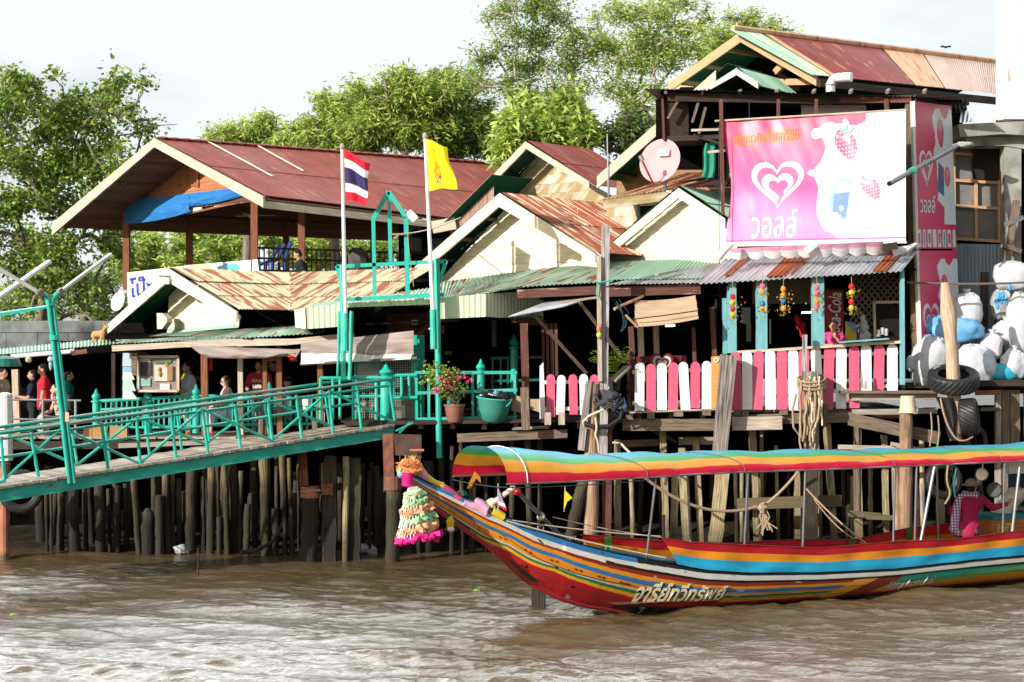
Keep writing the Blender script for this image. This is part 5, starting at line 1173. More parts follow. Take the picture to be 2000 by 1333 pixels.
# ---------- tall posts, tyres, ropes ----------
def posts():
    mt = M('old_post', (.46,.44,.46), (.20,.18,.18), .8, 'UV', (1,16,16), 2, wear=((.09,.06,.05),.58,.66,(.6,9,9),2), bump=.6)
    t = thing('mooring_post','tall weathered grey twin-plank mooring post standing left of the reed blind','post',P(1178,890,34.3))
    part('plank', MB().beam(P(1178,892,34.3), P(1183,440,34.3), .155, .12), mt, t); part('plank', MB().beam(P(1172,745,34.2), P(1169,500,34.2), .08, .09), m_wood_bleach, t)
    part('knot', MB().tube(sag(P(1164,552,34.1),P(1193,548,34.1),.01), .016, 6), m_teal, t); part('knot', MB().tube([P(1167,552,34.1),P(1165,575,34.1),P(1170,585,34.1)], .012, 6), m_teal, t)
    part('ribbon', MB().ball(P(1170,640,34.1), .05,.05,.10,8,6,.4), plain((.5,.2,.12)), t); part('ribbon', MB().ball(P(1170,655,34.1), .05,.05,.06,8,6,.4), plain((.6,.55,.1)), t)
    cr = M('cracked_post', (.34,.30,.27), (.06,.05,.045), .85, 'UV', (.8,18,18), 1.6, bump=.8)
    single('mooring_post', MB().beam(P(1405,890,34.3), P(1423,694,34.3), .26,.2, w2=.30), cr, 'cracked leaning mooring post in front of the orange board', 'post')
    single('mooring_post', MB().tube([P(1138,880,34.2),P(1147,800,34.2),P(1153,745,34.2)], [.10,.10,.08], 6), cr, 'short dark forked post stub lashed to the thick brown mooring pile', 'post')
    single('mooring_post', MB().beam(P(1027,840,34.5), P(1024,757,34.5), .16,.14), m_wood_mid, 'short brown post stub beside the green basket', 'post')
    single('plank', MB().beam(P(1196,745,34.4), P(1226,716,34.7), .2,.04), m_wood_grey, 'grey board leaning between the fern pot and the turned newel', 'plank')
    single('cardboard', MB().prism([P(998,803,34.9), P(1002,770,34.9), P(1018,776,34.9), P(1018,806,34.9)], V((0,.02,0))), plain((.42,.30,.17)), 'tan cardboard sheet standing beside the short brown post stub', 'cardboard')
    single('cardboard', MB().prism([P(1036,800,34.95), P(1055,806,34.95), P(1055,780,34.95), P(1036,780,34.95)], V((0,.02,0))), plain((.45,.33,.22)), 'brown board behind the post, left of the white plank', 'cardboard')
    for x in (1070,1097): single('timber_stub', MB().beam(P(x,830,34.6), P(x,806,34.6), .12,.1), m_wood_bleach, 'pale timber stub below the %s picket of the low fence' % ('first pink' if x < 1080 else 'first white'), 'timber')
    # rope-wrapped post
    t = thing('roped_post','battered post with old mooring ropes coiled round its head before the long fence','post',P(1585,870,34.2))
    part('post', MB().beam(P(1586,900,34.25), P(1583,726,34.25), .24, .2, w2=.28), cr, t)
    part('thin_stake', MB().beam(P(1570,760,34.3), P(1572,654,34.3), .085,.06), mt, t)
    for i in range(15):
        mb = MB(); x0 = 1562+rnd.random()*44; y0 = 735+rnd.random()*14; pts = []
        L = 60+rnd.random()*75; x = x0
        for k in range(9):
            q = k/8; x += rnd.gauss(0,2.4); pts.append(P(max(1548,min(1606,x)), y0+L*q, 34.08-rnd.random()*.1))
        mb.tube(pts, .018+.014*rnd.random(), 6); mb.sm = True; part('rope', mb, m_rope if i % 3 else m_rope_w, t)
    mb = MB()
    for i in range(3): mb.tube([P(1585+34*math.cos(a)*(.8), 740+i*7+8*math.sin(a), 34.2-.22*math.sin(a+.001)) for a in [k*.42 for k in range(16)]], .026, 6)
    mb.tube([P(1555,770,34.1),P(1548,800,34.1),P(1550,835,34.1),P(1560,850,34.1),P(1566,830,34.1),P(1562,790,34.1)], .022, 6); part('coil', mb, m_rope, t)
    for x,lab in ((1571,0),(1590,0)): part('tail', MB().tube([P(x,830,34.1),P(x+2,870,34.1),P(x-2,900,34.2)], .02, 6), m_rope, t)
    # driftwood post and bucket
    t = thing('driftwood_post','bare pale driftwood trunk standing up through the tyre in front of the sacks','post',P(1858,750,34.0))
    pts = [P(1868,860,34),P(1862,760,34),P(1860,700,34),P(1856,650,34),P(1853,610,34),P(1847,552,34)]
    mb = MB().tube(pts, [.13,.135,.12,.13,.14,.085], 12); sd=3.3
    mb.v = [tuple(V(v)+V((mnoise.noise(V((v[0]*5,v[1]*5,v[2]*2))),mnoise.noise(V((v[0]*5+9,v[1]*5,v[2]*2))),0))*.05) for v in mb.v]; mb.sm=True
    part('trunk', mb, wood('driftwood',(.56,.43,.31),(.28,.19,.12)), t)
    def tyre(c, axis, Ro, w_, lab, k=1):
        t = thing('tyre', lab, 'tyre', V(c)-V((0,0,Ro if abs(V(axis).normalized().z) < .7 else w_/2)), 'tyres hung as fenders')
        ax = V(axis).normalized(); mb = MB(); x = ax.orthogonal().normalized(); y = ax.cross(x); n = 56
        prof = [(.60,-.42),(.66,-.5),(.82,-.56),(.93,-.50),(.985,-.40),(1,-.2),(1,0),(1,.2),(.985,.40),(.93,.50),(.82,.56),(.66,.5),(.60,.42),(.64,.30),(.86,.36),(.92,0),(.86,-.36),(.64,-.30)]
        m = len(prof); vs=[]
        for i in range(n):
            a = 2*math.pi*i/n; o = x*math.cos(a)+y*math.sin(a)
            for j,(r,z) in enumerate(prof):
                rr = Ro*r*(1-(.022 if (i+(j%2)) % 2 and 4 <= j <= 8 else 0)); vs.append(V(c)+o*rr+ax*z*w_)
        mb.add(vs, [(i*m+j, ((i+1)%n)*m+j, ((i+1)%n)*m+(j+1)%m, i*m+(j+1)%m) for i in range(n) for j in range(m)]); 
        part('tread', mb, m_rubber, t); return t
    tt = tyre(P(1862,742,34.0), (-.05,-.36,.93), .49, .28, 'black tyre lying flat like a collar round the driftwood trunk')
    T1 = text('SPEEDLINER', bold=.02); c = P(1862,742,34.0); ax = V((-.05,-.36,.93)).normalized(); x_ = V((1,0,0)); x_ = (x_-ax*x_.dot(ax)).normalized(); y_ = ax.cross(x_)
    def tf(u, v, a0, a1): a = R(a0+(a1-a0)*u); r = .49*(.72+.12*v); return c+(x_*math.cos(a)+y_*math.sin(a))*r+ax*(.28*.566)
    mb = MB(); put_text(mb, text('SPEED', bold=.02), lambda u,v: tf(u,v,150,118)); put_text(mb, text('RADIAL', bold=.02), lambda u,v: tf(u,v,72,38)); part('lettering', mb, plain((.5,.5,.48)), tt)
    tyre(P(1893,815,33.9), (.92,-.32,.1), .36, .30, 'black tyre with worn tread hanging edge-on below the flat tyre')
    tyre(P(1900,862,34.3), (.5,-.8,.1), .30, .24, 'dark tyre hanging lowest behind the worn-tread tyre')
    t = thing('torn_tyre','torn strip of black tyre rubber hanging left of the worn-tread tyre','tyre',P(1845,860,34))
    f_ = bil(P(1826,775,33.95),P(1862,778,33.85),P(1872,858,33.9),P(1858,862,34.0)); mb = MB().grid(lambda u,v: f_(u,v)+V((0,-.14*math.sin(u*3.14),0))+V((.03*math.sin(v*5),0,0)), 12, 10); mb.sm = True; part('rubber_strip', mb, m_rubber, t)
    tyre(P(1842,938,34.2), (.12,-1,.12), .36, .20, 'worn black tyre hanging face-on under the canopy left of the boatmen')
    tyre(P(41,960,34.4), (.2,-1,.1), .42, .24, 'mud-grey tyre hanging under the low end of the gangway')
    t = thing('upturned_bucket','yellowed cream bucket upturned over the head of a mooring pile','bucket',P(1772,806,34.1))
    part('shell', MB().lathe(P(1773,807,34.1), [(.165,0),(.16,.02),(.135,.31),(.12,.325),(.02,.325)], 16), plain((.68,.55,.36), .6), t); part('rim', MB().torus(P(1773,806,34.1),(0,0,1),.165,.012,18,6), plain((.68,.55,.36), .6), t)
    # ropes
    def rope(pts, r, mt, lab, nm='rope'):
        for _ in range(2 if len(pts) < 9 else 0): pts = [pts[0]]+[q for a, b in zip(pts, pts[1:]) for q in (a.lerp(b,.25), a.lerp(b,.75))]+[pts[-1]]
        mb = MB().tube(pts, r, 7); mb.sm = True; single(nm, mb, mt, lab, 'rope')
    rope(sag(P(1258,932,33.5), P(1478,990,34.2), .30, 14)[:], .03, m_rope, 'sagging brown rope from under the canopy to a knot on the piles')
    rope(sag(P(1492,988,34.2), P(1562,918,33.9), .05), .028, m_rope, 'brown rope rising from the knot to the roped post')
    rope(sag(P(1575,955,33.9), P(1692,1062,31.0), .05), .016, m_rope, 'pale rope slanting down from the roped post to the boat rail')
    rope(sag(P(1590,975,33.9), P(1690,1064,31.05), .12), .011, m_rope, 'thinner pale rope beside the slanting mooring rope')
    mb = MB()
    for i in range(12): mb.tube([P(1490+rnd.gauss(0,5),990,34.1),P(1492+rnd.gauss(0,7),1010,34.1),P(1494+rnd.gauss(0,9),1030+rnd.random()*25,34.1)], .015, 5)
    mb.ball(P(1490,992,34.1), .09,.08,.10,9,6,.5); single('rope_knot', mb, m_rope, 'frayed rope knot with hanging ends on the piles behind the boat', 'rope')
    mb = MB()
    for k in range(6): mb.tube([P(1187+(22+6*rnd.random())*math.cos(a)+rnd.gauss(0,2), 782+rnd.gauss(0,7)+9*math.sin(a), 34.05-.22*math.sin(a)) for a in [j*.45-1.2+k for j in range(11)]], .022, 6)
    mb.ball(P(1190,775,33.95), .16,.12,.14,10,7,.6); single('rope_tangle', mb, M('dark_rope',(.07,.07,.08),(.03,.03,.035),.9,'UV',(30,30,1),2), 'tangle of dark rope tied round the tall mooring post', 'rope')
    mb = MB().tube([P(1205,785,34),P(1219,778,34),P(1222,793,34),P(1212,808,34),P(1196,800,34)], .012, 6); single('cord', mb, plain((.02,.12,.5)), 'loop of bright blue cord on the dark rope tangle', 'cord')
    mb = MB().tube([P(1140,826,33.95),P(1160,835,33.9),P(1190,833,33.9),P(1212,818,33.95),P(1214,800,34)], .045, 8); mb.sm=True; single('hawser', mb, m_rubber, 'thick black hawser slung round the mooring piles', 'rope')
    mb = MB().tube([P(1200,790,33.9),P(1175,802,33.85),P(1150,813,33.85),P(1139,824,33.9),P(1141,834,33.95),P(1152,837,34)], .024, 7); mb.sm=True; rp = single('rope', mb, m_rope_w, 'pale tan rope looped under the black hawser on the mooring piles', 'rope')
    rope([P(1163,815,33.85),P(1166,838,33.85),P(1162,850,33.85),P(1168,862,33.85),P(1170,885,33.9)], .02, m_rope_w, 'short pale rope tail dangling on the thick brown mooring pile')
    rope(sag(P(1196,865,34.3), P(1212,866,34.3), .0, 3)+sag(P(1212,866,34.3), P(1255,905,33.9), .02, 6)[1:], .022, m_rope_w, 'pale rope slanting from the thin pile behind the canopy')
    for x,y0,y1,lab in ((1818,806,872,'grey frayed rope hanging left of the tyre pair'),(1832,812,878,'pale rope hanging beside the torn tyre strip')): rope([P(x,y0,33.9),P(x+3,(y0+y1)/2,33.9),P(x-2,y1,33.9)], .014, m_rope, lab)
    rope([P(1837,778,33.8),P(1842,805,33.75),P(1852,835,33.7),P(1868,860,33.7),P(1885,862,33.7),P(1900,854,33.8)], .018, m_rope, 'pale rope looped across the hanging tyres')
    rope([P(1852,905,34),P(1848,940,34),P(1858,965,34),P(1846,985,34)], .02, m_rope, 'ragged brown rope bundle inside the face-on tyre')
    rope([P(1868,915,34),P(1862,945,33.95),P(1866,972,34)], .016, plain((.02,.16,.15)), 'dark teal rope hanging inside the face-on tyre')
    rope(sag(P(1806,1040,34), P(1800,945,34), .02), .012, plain((.12,.12,.4)), 'thin violet cord slanting beside the bucket-capped pile')
posts()
# ---------- sacks ----------
def sack(x, y, rx, ry, Z, mt, lab, lean=0, neck=True):
    r = Z/F; c = P(x, y, Z); t = thing('sack', lab, 'sack', c-V((0,0,ry*r)), 'sacks heaped on the deck'); sd = rnd.random()*40; mb = MB(); n, m = 44, 32
    for j in range(m+1):
        tt = math.pi*j/m
        for k in range(n):
            a = 2*math.pi*k/n; d = V((math.sin(tt)*math.cos(a), math.sin(tt)*math.sin(a), math.cos(tt)))
            fo = mnoise.noise(d*2.2+V((0,sd,0))); q = 1+.15*mnoise.noise(d*1.5+V((sd,0,0)))+(.018+.05*max(0,d.z)**2)*math.sin(a*9+fo*7+sd)+.035*abs(mnoise.noise(V((d.x*4,d.y*4,d.z*7))+V((sd,sd,0))))+.02*mnoise.noise(d*9+V((sd,sd,0)))-.10*max(0,-d.z-.55)
            sq = lambda v: math.copysign(abs(v)**.82, v)
            w_ = V((sq(d.x)*rx*r*q, sq(d.y)*min(rx,ry)*r*.9*q, sq(d.z)*ry*r*q)); w_.x += lean*w_.z
            mb.v.append(tuple(c+w_)); mb.uv.append((k/n,j/m)); mb.c.append((1,1,1))
    for j in range(m):
        for k in range(n): mb.f.append((j*n+k,(j+1)*n+k,(j+1)*n+(k+1)%n,j*n+(k+1)%n)); mb.mi.append(0)
    mb.sm = True; part('body', mb, mt, t)
    if neck:
        a = c+V((lean*ry*r,-.05,ry*r*.95)); mb = MB().lathe(a-V((0,0,.05)), [(.05,0),(.03,.05),(.06,.12),(.09,.16),(.02,.14)], 9); mb.sm=True; part('tied_neck', mb, mt, t)
W = m_sack
for a in ((1815,708,36,50,35.3,W,'big white sack at the front left of the heap'),(1905,714,38,38,35.3,W,'round white sack at the front behind the driftwood trunk'),
          (1868,646,52,24,35.5,m_sackblue,'bright blue sack lying across the heap behind the driftwood trunk'),(1825,638,30,20,35.6,m_sackblue,'pale blue sack end beside the red side panel'),(1888,608,30,34,35.9,W,'white sack at the back against the blue-grey tin wall'),
          (1934,680,23,27,35.6,M('pinkish_sack',(.72,.66,.70),(.6,.54,.58),.5,'Object',(1,1,1),5,bump=.5),'pinkish grey sack in the middle of the heap'),(1979,714,26,30,35.3,W,'white sack at the front right of the heap'),
          (1957,729,28,17,35.2,m_sackcyan,'turquoise sack squashed low between two white sacks'),(1961,652,24,24,35.9,W,'knotted white sack above the turquoise one'),(1957,598,22,31,36.2,m_sackclear,'grey translucent sack full of blue plastic bottles'),
          (1992,640,26,62,35.7,W,'tall upright white sack at the right edge'),(1980,542,40,29,36.2,W,'topmost white sack under the concrete slab'),(1779,712,9,16,35.2,W,'small white bag at the left foot of the heap'),(1835,668,30,26,35.7,W,'white sack wedged between the blue sack and the front left sack')): sack(*a, lean=rnd.gauss(0,.08), neck=a[2] < 34 and a[3] > 20)
mb = MB()
for i in range(14): mb.ball(P(1957+rnd.gauss(0,8),585+rnd.gauss(0,9),35.62), .045,.04,.07,7,5,.2)
single('bottle_cluster', mb, plain((.10,.35,.62), .25), 'blue plastic bottles showing at the mouth of the grey translucent sack', 'bottles')
# ---------- gangway ----------
GW = PL(775, 34.6, -34.5); GO = 1.35
def gangway():
    t = thing('gangway', 'long sloping green steel gangway with plank deck and cross-braced railings', 'gangway', P(390,900,32))
    e = lambda x: 951+(830-951)*x/770.0          # near deck edge
    A0, A1 = GW.at(-160, e(-160)), GW.at(772, e(772)); wv = GW.r*GO
    n = 62; mb = MB(); d = A1-A0
    for i in range(n):
        a, b = A0+d*(i/n), A0+d*((i+.94)/n); j = rnd.random()*.06; mb.tint(.4); up = V((0,0,.012*rnd.random()))
        mb.prism([a-GW.r*j+up, b-GW.r*j+up, b+wv+up, a+wv+up], V((0,0,-.045)))
    part('deck_planks', mb, m_wood_bleach, t)
    dz = V((0,0,-.05))
    for o in (.04, GO-.08):
        mb = MB().prism([A0+dz+GW.r*o, A1+dz+GW.r*o, A1+dz+V((0,0,-.19))+GW.r*o, A0+dz+V((0,0,-.21))+GW.r*o], GW.r*.05); part('side_beam', mb, m_teal, t)
    mb = MB().prism([A0+dz+GW.r*.02+V((0,0,-.2)), A1+dz+GW.r*.02+V((0,0,-.185)), A1+dz+GW.r*.14+V((0,0,-.185)), A0+dz+GW.r*.14+V((0,0,-.2))], V((0,0,-.015))); part('flange', mb, m_teal, t)
    mb = MB()
    for i in range(9): q = A0+d*(i+.5)/9+V((0,0,-.12)); mb.beam(q+GW.r*.1, q+wv-GW.r*.1, .06,.08)
    part('cross_member', mb, m_wood_dark, t)
    def rl(px0,y0,px1,y1,o,r,mt,nm): part(nm, MB().tube([GW.at(px0,y0,o), GW.at(px1,y1,o)], r, 8), mt, t)
    rl(-160,869,765,740,.1,.032,m_tealrail,'handrail'); rl(-160,880,770,752,.1,.026,m_tealrail,'handrail'); 
    rl(-160,856,694,741,GO-.1,.032,m_tealrail,'handrail'); rl(-160,864,690,750,GO-.1,.024,m_tealrail,'handrail')
    rl(-160,919,700,787,.12,.026,m_teal,'mid_rail')
    zz = [(0,944),(121,836),(273,906),(394,799),(531,861),(644,764),(770,825)]
    zz = [(-125,855),]+zz
    for a, b in zip(zz, zz[1:]): rl(*a,*b,.1,.026,m_teal,'brace')
    zf = [(16,850),(150,909),(270,815),(400,868),(520,781),(645,832)]
    for a, b in zip(zf, zf[1:]): rl(*a,*b,GO-.1,.026,m_teal,'brace')
    for x,y0,xb,y1 in ((2,852,9,944),(60,845,75,932),(121,836,133,924),(198,826,211,916),(266,815,274,906),(333,806,344,897),(394,799,407,889),(458,790,470,877),(523,781,532,861),(578,772,590,858),(642,764,651,850),(697,757,706,838),(760,748,772,826)):
        rl(x,y0,xb,y1,.1,.03,m_teal,'post')
    for x,y0,xb,y1 in ((140,838,151,909),(205,826,214,900),(283,812,292,888),(345,803,355,878),(402,796,409,866),(460,790,470,858),(515,782,526,850),(580,773,589,842),(634,765,644,832)): rl(x,y0,xb,y1,GO-.1,.026,m_teal,'post')
    # lamp post bolted to it
    s = thing('lamp_post','tall green twin-tube lamp post with two slanting fluorescent lamps on the gangway','lamp post',GW.at(140,944))
    a, b = GW.at(140,944,-.02), GW.at(99,590,-.02)
    ax = (GW.g*1).normalized()
    part('pole', MB().tube([a-ax*.038,b-ax*.038], .04, 10), m_teal, s); part('pole', MB().tube([a+ax*.045,b+ax*.038], .04, 10), m_teal, s)
    part('clamp', MB().tube([GW.at(106,655,-.02),GW.at(107,664,-.02)], .09, 12), m_teal, s)
    part('sticker', MB().box(GW.at(131,815,-.10), .09,.01,.16,-34), plain((.62,.30,.20)), s)
    g = lambda x,y: GW.at(x,y,-.02)
    for pts, la, lb in (([g(96,598),g(94,585),g(88,577),g(78,573)], g(80,574), g(-12,519)), ([g(101,598),g(103,585),g(110,577),g(119,570)], g(117,571), g(217,497))):
        part('arm', MB().tube(pts, .05, 9), m_teal, s)
        dn = (lb-la).normalized(); st = la; l_ = part('lamp_housing', MB().beam(la, lb, .10, .05), m_white_metal, s)
        side = dn.cross(V((0,-1,0))).normalized(); 
        part('tube', MB().tube([la+dn*.08-V((0,.05,0)), lb-dn*.05-V((0,.05,0))], .028, 8), m_white, l_); part('end_cap', MB().beam(la-dn*.02, la+dn*.06, .12,.10), plain((.22,.12,.09)), l_)
    s = thing('tube_lamp','long fluorescent lamp crossing in from the left edge behind the lamp post','lamp',P(40,548,31)); part('housing', MB().beam(P(-30,600,30.6), P(97,511,31.6), .10, .06), m_white_metal, s); part('tube', MB().tube([P(-30,601,30.5), P(95,513,31.5)], .03, 8), m_white, s)
    mb = MB().prism([P(-40,617,32), P(94,598,32.2), P(94,602,32.2), P(-40,626,32)], V((0,.6,.05))); single('green_strip', mb, m_teal, 'narrow green tin canopy strip running left from the lamp post', 'canopy')
gangway()
# ---------- teal railings of the pier ----------
def finial(b, h, r): return MB().lathe(b, [(r,0),(r,h-.12),(r*1.35,h-.11),(r*1.35,h-.08),(r*.8,h-.06),(r*1.25,h),(r*1.05,h+.04),(r*.55,h+.08),(r*.3,h+.14),(.004,h+.17)], 12)
def railings():
    t = thing('pier_railing','green steel railing with round baluster bars and finial posts along the low deck','railing',P(380,850,36.2),'green pier railings'); Z = 36.2
    pts = [(188,847),(289,850),(383,846),(526,843),(640,842)]; ytop = {188:784,289:779,383:773,526:778,640:776}
    for x,y in pts[:4]: m_ = finial(P(x,y,Z), (y-(766 if x<300 else 757 if x == 383 else 752))*Z/F-.1, .075); m_.sm=True; part('post', m_, m_teal, t)
    for dy0, r in ((0,.035),(17,.026)):
        for a, b in zip(pts, pts[1:]): part('rail', MB().tube([P(a[0],ytop[a[0]]+dy0,Z),P(b[0],ytop[b[0]]+dy0,Z)], r, 8), m_teal, t)
    for a, b in zip(pts, pts[1:]): part('rail', MB().tube([P(a[0],a[1]-14,Z),P(b[0],b[1]-14,Z)], .026, 8), m_teal, t)
    for i in range(43):
        x = 197+i*10.3
        if any(abs(x-p[0]) < 6 for p in pts): continue
        part('baluster', MB().rod(P(x,833+(2 if x<330 else -2),Z), P(x,782-(x-188)*.02,Z), .02, 7), m_teal, t)
    t = thing('pier_railing','green railing with a stout finial newel beside the wire mesh screen','railing',P(752,825,34.9),'green pier railings'); Z = 34.95
    m_ = finial(P(754,826,Z), .98, .115); m_.sm=True; part('newel', m_, m_teal, t)
    for x0,y0,x1,y1,r in ((758,734,814,733,.035),(765,778,815,777,.035),(626,739,748,738,.035),(640,776,745,774,.03)): part('rail', MB().tube([P(x0,y0,Z),P(x1,y1,Z)], r, 8), m_teal, t)
    for x in (769,785,800): part('bar', MB().rod(P(x,778,Z),P(x-1,735,Z), .03, 8), m_teal, t)
    for x in (626,650,664,690,735): part('bar', MB().rod(P(x,820,Z),P(x,739,Z), .03, 8), m_teal, t)
    t = thing('pier_railing','green square-tube gate railing behind the bougainvillea pot','railing',P(920,820,34.9),'green pier railings'); Z = 35.0
    for x0,y0,x1,y1 in ((812,728,1010,728),(812,768,1010,762),(815,819,1010,815)): part('rail', MB().beam(P(x0,y0,Z),P(x1,y1,Z),.06,.06), m_teal, t)
    for x in (814,838,858,876,895,924,1006): part('bar', MB().beam(P(x,820,Z),P(x-1,728,Z),.05,.05), m_teal, t)
    m_ = finial(P(939,816,Z+.05), .98,.08); m_.sm=True; part('post', m_, m_teal, t)
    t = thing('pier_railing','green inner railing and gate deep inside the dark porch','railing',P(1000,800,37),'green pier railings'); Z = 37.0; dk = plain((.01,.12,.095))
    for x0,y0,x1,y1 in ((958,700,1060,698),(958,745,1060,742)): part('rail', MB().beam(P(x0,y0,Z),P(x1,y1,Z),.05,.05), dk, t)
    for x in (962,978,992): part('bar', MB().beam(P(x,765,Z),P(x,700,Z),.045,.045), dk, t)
    m_ = finial(P(1004,765,Z), 1.0,.08); m_.sm=True; part('post', m_, m_teal, t)
    # wire mesh screens
    for xa,xb,ya,yb,lab in ((694,748,709,822,'wire mesh screen in a green frame left of the stout newel'),(754,811,704,822,'wire mesh screen in a green frame right of the stout newel')):
        s = thing('mesh_screen',lab,'screen',P((xa+xb)/2,yb,35.4)); mb = MB(); Z = 35.4
        x = xa
        while x < xb: mb.rod(P(x,ya,Z),P(x,yb,Z),.006,4); x += 4.6
        y = ya
        while y < yb: mb.rod(P(xa,y,Z),P(xb,y,Z),.006,4); y += 4.6
        part('mesh', mb, plain((.40,.42,.38)), s); mb = MB()
        for a,b in (((xa,ya),(xb,ya)),((xa,yb),(xb,yb)),((xa,ya),(xa,yb)),((xb,ya),(xb,yb))): mb.beam(P(*a,Z),P(*b,Z),.045,.045)
        part('frame', mb, m_teal, s)
    for x,y,w_,h_,c,lab in ((720,722,.42,.34,(.42,.47,.48),'pale grey panel behind the left wire mesh'),(785,800,.55,.42,(.36,.30,.2),'wooden crate behind the right wire mesh'),(715,795,.5,.2,(.36,.3,.22),'wooden crate low behind the left wire mesh')):
        single('crate' if 'crate' in lab else 'panel', MB().box(P(x,y,36), w_,.3,h_), wood('crate_wood',c,tuple(k*.6 for k in c)), lab, 'crate' if 'crate' in lab else 'panel')
    # grey pipe rail at the far left, pale boxes
    t = thing('pipe_rail','plain grey pipe rail in front of the people at the far left','railing',P(80,830,36.3)); Z = 36.3
    for y in (782,820): part('rail', MB().rod(P(-40,y-2,Z),P(158,y+1,Z),.022,8), m_metal, t)
    for x in (84,148): part('post', MB().rod(P(x,870,Z),P(x,782,Z),.03,8), m_metal, t)
    for x,y,w_,h_,lab in ((172,850,.16,.28,'narrow tan box under the green railing'),(196,848,.30,.34,'wide tan box under the first finial post'),(232,845,.34,.24,'low tan box under the green railing bars'),(418,857,.16,.12,'pale block at the deck edge below the seated visitor')):
        single('box', MB().box(P(x,y,36.1), w_,.25,h_,8), plain((.48,.28,.12) if x < 300 else (.6,.54,.44)), lab, 'box')
    for x,y0,w_,lab in ((511,805,.11,'round weathered bollard behind the gangway rail'),(617,822,.12,'short round timber stub behind the gangway rail')): single('timber_bollard', MB().tube([P(x,868,35.7),P(x,y0,35.7)], w_/1.6, 10), m_wood_mid, lab, 'bollard')
    mb = MB().beam(P(590,800,36.5),P(640,798,36.5),.4,.04); mb.beam(P(600,800,36.4),P(600,840,36.4),.05); mb.beam(P(632,800,36.4),P(632,840,36.4),.05); single('low_table', mb, m_wood_bleach, 'low pale wooden table behind the green railing near the mesh screen', 'table')
    mb = MB().lathe(P(597,800,36.3),[(.12,0),(.14,.20),(.10,.22)],10); single('white_tub', mb, m_white, 'white tub standing on the low pale table', 'tub')
railings()
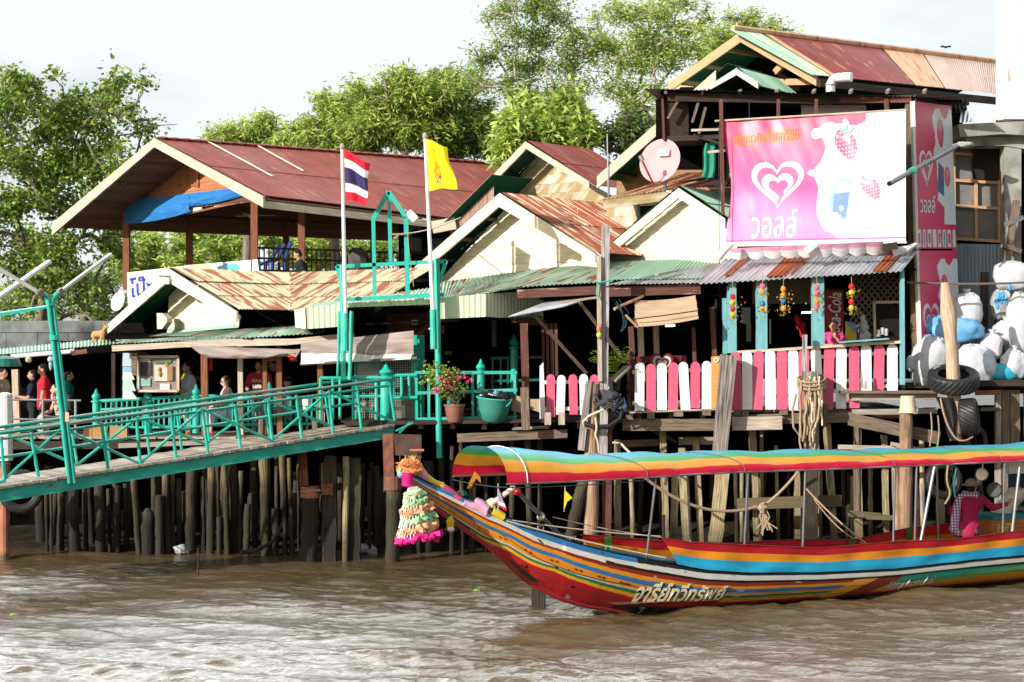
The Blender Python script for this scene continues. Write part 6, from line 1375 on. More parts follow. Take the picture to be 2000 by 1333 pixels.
# ---------- flags and green frame ----------
def flags():
    Z = 34.5
    def fl(nm, lab, x0,y0,x1,y1,xs,ys,sleeve, corner, cfn, nu, nv, fr):
        t = thing(nm, lab, 'flag', P(x1,y1,Z)); part('pole', MB().tube([P(x1,y1,Z),P(x0,y0,Z)], [.045,.03], 9), m_white_metal, t)
        part('finial', MB().ball(P(x0,y0-4,Z), .05,.05,.07,8,6), m_wood_bleach, t)
        mb = MB(); mb.rod(P(xs,ys,Z-.02),P(xs+1,sleeve,Z-.02), .065, 10); part('sleeve', mb, m_teal, t)
        a,b,c,d = corner; g_ = bil(P(*d,Z-.03),P(*c,Z-.1),P(*b,Z-.1),P(*a,Z-.03))
        def fn(u,v):
            p = g_(u,v); return p+V((fr*.02*math.sin(v*7)*u, -.10*math.sin(u*8+v*2)*u-.05*math.sin(v*6+1)*u, .05*math.sin(u*5+v)*u))
        mb = paint_sheet(MB(), fn, nu, nv, cfn); mb.sm=True; part('cloth', mb, m_flag, t); return t
    global m_flag; m_flag = M('flag_cloth',(1,1,1),(.95,.95,.95),.7,'UV',(3,3,1),3,trans=.3)
    def thai(u,v):
        q = v+.0*u; col = np.tile(np.array((.80,.80,.80)),(len(u),1)); col[(q<.17)|(q>.83)] = (.66,.012,.035); col[(q>.345)&(q<.655)] = (.035,.025,.10); return col
    def royal(u,v):
        n = np.array([mnoise.noise(V((a*9,b*9,1))) for a,b in zip(u,v)]); col = np.tile(np.array((.84,.68,.015)),(len(u),1))
        col[ell(u,v,.40,.52,.10,.14) & (n > -.15)] = (.80,.42,.02); col[ell(u,v,.34,.80,.05,.05) & (n > -.1)] = (.80,.50,.03)
        col[ell(u,v,.36,.36,.12,.13)] = (.78,.34,.01); col[ell(u,v,.37,.36,.07,.08)&(n>0)] = (.84,.62,.08)
        b_ = inpoly(u,v,[(.25,.30),(.33,.22),(.47,.30),(.46,.24),(.38,.12),(.30,.12)]); col[b_] = (.16,.07,.02); col[ell(u,v,.385,.17,.055,.07)] = (.66,.42,.25); col[ell(u,v,.31,.23,.02,.05)] = (.80,.7,.2); return col
    fl('national_flag','red, white and dark blue striped flag on a white pole by the gangway',668,291,675,640,674,612,686,((672,292),(722,318),(716,398),(676,392)),thai,48,60,1)
    fl('yellow_flag','bright yellow flag with an emblem on a white pole above the porch',830,270,847,640,846,605,682,((833,272),(872,286),(894,366),(838,374)),royal,90,120,1)
    t = thing('flag_gantry','green steel frame shaped like a little house carrying the two flag poles','frame',P(760,740,34.7)); Z = 34.75
    def b(x0,y0,x1,y1,w_=.075): part('bar', MB().beam(P(x0,y0,Z),P(x1,y1,Z),w_,w_), m_teal2, t)
    global m_teal2; m_teal2 = M('bright_teal_paint',(.03,.45,.36),(.025,.38,.30),.45,'UV',(1,1,1),3)
    for q in ((759,375,729,428),(759,375,793,425),(729,427,732,577),(793,424,796,575),(760,377,763,513),(658,521,871,511),(661,586,868,576),(658,520,669,560),(871,510,853,566)): b(*q, .085 if q[0] in (759,793) else .07)
    for x0,y0,x1,y1,w_ in ((668,522,671,740,.09),(663,608,660,735,.05),(687,608,683,742,.07),(853,505,858,895,.10)): part('upright', MB().rod(P(x0,y0,Z-.05),P(x1,y1,Z-.05),w_*.6,9), m_teal, t)
    part('lashing', MB().tube(sag(P(763,458,Z-.1),P(802,456,Z-.1),.01,4), .02,6), m_rope, t)
    s = thing('flood_lamp','white floodlight fixed at the pavilion eave beside the green frame','lamp',P(805,428,38)); part('housing', MB().beam(P(797,415,38),P(812,430,38),.22,.16), m_white, s); part('arm', MB().rod(P(790,410,38.1),P(798,416,38), .02), m_metal, s)
    mb = MB().tube(sag(P(800,456,34.6),P(900,425,41),.05,8), .012,5); mb.tube([P(796,456,34.6),P(800,500,34.6),P(808,560,34.6)], .008,5); single('stay_wire', mb, m_metal, 'thin stay wire from the green frame to the pavilion eave', 'wire')
    # satellite dish
    t = thing('satellite_dish','pale pink satellite dish on a grey arm above the plain cream gable','satellite dish',P(1320,372,36))
    ax = V((-.50,-.78,.22)).normalized(); mb = MB().lathe(P(1293,317,36.4), [(.01,0),(.18,.012),(.34,.05),(.45,.10),(.46,.10),(.45,.085),(.34,.035),(.18,-.004),(.01,-.015)], 32, ax); mb.sm=True
    part('reflector', mb, M('pink_dish',(.66,.33,.35),(.60,.29,.31),.6), t)
    x_ = V((.8,-.5,0)).normalized(); y_ = ax.cross(x_); c = P(1293,317,36.4)+ax*.055+V((.10,0,.13))
    sc_ = P(1293,317,36.4)+ax*.085+y_*(.17 if y_.z > 0 else -.17)+x_*.06; part('sticker', MB().prism([sc_+x_*a+y_*b for a,b in ((-.13,-.07),(.13,-.07),(.13,.07),(-.13,.07))], ax*.012), m_white, t)
    part('feed_arm', MB().tube([P(1277,361,36.3),P(1265,337,35.95),P(1254,314,35.8)], .022, 7), plain((.5,.05,.06)), t); part('feed_horn', MB().rod(P(1250,304,35.8),P(1256,315,35.8), .05, 8), m_metal, t)
    part('mast', MB().tube([P(1299,335,36.5),P(1299,362,36.5),P(1303,374,36.5),P(1325,380,36.4)], .035, 8), m_metal, t)
    mb = MB().rod(P(1188,383,40),P(1186,262,40),.016,6); mb.rod(P(1190,383,40),P(1190,300,40),.01,5); single('aerial_mast', mb, m_metal, 'thin twin aerial mast between the ochre house and the satellite dish', 'aerial')
    # canvas awnings
    def canvas(nm, lab, q4, cfn, mt, bulge, white=None):
        t = thing(nm, lab, 'awning', q4[3]); g_ = bil(q4[3],q4[2],q4[1],q4[0])
        def fn(u,v): p = g_(u,v); return p+V((0,-bulge*math.sin(3.14*v)-.03*math.sin(u*13+v*3)-.02*mnoise.noise(V((u*8,v*4,2))),-(.04*math.sin(u*3.14))*(1-v)))
        mb = MB().grid(fn, 60, 20); mb.sm=True; part('cloth', mb, mt, t); return t, fn
    Zc = 35.15
    t,fn = canvas('canvas_awning','grey-brown canvas blind with a white lower band hung beside the mesh screens',[P(588,671,Zc),P(808,646,Zc),P(808,694,Zc-.1),P(589,692,Zc-.1)],None,m_canvas,.05)
    g_ = bil(P(588,712,Zc-.18),P(802,702,Zc-.18),P(805,692,Zc-.12),P(588,690,Zc-.12)); mb = MB().grid(lambda u,v: g_(u,v)+V((0,-.02*math.sin(u*15),0)),40,6); mb.sm=True; part('white_band', mb, m_canvas_w, t)
    part('roller', MB().rod(P(586,712,Zc-.15),P(814,700,Zc-.15),.03), m_wood_mid, t)
    t,fn = canvas('canvas_awning','sagging roll of grey canvas under the skirt roof, left of the long blind',[P(372,676,Zc+.4),P(582,683,Zc+.4),P(574,694,Zc+.2),P(404,699,Zc+.2)],None,m_canvas,.12)
    part('torn_end', MB().prism([P(552,684,Zc+.15),P(588,682,Zc+.15),P(578,699,Zc+.15),P(560,690,Zc+.15)], V((0,.02,0))), m_canvas, t)
    t = thing('reed_blind','tan woven reed blind swung out on cords above the middle picket fence','blind',P(1300,640,34.6)); g_ = bil(P(1239,639,34.2),P(1364,623,34.2),P(1358,577,34.8),P(1240,588,34.8))
    mb = MB().grid(lambda u,v: g_(u,v)+V((.004*math.sin(v*20),-.05*math.sin(3.1*v),-.03*math.sin(3.1*u))),30,24); mb.sm=False; part('mat', mb, m_reed, t)
    part('rod', MB().rod(P(1200,604,34.3),P(1256,579,34.9),.03), m_rakeo, t); part('rod', MB().rod(P(1222,616,34.15),P(1246,640,34.2),.022), m_rakeo, t); part('seam', MB().tube([P(1236,624,34.14),P(1300,616,34.12),P(1364,607,34.14)],.012,5), m_wood_dark, t)
    mb = MB()
    for i in range(5): mb.tube([P(1206+rnd.gauss(0,5),585,34.4),P(1215+rnd.gauss(0,5),610,34.3),P(1220+rnd.gauss(0,5),630+rnd.random()*10,34.3),P(1214+rnd.gauss(0,4),648,34.3)],.008,5)
    part('cords', mb, m_navyrope, t)
    t = thing('tin_flap','whitish tin flap propped open on two dark struts left of the tall mooring post','awning',P(1080,617,34.9))
    mb = MB().prism([P(993,618,34.0),P(1106,597,34.3),P(1165,578,35.2),P(1070,588,35.3)], V((0,0,-.02))); part('sheet', mb, m_zinc, t)
    part('frame', MB().beam(P(1090,592,34.2),P(1175,580,34.3),.05,.04), m_wood_bleach, t)
    for x0,y0,x1,y1 in ((1036,608,1146,730),(1131,589,1222,708)): part('strut', MB().beam(P(x0,y0,34.4),P(x1,y1,35.0),.05,.05), m_wood_mid, t)
    # notice boards at the waiting hall
    t = thing('notice_board','weathered notice case with papers and a white calendar behind glass at the waiting hall','notice board',P(308,765,36))
    part('case', MB().box(P(308,731,36.05), .82,.10,.66), M('case_grey',(.30,.25,.22),(.22,.18,.16),.8), t); mb=MB()
    for a,b in (((270,697),(348,697)),((270,764),(348,764)),((270,697),(270,764)),((348,697),(348,764))): mb.beam(P(*a,35.97),P(*b,35.97),.05,.05)
    part('frame', mb, m_rakeg, t)
    for x,y,w_,h_,c in ((285,721,.22,.26,(.05,.045,.045)),(284,747,.20,.16,(.24,.45,.40)),(318,729,.34,.32,(.60,.54,.46)),(332,729,.11,.29,(.33,.19,.10)),(318,704,.34,.10,(.14,.16,.12)),(322,756,.20,.13,(.55,.58,.62)),(284,704,.2,.08,(.45,.42,.40))): part('paper', MB().box(P(x,y,35.98-.004*rnd.random()-(.02 if w_==.11 else 0)), w_,.012,h_), plain(c), t)
    for x,y in ((311,722),(312,731),(325,713)): part('picture', MB().ball(P(x,y,35.95), .03,.01,.05,8,6,.4), plain((.35,.25,.05)), t)
    t = thing('pale_poster','tall pale blue and mint poster hung at the left corner of the waiting hall','poster',P(252,775,35.9))
    for y0,y1,c in ((690,716,(.46,.58,.66)),(717,727,(.22,.45,.68)),(727,742,(.60,.62,.66)),(742,764,(.45,.64,.55)),(764,780,(.55,.62,.64))): part('panel', MB().prism([P(240,y0,35.9),P(257,y0,35.9),P(257+(y0-690)*.16,y1,35.9),P(239,y1,35.9)], V((0,.02,0))), plain(c), t)
    single('draped_sheet', MB().prism([P(256,690,35.8),P(268,690,35.8),P(266,735,35.8),P(257,730,35.8)], V((0,.05,0))), m_wood_mid, 'ragged brown sheet hanging between the pale poster and the notice case', 'sheet')
    single('yellow_sign', MB().prism([P(352,742,37.6),P(364,718,37.6),P(374,728,37.6),P(356,758,37.6)], V((0,.02,0))), plain((.50,.34,.02)), 'yellow diamond sign behind the standing person with folded arms', 'sign')
    mb = MB()
    for x,y,c in ((570,698,0),(583,690,0),(573,706,0)): mb.lathe(P(x,y,36),[(.10,0),(.06,.06),(.02,.09)],10)
    single('red_lampshades', mb, plain((.60,.05,.01)), 'small red-orange lampshades under the canvas at the waiting hall', 'lampshades')
    s = thing('extinguisher','red fire extinguisher hung on the post of the waiting hall','extinguisher',P(413,722,36)); part('cylinder', MB().lathe(P(411,724,36),[(.05,0),(.05,.22),(.02,.27)],10), plain((.5,.01,.015),.3), s); part('valve', MB().box(P(411,697,36),.06,.04,.03), m_metal, s)
    s = thing('small_notice','small white paper notice pinned on the brown porch boards','notice',P(810,634,36.4)); part('paper', MB().box(P(810,630,36.45),.14,.012,.10), m_white, s); mb=MB(); put_text(mb, text('กรุณา'), lambda u,v: P(805.5+u*9,633-v*5,36.43)); part('lettering', mb, plain((.1,.1,.1)), s)
    single('amber_lamp', MB().box(P(862,644,37),.12,.1,.16), plain((.42,.18,.03)), 'dim amber lantern in the dark porch right of the yellow flag pole', 'lantern')
    for x,y,lab in ((875,690,'small grey card on the dark porch wall'),(965,650,'pale wooden slat hanging in the dark porch')): single('dim_card', MB().box(P(x,y,38.5),.16 if x<900 else .10,.03,.08 if x<900 else .6), plain((.17,.16,.14)), lab, 'card')
flags()
# ---------- pots and plants ----------
def leaves_mb(pts_fn, n, L, W, cols, droop=.3):
    mb = MB()
    for i in range(n):
        p = pts_fn(); a = V((rnd.gauss(0,1),rnd.gauss(0,1),rnd.gauss(0,.7)-droop)).normalized(); b = a.cross(V((rnd.gauss(0,1),rnd.gauss(0,1),rnd.gauss(0,1)))).normalized(); k = rnd.random(); c = rnd.choice(cols); mb.k = tuple(x*(.7+.5*k) for x in c)
        l = L*(.7+.6*rnd.random()); w_ = W*(.7+.6*rnd.random()); mb.add([p, p+a*l*.5+b*w_*.5, p+a*l, p+a*l*.5-b*w_*.5],[(0,1,2,3)])
    return mb
def plants():
    Z = 34.7; t = thing('bougainvillea_pot','pinkish clay pot with a straggly pink bougainvillea on the middle deck','potted plant',P(888,824,Z))
    m_ = MB().lathe(P(888,825,Z),[(.13,0),(.15,.04),(.185,.25),(.195,.31),(.215,.31),(.215,.345),(.19,.345),(.18,.30)],20); m_.sm=True; part('pot', m_, m_terra, t)
    part('soil', MB().lathe(P(888,794,Z),[(.18,0),(.17,.012)],12), plain((.03,.02,.015)), t); mb = MB(); tips=[]
    for i in range(16):
        b = P(888+rnd.gauss(0,3),793,Z); e = P(878+rnd.gauss(0,20),745+rnd.gauss(0,16),Z+rnd.gauss(0,.15)); mb.tube([b,b.lerp(e,.5)+V((rnd.gauss(0,.04),0,.04)),e],[.010,.007,.004],5); tips += [b.lerp(e,q) for q in (.7,.85,1,1.05)]
    part('stems', mb, m_bark, t)
    part('foliage', leaves_mb(lambda: rnd.choice(tips)+V((rnd.gauss(-.05,.10),rnd.gauss(0,.09),rnd.gauss(.03,.09))), 900, .075,.05,[(.24,.34,.05),(.38,.42,.08),(.16,.26,.05)]), m_leaf, t)
    fl = [(872,748),(897,741),(880,758),(872,733),(905,735),(850,757),(866,790-30),(851,768),(890,738),(912,745),(860,742)]
    part('blossom', leaves_mb(lambda: (lambda q: P(q[0]+rnd.gauss(0,3.5),q[1]+rnd.gauss(0,3.5),Z-.15))(rnd.choice(fl)), 130,.06,.05,[(.72,.02,.16),(.66,.03,.22),(.8,.1,.3)],0), m_flower, t)
    # basket
    t = thing('rubbish_basket','green mesh basket stuffed with black rubbish bags tilted on the middle deck','basket',P(965,826,Z))
    b = P(963,827,Z); m_ = MB().lathe(b,[(.10,0),(.22,.06),(.29,.25),(.335,.47),(.345,.49),(.32,.47),(.20,.10)],22,(.08,-.08,1)); m_.sm=True
    part('mesh_body', m_, M('green_net',(.03,.25,.20),(.05,.18,.15),.7,'UV',(40,60,1),3), t); part('rim', MB().torus(P(966,778,Z),(.08,-.08,1),.34,.022,24,6), m_teal, t)
    part('handle', MB().tube([P(988,795,Z-.25),P(996,788,Z-.25),P(999,782,Z-.2)],.014,6), m_teal, t)
    mb = MB()
    for i in range(8): mb.ball(P(945+i*7,776+rnd.gauss(0,3),Z+rnd.gauss(0,.12)),.12,.12,.09,10,7,.6)
    mb.sm=True; part('rubbish_bag', mb, M('black_bag',(.016,.016,.018),(.01,.01,.011),.25,spec=.6), t); part('blue_scrap', MB().ball(P(969,768,Z-.12),.06,.05,.06,8,6,.4), plain((.16,.30,.45)), t)
    # fern
    t = thing('fern_pot','bright yellow-green fern in a dark pot on the rail beside the tall mooring post','potted plant',P(1198,764,34.7)); m_ = MB().lathe(P(1200,764,34.7),[(.10,0),(.135,.26),(.145,.28),(.13,.28)],16); m_.sm=True; part('pot', m_, plain((.035,.03,.035),.4), t)
    mb = MB(); c = P(1195,733,34.7)
    for i in range(46):
        a = rnd.random()*6.28; l = .2+.22*rnd.random(); up = .25+.3*rnd.random(); o = V((math.cos(a),math.sin(a),0)); side = V((-math.sin(a),math.cos(a),0))
        for k in range(9):
            q = k/8; p = c+o*l*q+V((0,0,up*math.sin(q*2.0))); kk=.7+.5*rnd.random(); mb.k=(.36*kk,.52*kk,.05*kk); w_=.075*(1-q*.6)
            for sg in (1,-1): mb.add([p,p+side*sg*w_+o*.03+V((0,0,.01)),p+side*sg*w_*.9+o*.06,p+o*.03],[(0,1,2,3)])
    part('fronds', mb, m_leaf, t)
    single('blue_pail', MB().lathe(P(1198,800,34.6),[(.11,0),(.13,.28),(.14,.29),(.12,.29)],14), plain((.05,.16,.36)), 'blue pail behind the rope tangle', 'pail'); single('white_pail', MB().lathe(P(1190,772,34.9),[(.11,0),(.13,.16),(.14,.17),(.12,.17)],14), m_white, 'white striped pail under the fern pot', 'pail')
plants()
# ---------- the long-tail boat ----------
B0 = V((-1.61, 26.06, 0)); EB = V((.8746,.4848,0)); PB = V((.4848,-.8746,0))
def bp(u, y, z): q = B0+EB*u+PB*y; return V((q.x,q.y,z))
def solve_u(px, y): m = (px-CX)/F; return (m*(B0.y+PB.y*y)-B0.x-PB.x*y)/(EB.x-m*EB.y)
def beamw(u): return float(np.interp(u,[-.2,0,.5,1,2,3,4,5,6,8,15],[.03,.05,.11,.17,.33,.49,.62,.72,.78,.84,.84]))
def u_near(px, s=1):
    u = 5
    for _ in range(12): u = solve_u(px, s*beamw(u))
    return u
def z_at(u, y, tab):
    q = bp(u,y,0); px = CX+F*q.x/q.y; py = np.interp(px,[t[0] for t in tab],[t[1] for t in tab]); return H-(py-CY)*q.y/F
SHEER = [(770,915),(787,921),(835,944),(880,962),(961,998),(1045,1037),(1129,1064),(1200,1082),(1305,1102),(1378,1116),(1461,1121),(1600,1120),(1744,1113),(1911,1094),(2000,1086),(2200,1068)]
KEEL = [(760,905),(787,931),(802,947),(835,982),(880,1016),(910,1037),(955,1068),(985,1096),(1015,1125),(1045,1147),(1090,1169),(1141,1184),(1200,1193),(1240,1203),(1290,1222),(1400,1250),(2300,1300)]
_ut = np.linspace(-.1,14.5,150)
_st = np.array([z_at(u, beamw(u), SHEER) for u in _ut]); _kt = np.array([z_at(u, 0, KEEL) for u in _ut])
_kt = np.maximum(_kt, -.22); _kt = np.minimum(_kt, _st-.02)
sheer = lambda u: float(np.interp(u,_ut,_st)); keel = lambda u: float(np.interp(u,_ut,_kt))
CB = dict(blue=(.03,.17,.40),white=(.60,.60,.55),dred=(.26,.025,.015),orange=(.72,.27,.02),green=(.015,.19,.07),yellow=(.80,.38,.03),red=(.46,.014,.025),black=(.012,.010,.012),teal=(.02,.33,.24),lime=(.22,.42,.10))
BOWT = [(.12,'blue'),(.15,'blue'),(.28,'white'),(.345,'dred'),(.45,'orange'),(.555,'blue'),(.75,'orange'),(.785,'white'),(.85,'green'),(.925,'yellow'),(1.2,'red')]
MIDT = [(.035,'black'),(.05,'black'),(.20,'white'),(.36,'dred'),(.44,'orange'),(.555,'blue'),(.615,'orange'),(.625,'white'),(.715,'green'),(.81,'yellow'),(.93,'red')]
def hull_col(u, f):
    k = min(1, max(0, (u-2.4)/2.6))
    n_ = mnoise.noise(V((u*3.1,f*5,2)))+.6*mnoise.noise(V((u*11,f*16,5)))
    if .29 < f < .97 and (abs(f-.50) < .007 or abs(f-.755) < .007): return (.09,.05,.03)
    if f > .10 and n_ > .86-.35*max(0,f-.6): return (.34,.31,.25) if f < .84 else (.42,.38,.30)
    if f > .86 and n_ < -.30: return (.05,.035,.03)
    w_ = u+1.1*f
    if w_ > UW1:
        if w_ > UW1+.0 and f < .05: return CB['black']
        if f < .20: return CB['white']
        if f < .27: return CB['black']
        if f > .90: return CB['black']
        if w_ < UW1+.45: return CB['yellow']
        if w_ < UW1+1.0: return CB['dred']
        if f < .42+.1*math.sin(u*.9): return CB['teal']
        if f < .62-.10*(u-UW1-1.0)*.3: return CB['lime']
        if f < .80: return CB['orange']
        return CB['dred']
    f /= sc_h(u)
    if k > .3 and .20 < f < .262: return CB['black']
    for (a, c), (b, c2) in zip(BOWT, MIDT):
        if f < a+(b-a)*k:
            cc = c2 if k > .5 else c
            return CB[cc]
    return CB['black'] if k > .45 else CB['red']
UW1 = u_near(1655)+.5
_sx = [(u_near(x),s) for x,s in ((780,1.08),(955,1.05),(1000,.80),(1090,.65),(1169,.71),(1239,.79),(1350,.92),(1450,1.0))]
sc_h = lambda u: float(np.interp(u,[a for a,_ in _sx],[b for _,b in _sx]))
def boat():
    t = thing('longtail_boat','long wooden passenger boat painted in rainbow stripes with an upswept bow and striped canopy','boat',bp(5,0,0))
    def side(s, nu, nv, painted=True, ins=0.0, u0=0, u1=14.2):
        def fn(uu, v):
            u = u0+(u1-u0)*uu; b = max(.004, beamw(u)-ins); sz, kz = sheer(u), keel(u)+ins*.6; f = v
            y = b*(1-v**2.6); z = sz-(sz-kz)*v**1.02
            ff = (sz-z)/max(.02, sz-max(kz,-.02))
            if painted and .05 < ff < .20 and u > 2.5: y += .022
            return bp(u, s*y, z)
        def cf(uu, v):
            u = u0+(u1-u0)*uu; sz, kz = sheer(u), keel(u); z = sz-(sz-kz)*v**1.02; f = (sz-z)/max(.02, sz-max(kz,-.02))
            return hull_col(u, f) if painted else (.16,.07,.035)
        return MB().grid(fn, nu, nv, cf)
    mb = side(1, 620, 110); mb.sm = True
    hp = part('hull', mb, m_hull, t); mb = side(-1, 200, 40); mb.f = [f[::-1] for f in mb.f]; mb.sm=True; part('hull', mb, m_hull, t)
    mb = side(1, 90, 10, False, .045); a = side(-1, 90, 10, False, .045); b = len(mb.v); mb.v += a.v; mb.uv += a.uv; mb.c += a.c; mb.mi += a.mi; mb.f += [tuple(i+b for i in f) for f in a.f]; part('inner_hull', mb, m_hull, t)
    # gunwale caps and foredeck
    for s in (1,-1):
        def cap(uu, v): u = 14.2*uu; y = beamw(u)+.015-.09*v; return bp(u, s*max(y,.0), sheer(u)+.022-(.0 if v < .99 else .03))
        part('gunwale', MB().grid(cap, 120, 3, lambda uu,v: CB['blue'] if uu*14.2 < 4.2 else (.03,.025,.03)), m_hull, t)
    part('foredeck', MB().grid(lambda uu,v: bp(3.6*uu, (beamw(3.6*uu)-.03)*(2*v-1), sheer(3.6*uu)-.02), 40, 4, lambda u,v: (.20,.05,.03)), m_hull, t)
    part('floor', MB().grid(lambda uu,v: bp(3.4+10.8*uu, .72*(2*v-1)*beamw(3.4+10.8*uu)/.84, .18), 20, 3, lambda u,v: (.16,.09,.05)), m_hull, t)
    part('stern_board', MB().prism([bp(14.2,-.82,sheer(14.2)),bp(14.2,.82,sheer(14.2)),bp(14.2,.6,.0),bp(14.2,.0,-.2),bp(14.2,-.6,0)], EB*.05), m_wood_red, t)
    stem = MB().tube([bp(u,0,keel(u)+.015) for u in np.linspace(.0,4.6,30)], [.035+.012*math.sin(i*.1) for i in range(30)], 8); stem.k=(.40,.02,.02); stem.c=[(.34,.02,.022)]*len(stem.v); stem.sm=True; part('stem', stem, m_hull, t)
    # painted diamonds along the orange band
    for x in (882,890,930,940,981,990,1029,1039,1080,1090,1128,1138,1174,1183,1218,1226,1233):
        u = u_near(x); sz, kz = sheer(u), keel(u); f = float(np.interp(u,[2.4,5],[.655,.585]))*sc_h(u); 
        def hq(du, df):
            uu = u+du; s2,k2 = sheer(uu),keel(uu); v = f*(1 if k2 > 0 else (s2+.02)/(s2-k2))+df; q = bp(uu, beamw(uu)*(1-v**2.6)+.008, s2-(s2-k2)*v**1.02); return q
        part('diamond_mark', MB().add([hq(-.033,.0),hq(0,.022),hq(.033,0),hq(0,-.022)],[(0,1,2,3)]), plain((.12,.055,.02)), t)
    def onhull(x, f, off=.012):
        u = u_near(x); s2,k2 = sheer(u),keel(u); v = f*(s2+.02)/(s2-k2) if k2 < 0 else f
        return bp(u, beamw(u)*(1-v**2.6)+off, s2-(s2-k2)*v**1.02)
    # Thai name: shadow, then face
    T = text('จารีย์ทวีทรัพย์', shear=.2, bold=.03)
    def nm(dx, df, off, name, mat): mb = MB(); put_text(mb, T, lambda u,v: onhull(1252+dx+u*172, .80-.05*u-v*.42+df, off)); part(name, mb, mat, t)
    nm(2.2,.035,.009,'lettering_shadow',m_black); nm(0,0,.018,'lettering',M('gilt_letter',(.80,.66,.34),(.80,.78,.70),.5,'Object',(1,1,3),6))
    for x, f in ():
        mb = MB(); mb.prism([onhull(x,f+.05,.02),onhull(x+5,f-.03,.02),onhull(x+9,f+.02,.02),onhull(x+6,f+.07,.02)], PB*.004); part('tone_mark', mb, plain((.12,.60,.58)), t)
    for x,f,s_ in ((1442,.53,'๖๑๗๒'),(1437,.70,'๙๔/๗๗')): mb = MB(); put_text(mb, text(s_), lambda u,v: onhull(x+u*15, f-v*.10)); part('registration_marks', mb, plain((.45,.55,.60)), t)
    T = text('Jittaphonchai', shear=.22, bold=.01)
    for dx,df,off,nm_,mt in ((.9,.02,.010,'name_shadow',m_black),(0,0,.017,'name_lettering',plain((.82,.74,.62)))): mb = MB(); put_text(mb, T, lambda u,v: onhull(1738+dx+u*92, .84-.06*u-v*.40+df, off)); part(nm_, mb, mt, t)
    # canopy
    ctop = [(860,860),(925,866),(970,872),(1060,884),(1198,888),(1239,886),(1378,883),(1600,880),(1772,878),(1911,872),(2000,867),(2200,852)]
    cbot = [(900,946),(990,946),(1100,942),(1267,933),(1405,924),(1600,918),(1772,911),(2000,901),(2200,890)]
    CW = .86; uc0 = solve_u(990, CW); 
    zt = lambda u: z_at(u,0,ctop); zb = lambda u: z_at(u,CW,cbot)
    def cpt(u, a, off=0.0):         # a -1 near edge .. 1 far edge
        th_ = a*math.pi/2; sg = -1 if a > 0 else 1; y = sg*CW*abs(math.sin(th_))**.95; z = zb(u)+(zt(u)-zb(u))*max(0,math.cos(th_))**.86
        return bp(u, y*(1+off), z+off*.5)
    def ccol(uu, v):
        q = max(0,math.cos((2*v-1)*math.pi/2))**.86
        k = min(1, max(0, (uc0+(14.4-uc0)*uu-2.5)/3)); return (.66,.012,.045) if q < .33+.08*k else (.78,.33,.03) if q < .67+.10*k else (.06,.42,.10) if q < .84+.09*k else (.06,.42,.58)
    def cfn(uu, v):
        u = uc0+(14.4-uc0)*uu; p = cpt(u, 2*v-1); k = .012*math.sin(u*5.1+v*8)*math.sin(u*1.7)+.012*mnoise.noise(V((u*2.2,v*9,0)))+.02*math.sin(u*3.6)*(1-abs(2*v-1))+.008*math.sin(u*17+v*5)*abs(2*v-1)**3; return p+V((0,-k*.6,k))
    mb = MB().grid(cfn, 150, 96, ccol); mb.sm=True; cn = part('canopy', mb, m_canopy, t)
    for px in (1030,1265,1455,1748,1958): 
        u = solve_u(px, CW); mb = MB().tube([cpt(u+ (-.5*(1-abs(a))**2 if px > 1100 else 0), a, .012) for a in np.linspace(-1,1,25)], .008, 6); mb.sm=True; part('hoop', mb, m_white_metal if px < 1100 else plain((.12,.09,.09)), t)
    for y in (CW,-CW): part('edge_rail', MB().tube([bp(u,y*.99,z_at(u,CW,cbot)) for u in np.linspace(uc0,14.3,20)], .016, 6), m_metal, t)
    m_post = M('galvanised',(.22,.22,.24),(.15,.15,.17),.4,'UV',(1,4,4),3,metal=.5)
    for px in (1265,1455,1570,1748,1790,1962):
        for s in ((1,-1) if px in (1455,1962) else (1,)):
            u = u_near(px) if s == 1 else u_near(px)
            part('canopy_post', MB().tube([bp(u, s*(beamw(u)-.06), sheer(u)-.1), bp(u, s*CW*.98, zb(u)+.02)], .020, 8), m_post, t)
    u1,u2 = u_near(1793),u_near(1826); part('canopy_post', MB().tube([bp(u1,beamw(u1)-.05,sheer(u1)),bp(u2,CW*.97,zb(u2))], .028, 8), m_metal, t)
    u1,u2 = u_near(1975),u_near(1992); part('canopy_post', MB().tube([bp(u1,beamw(u1)-.05,sheer(u1)),bp(u2,CW*.97,zb(u2)-.1)], .028, 8), m_metal, t)
    # side curtains
    ntop = [(1280,1049),(1291,1051),(1350,1060),(1447,1064),(1600,1071),(1689,1063),(1750,1058),(1855,1054),(2000,1036),(2200,1015)]
    ftop = [(1120,1045),(1135,1045),(1300,1058),(1420,1062),(1550,1055),(1672,1055),(1772,1033),(1855,1024),(2000,1005),(2200,985)]
    def curtain(s, tab, ua, ub, st, slant):
        def fn(uu, v):
            u = ua+(ub-ua)*uu+(slant*(1-v)*(1-uu)); b = beamw(u); z0 = sheer(u)+.025; z1 = z_at(u, s*b, tab); k = .018*math.sin(u*2.1*3)*math.sin(3.1*v)+.014*mnoise.noise(V((u*3,v*3,s)))
            return bp(u, s*(b+.03+.06*(1-v)*.4+k), z0+(z1-z0)*v)
        def cf(uu, v):
            for lim, c in st:
                if v < lim: return c
        mb = MB().grid(fn, 130, 48, cf); mb.sm=True; part('side_curtain', mb, m_curtain, t)
        part('curtain_cord', MB().tube([bp(u, s*(beamw(u)+.03), z_at(u,s*beamw(u),tab)) for u in np.linspace(ua,ub,40)], .012, 6), plain((.25,.02,.03)), t)
    cb,co_,cr = (.025,.40,.66),(.80,.28,.015),(.46,.010,.018)
    curtain(1, ntop, u_near(1291), 14.2, [(.40,cb),(.70,co_),(2,cr)], .25)
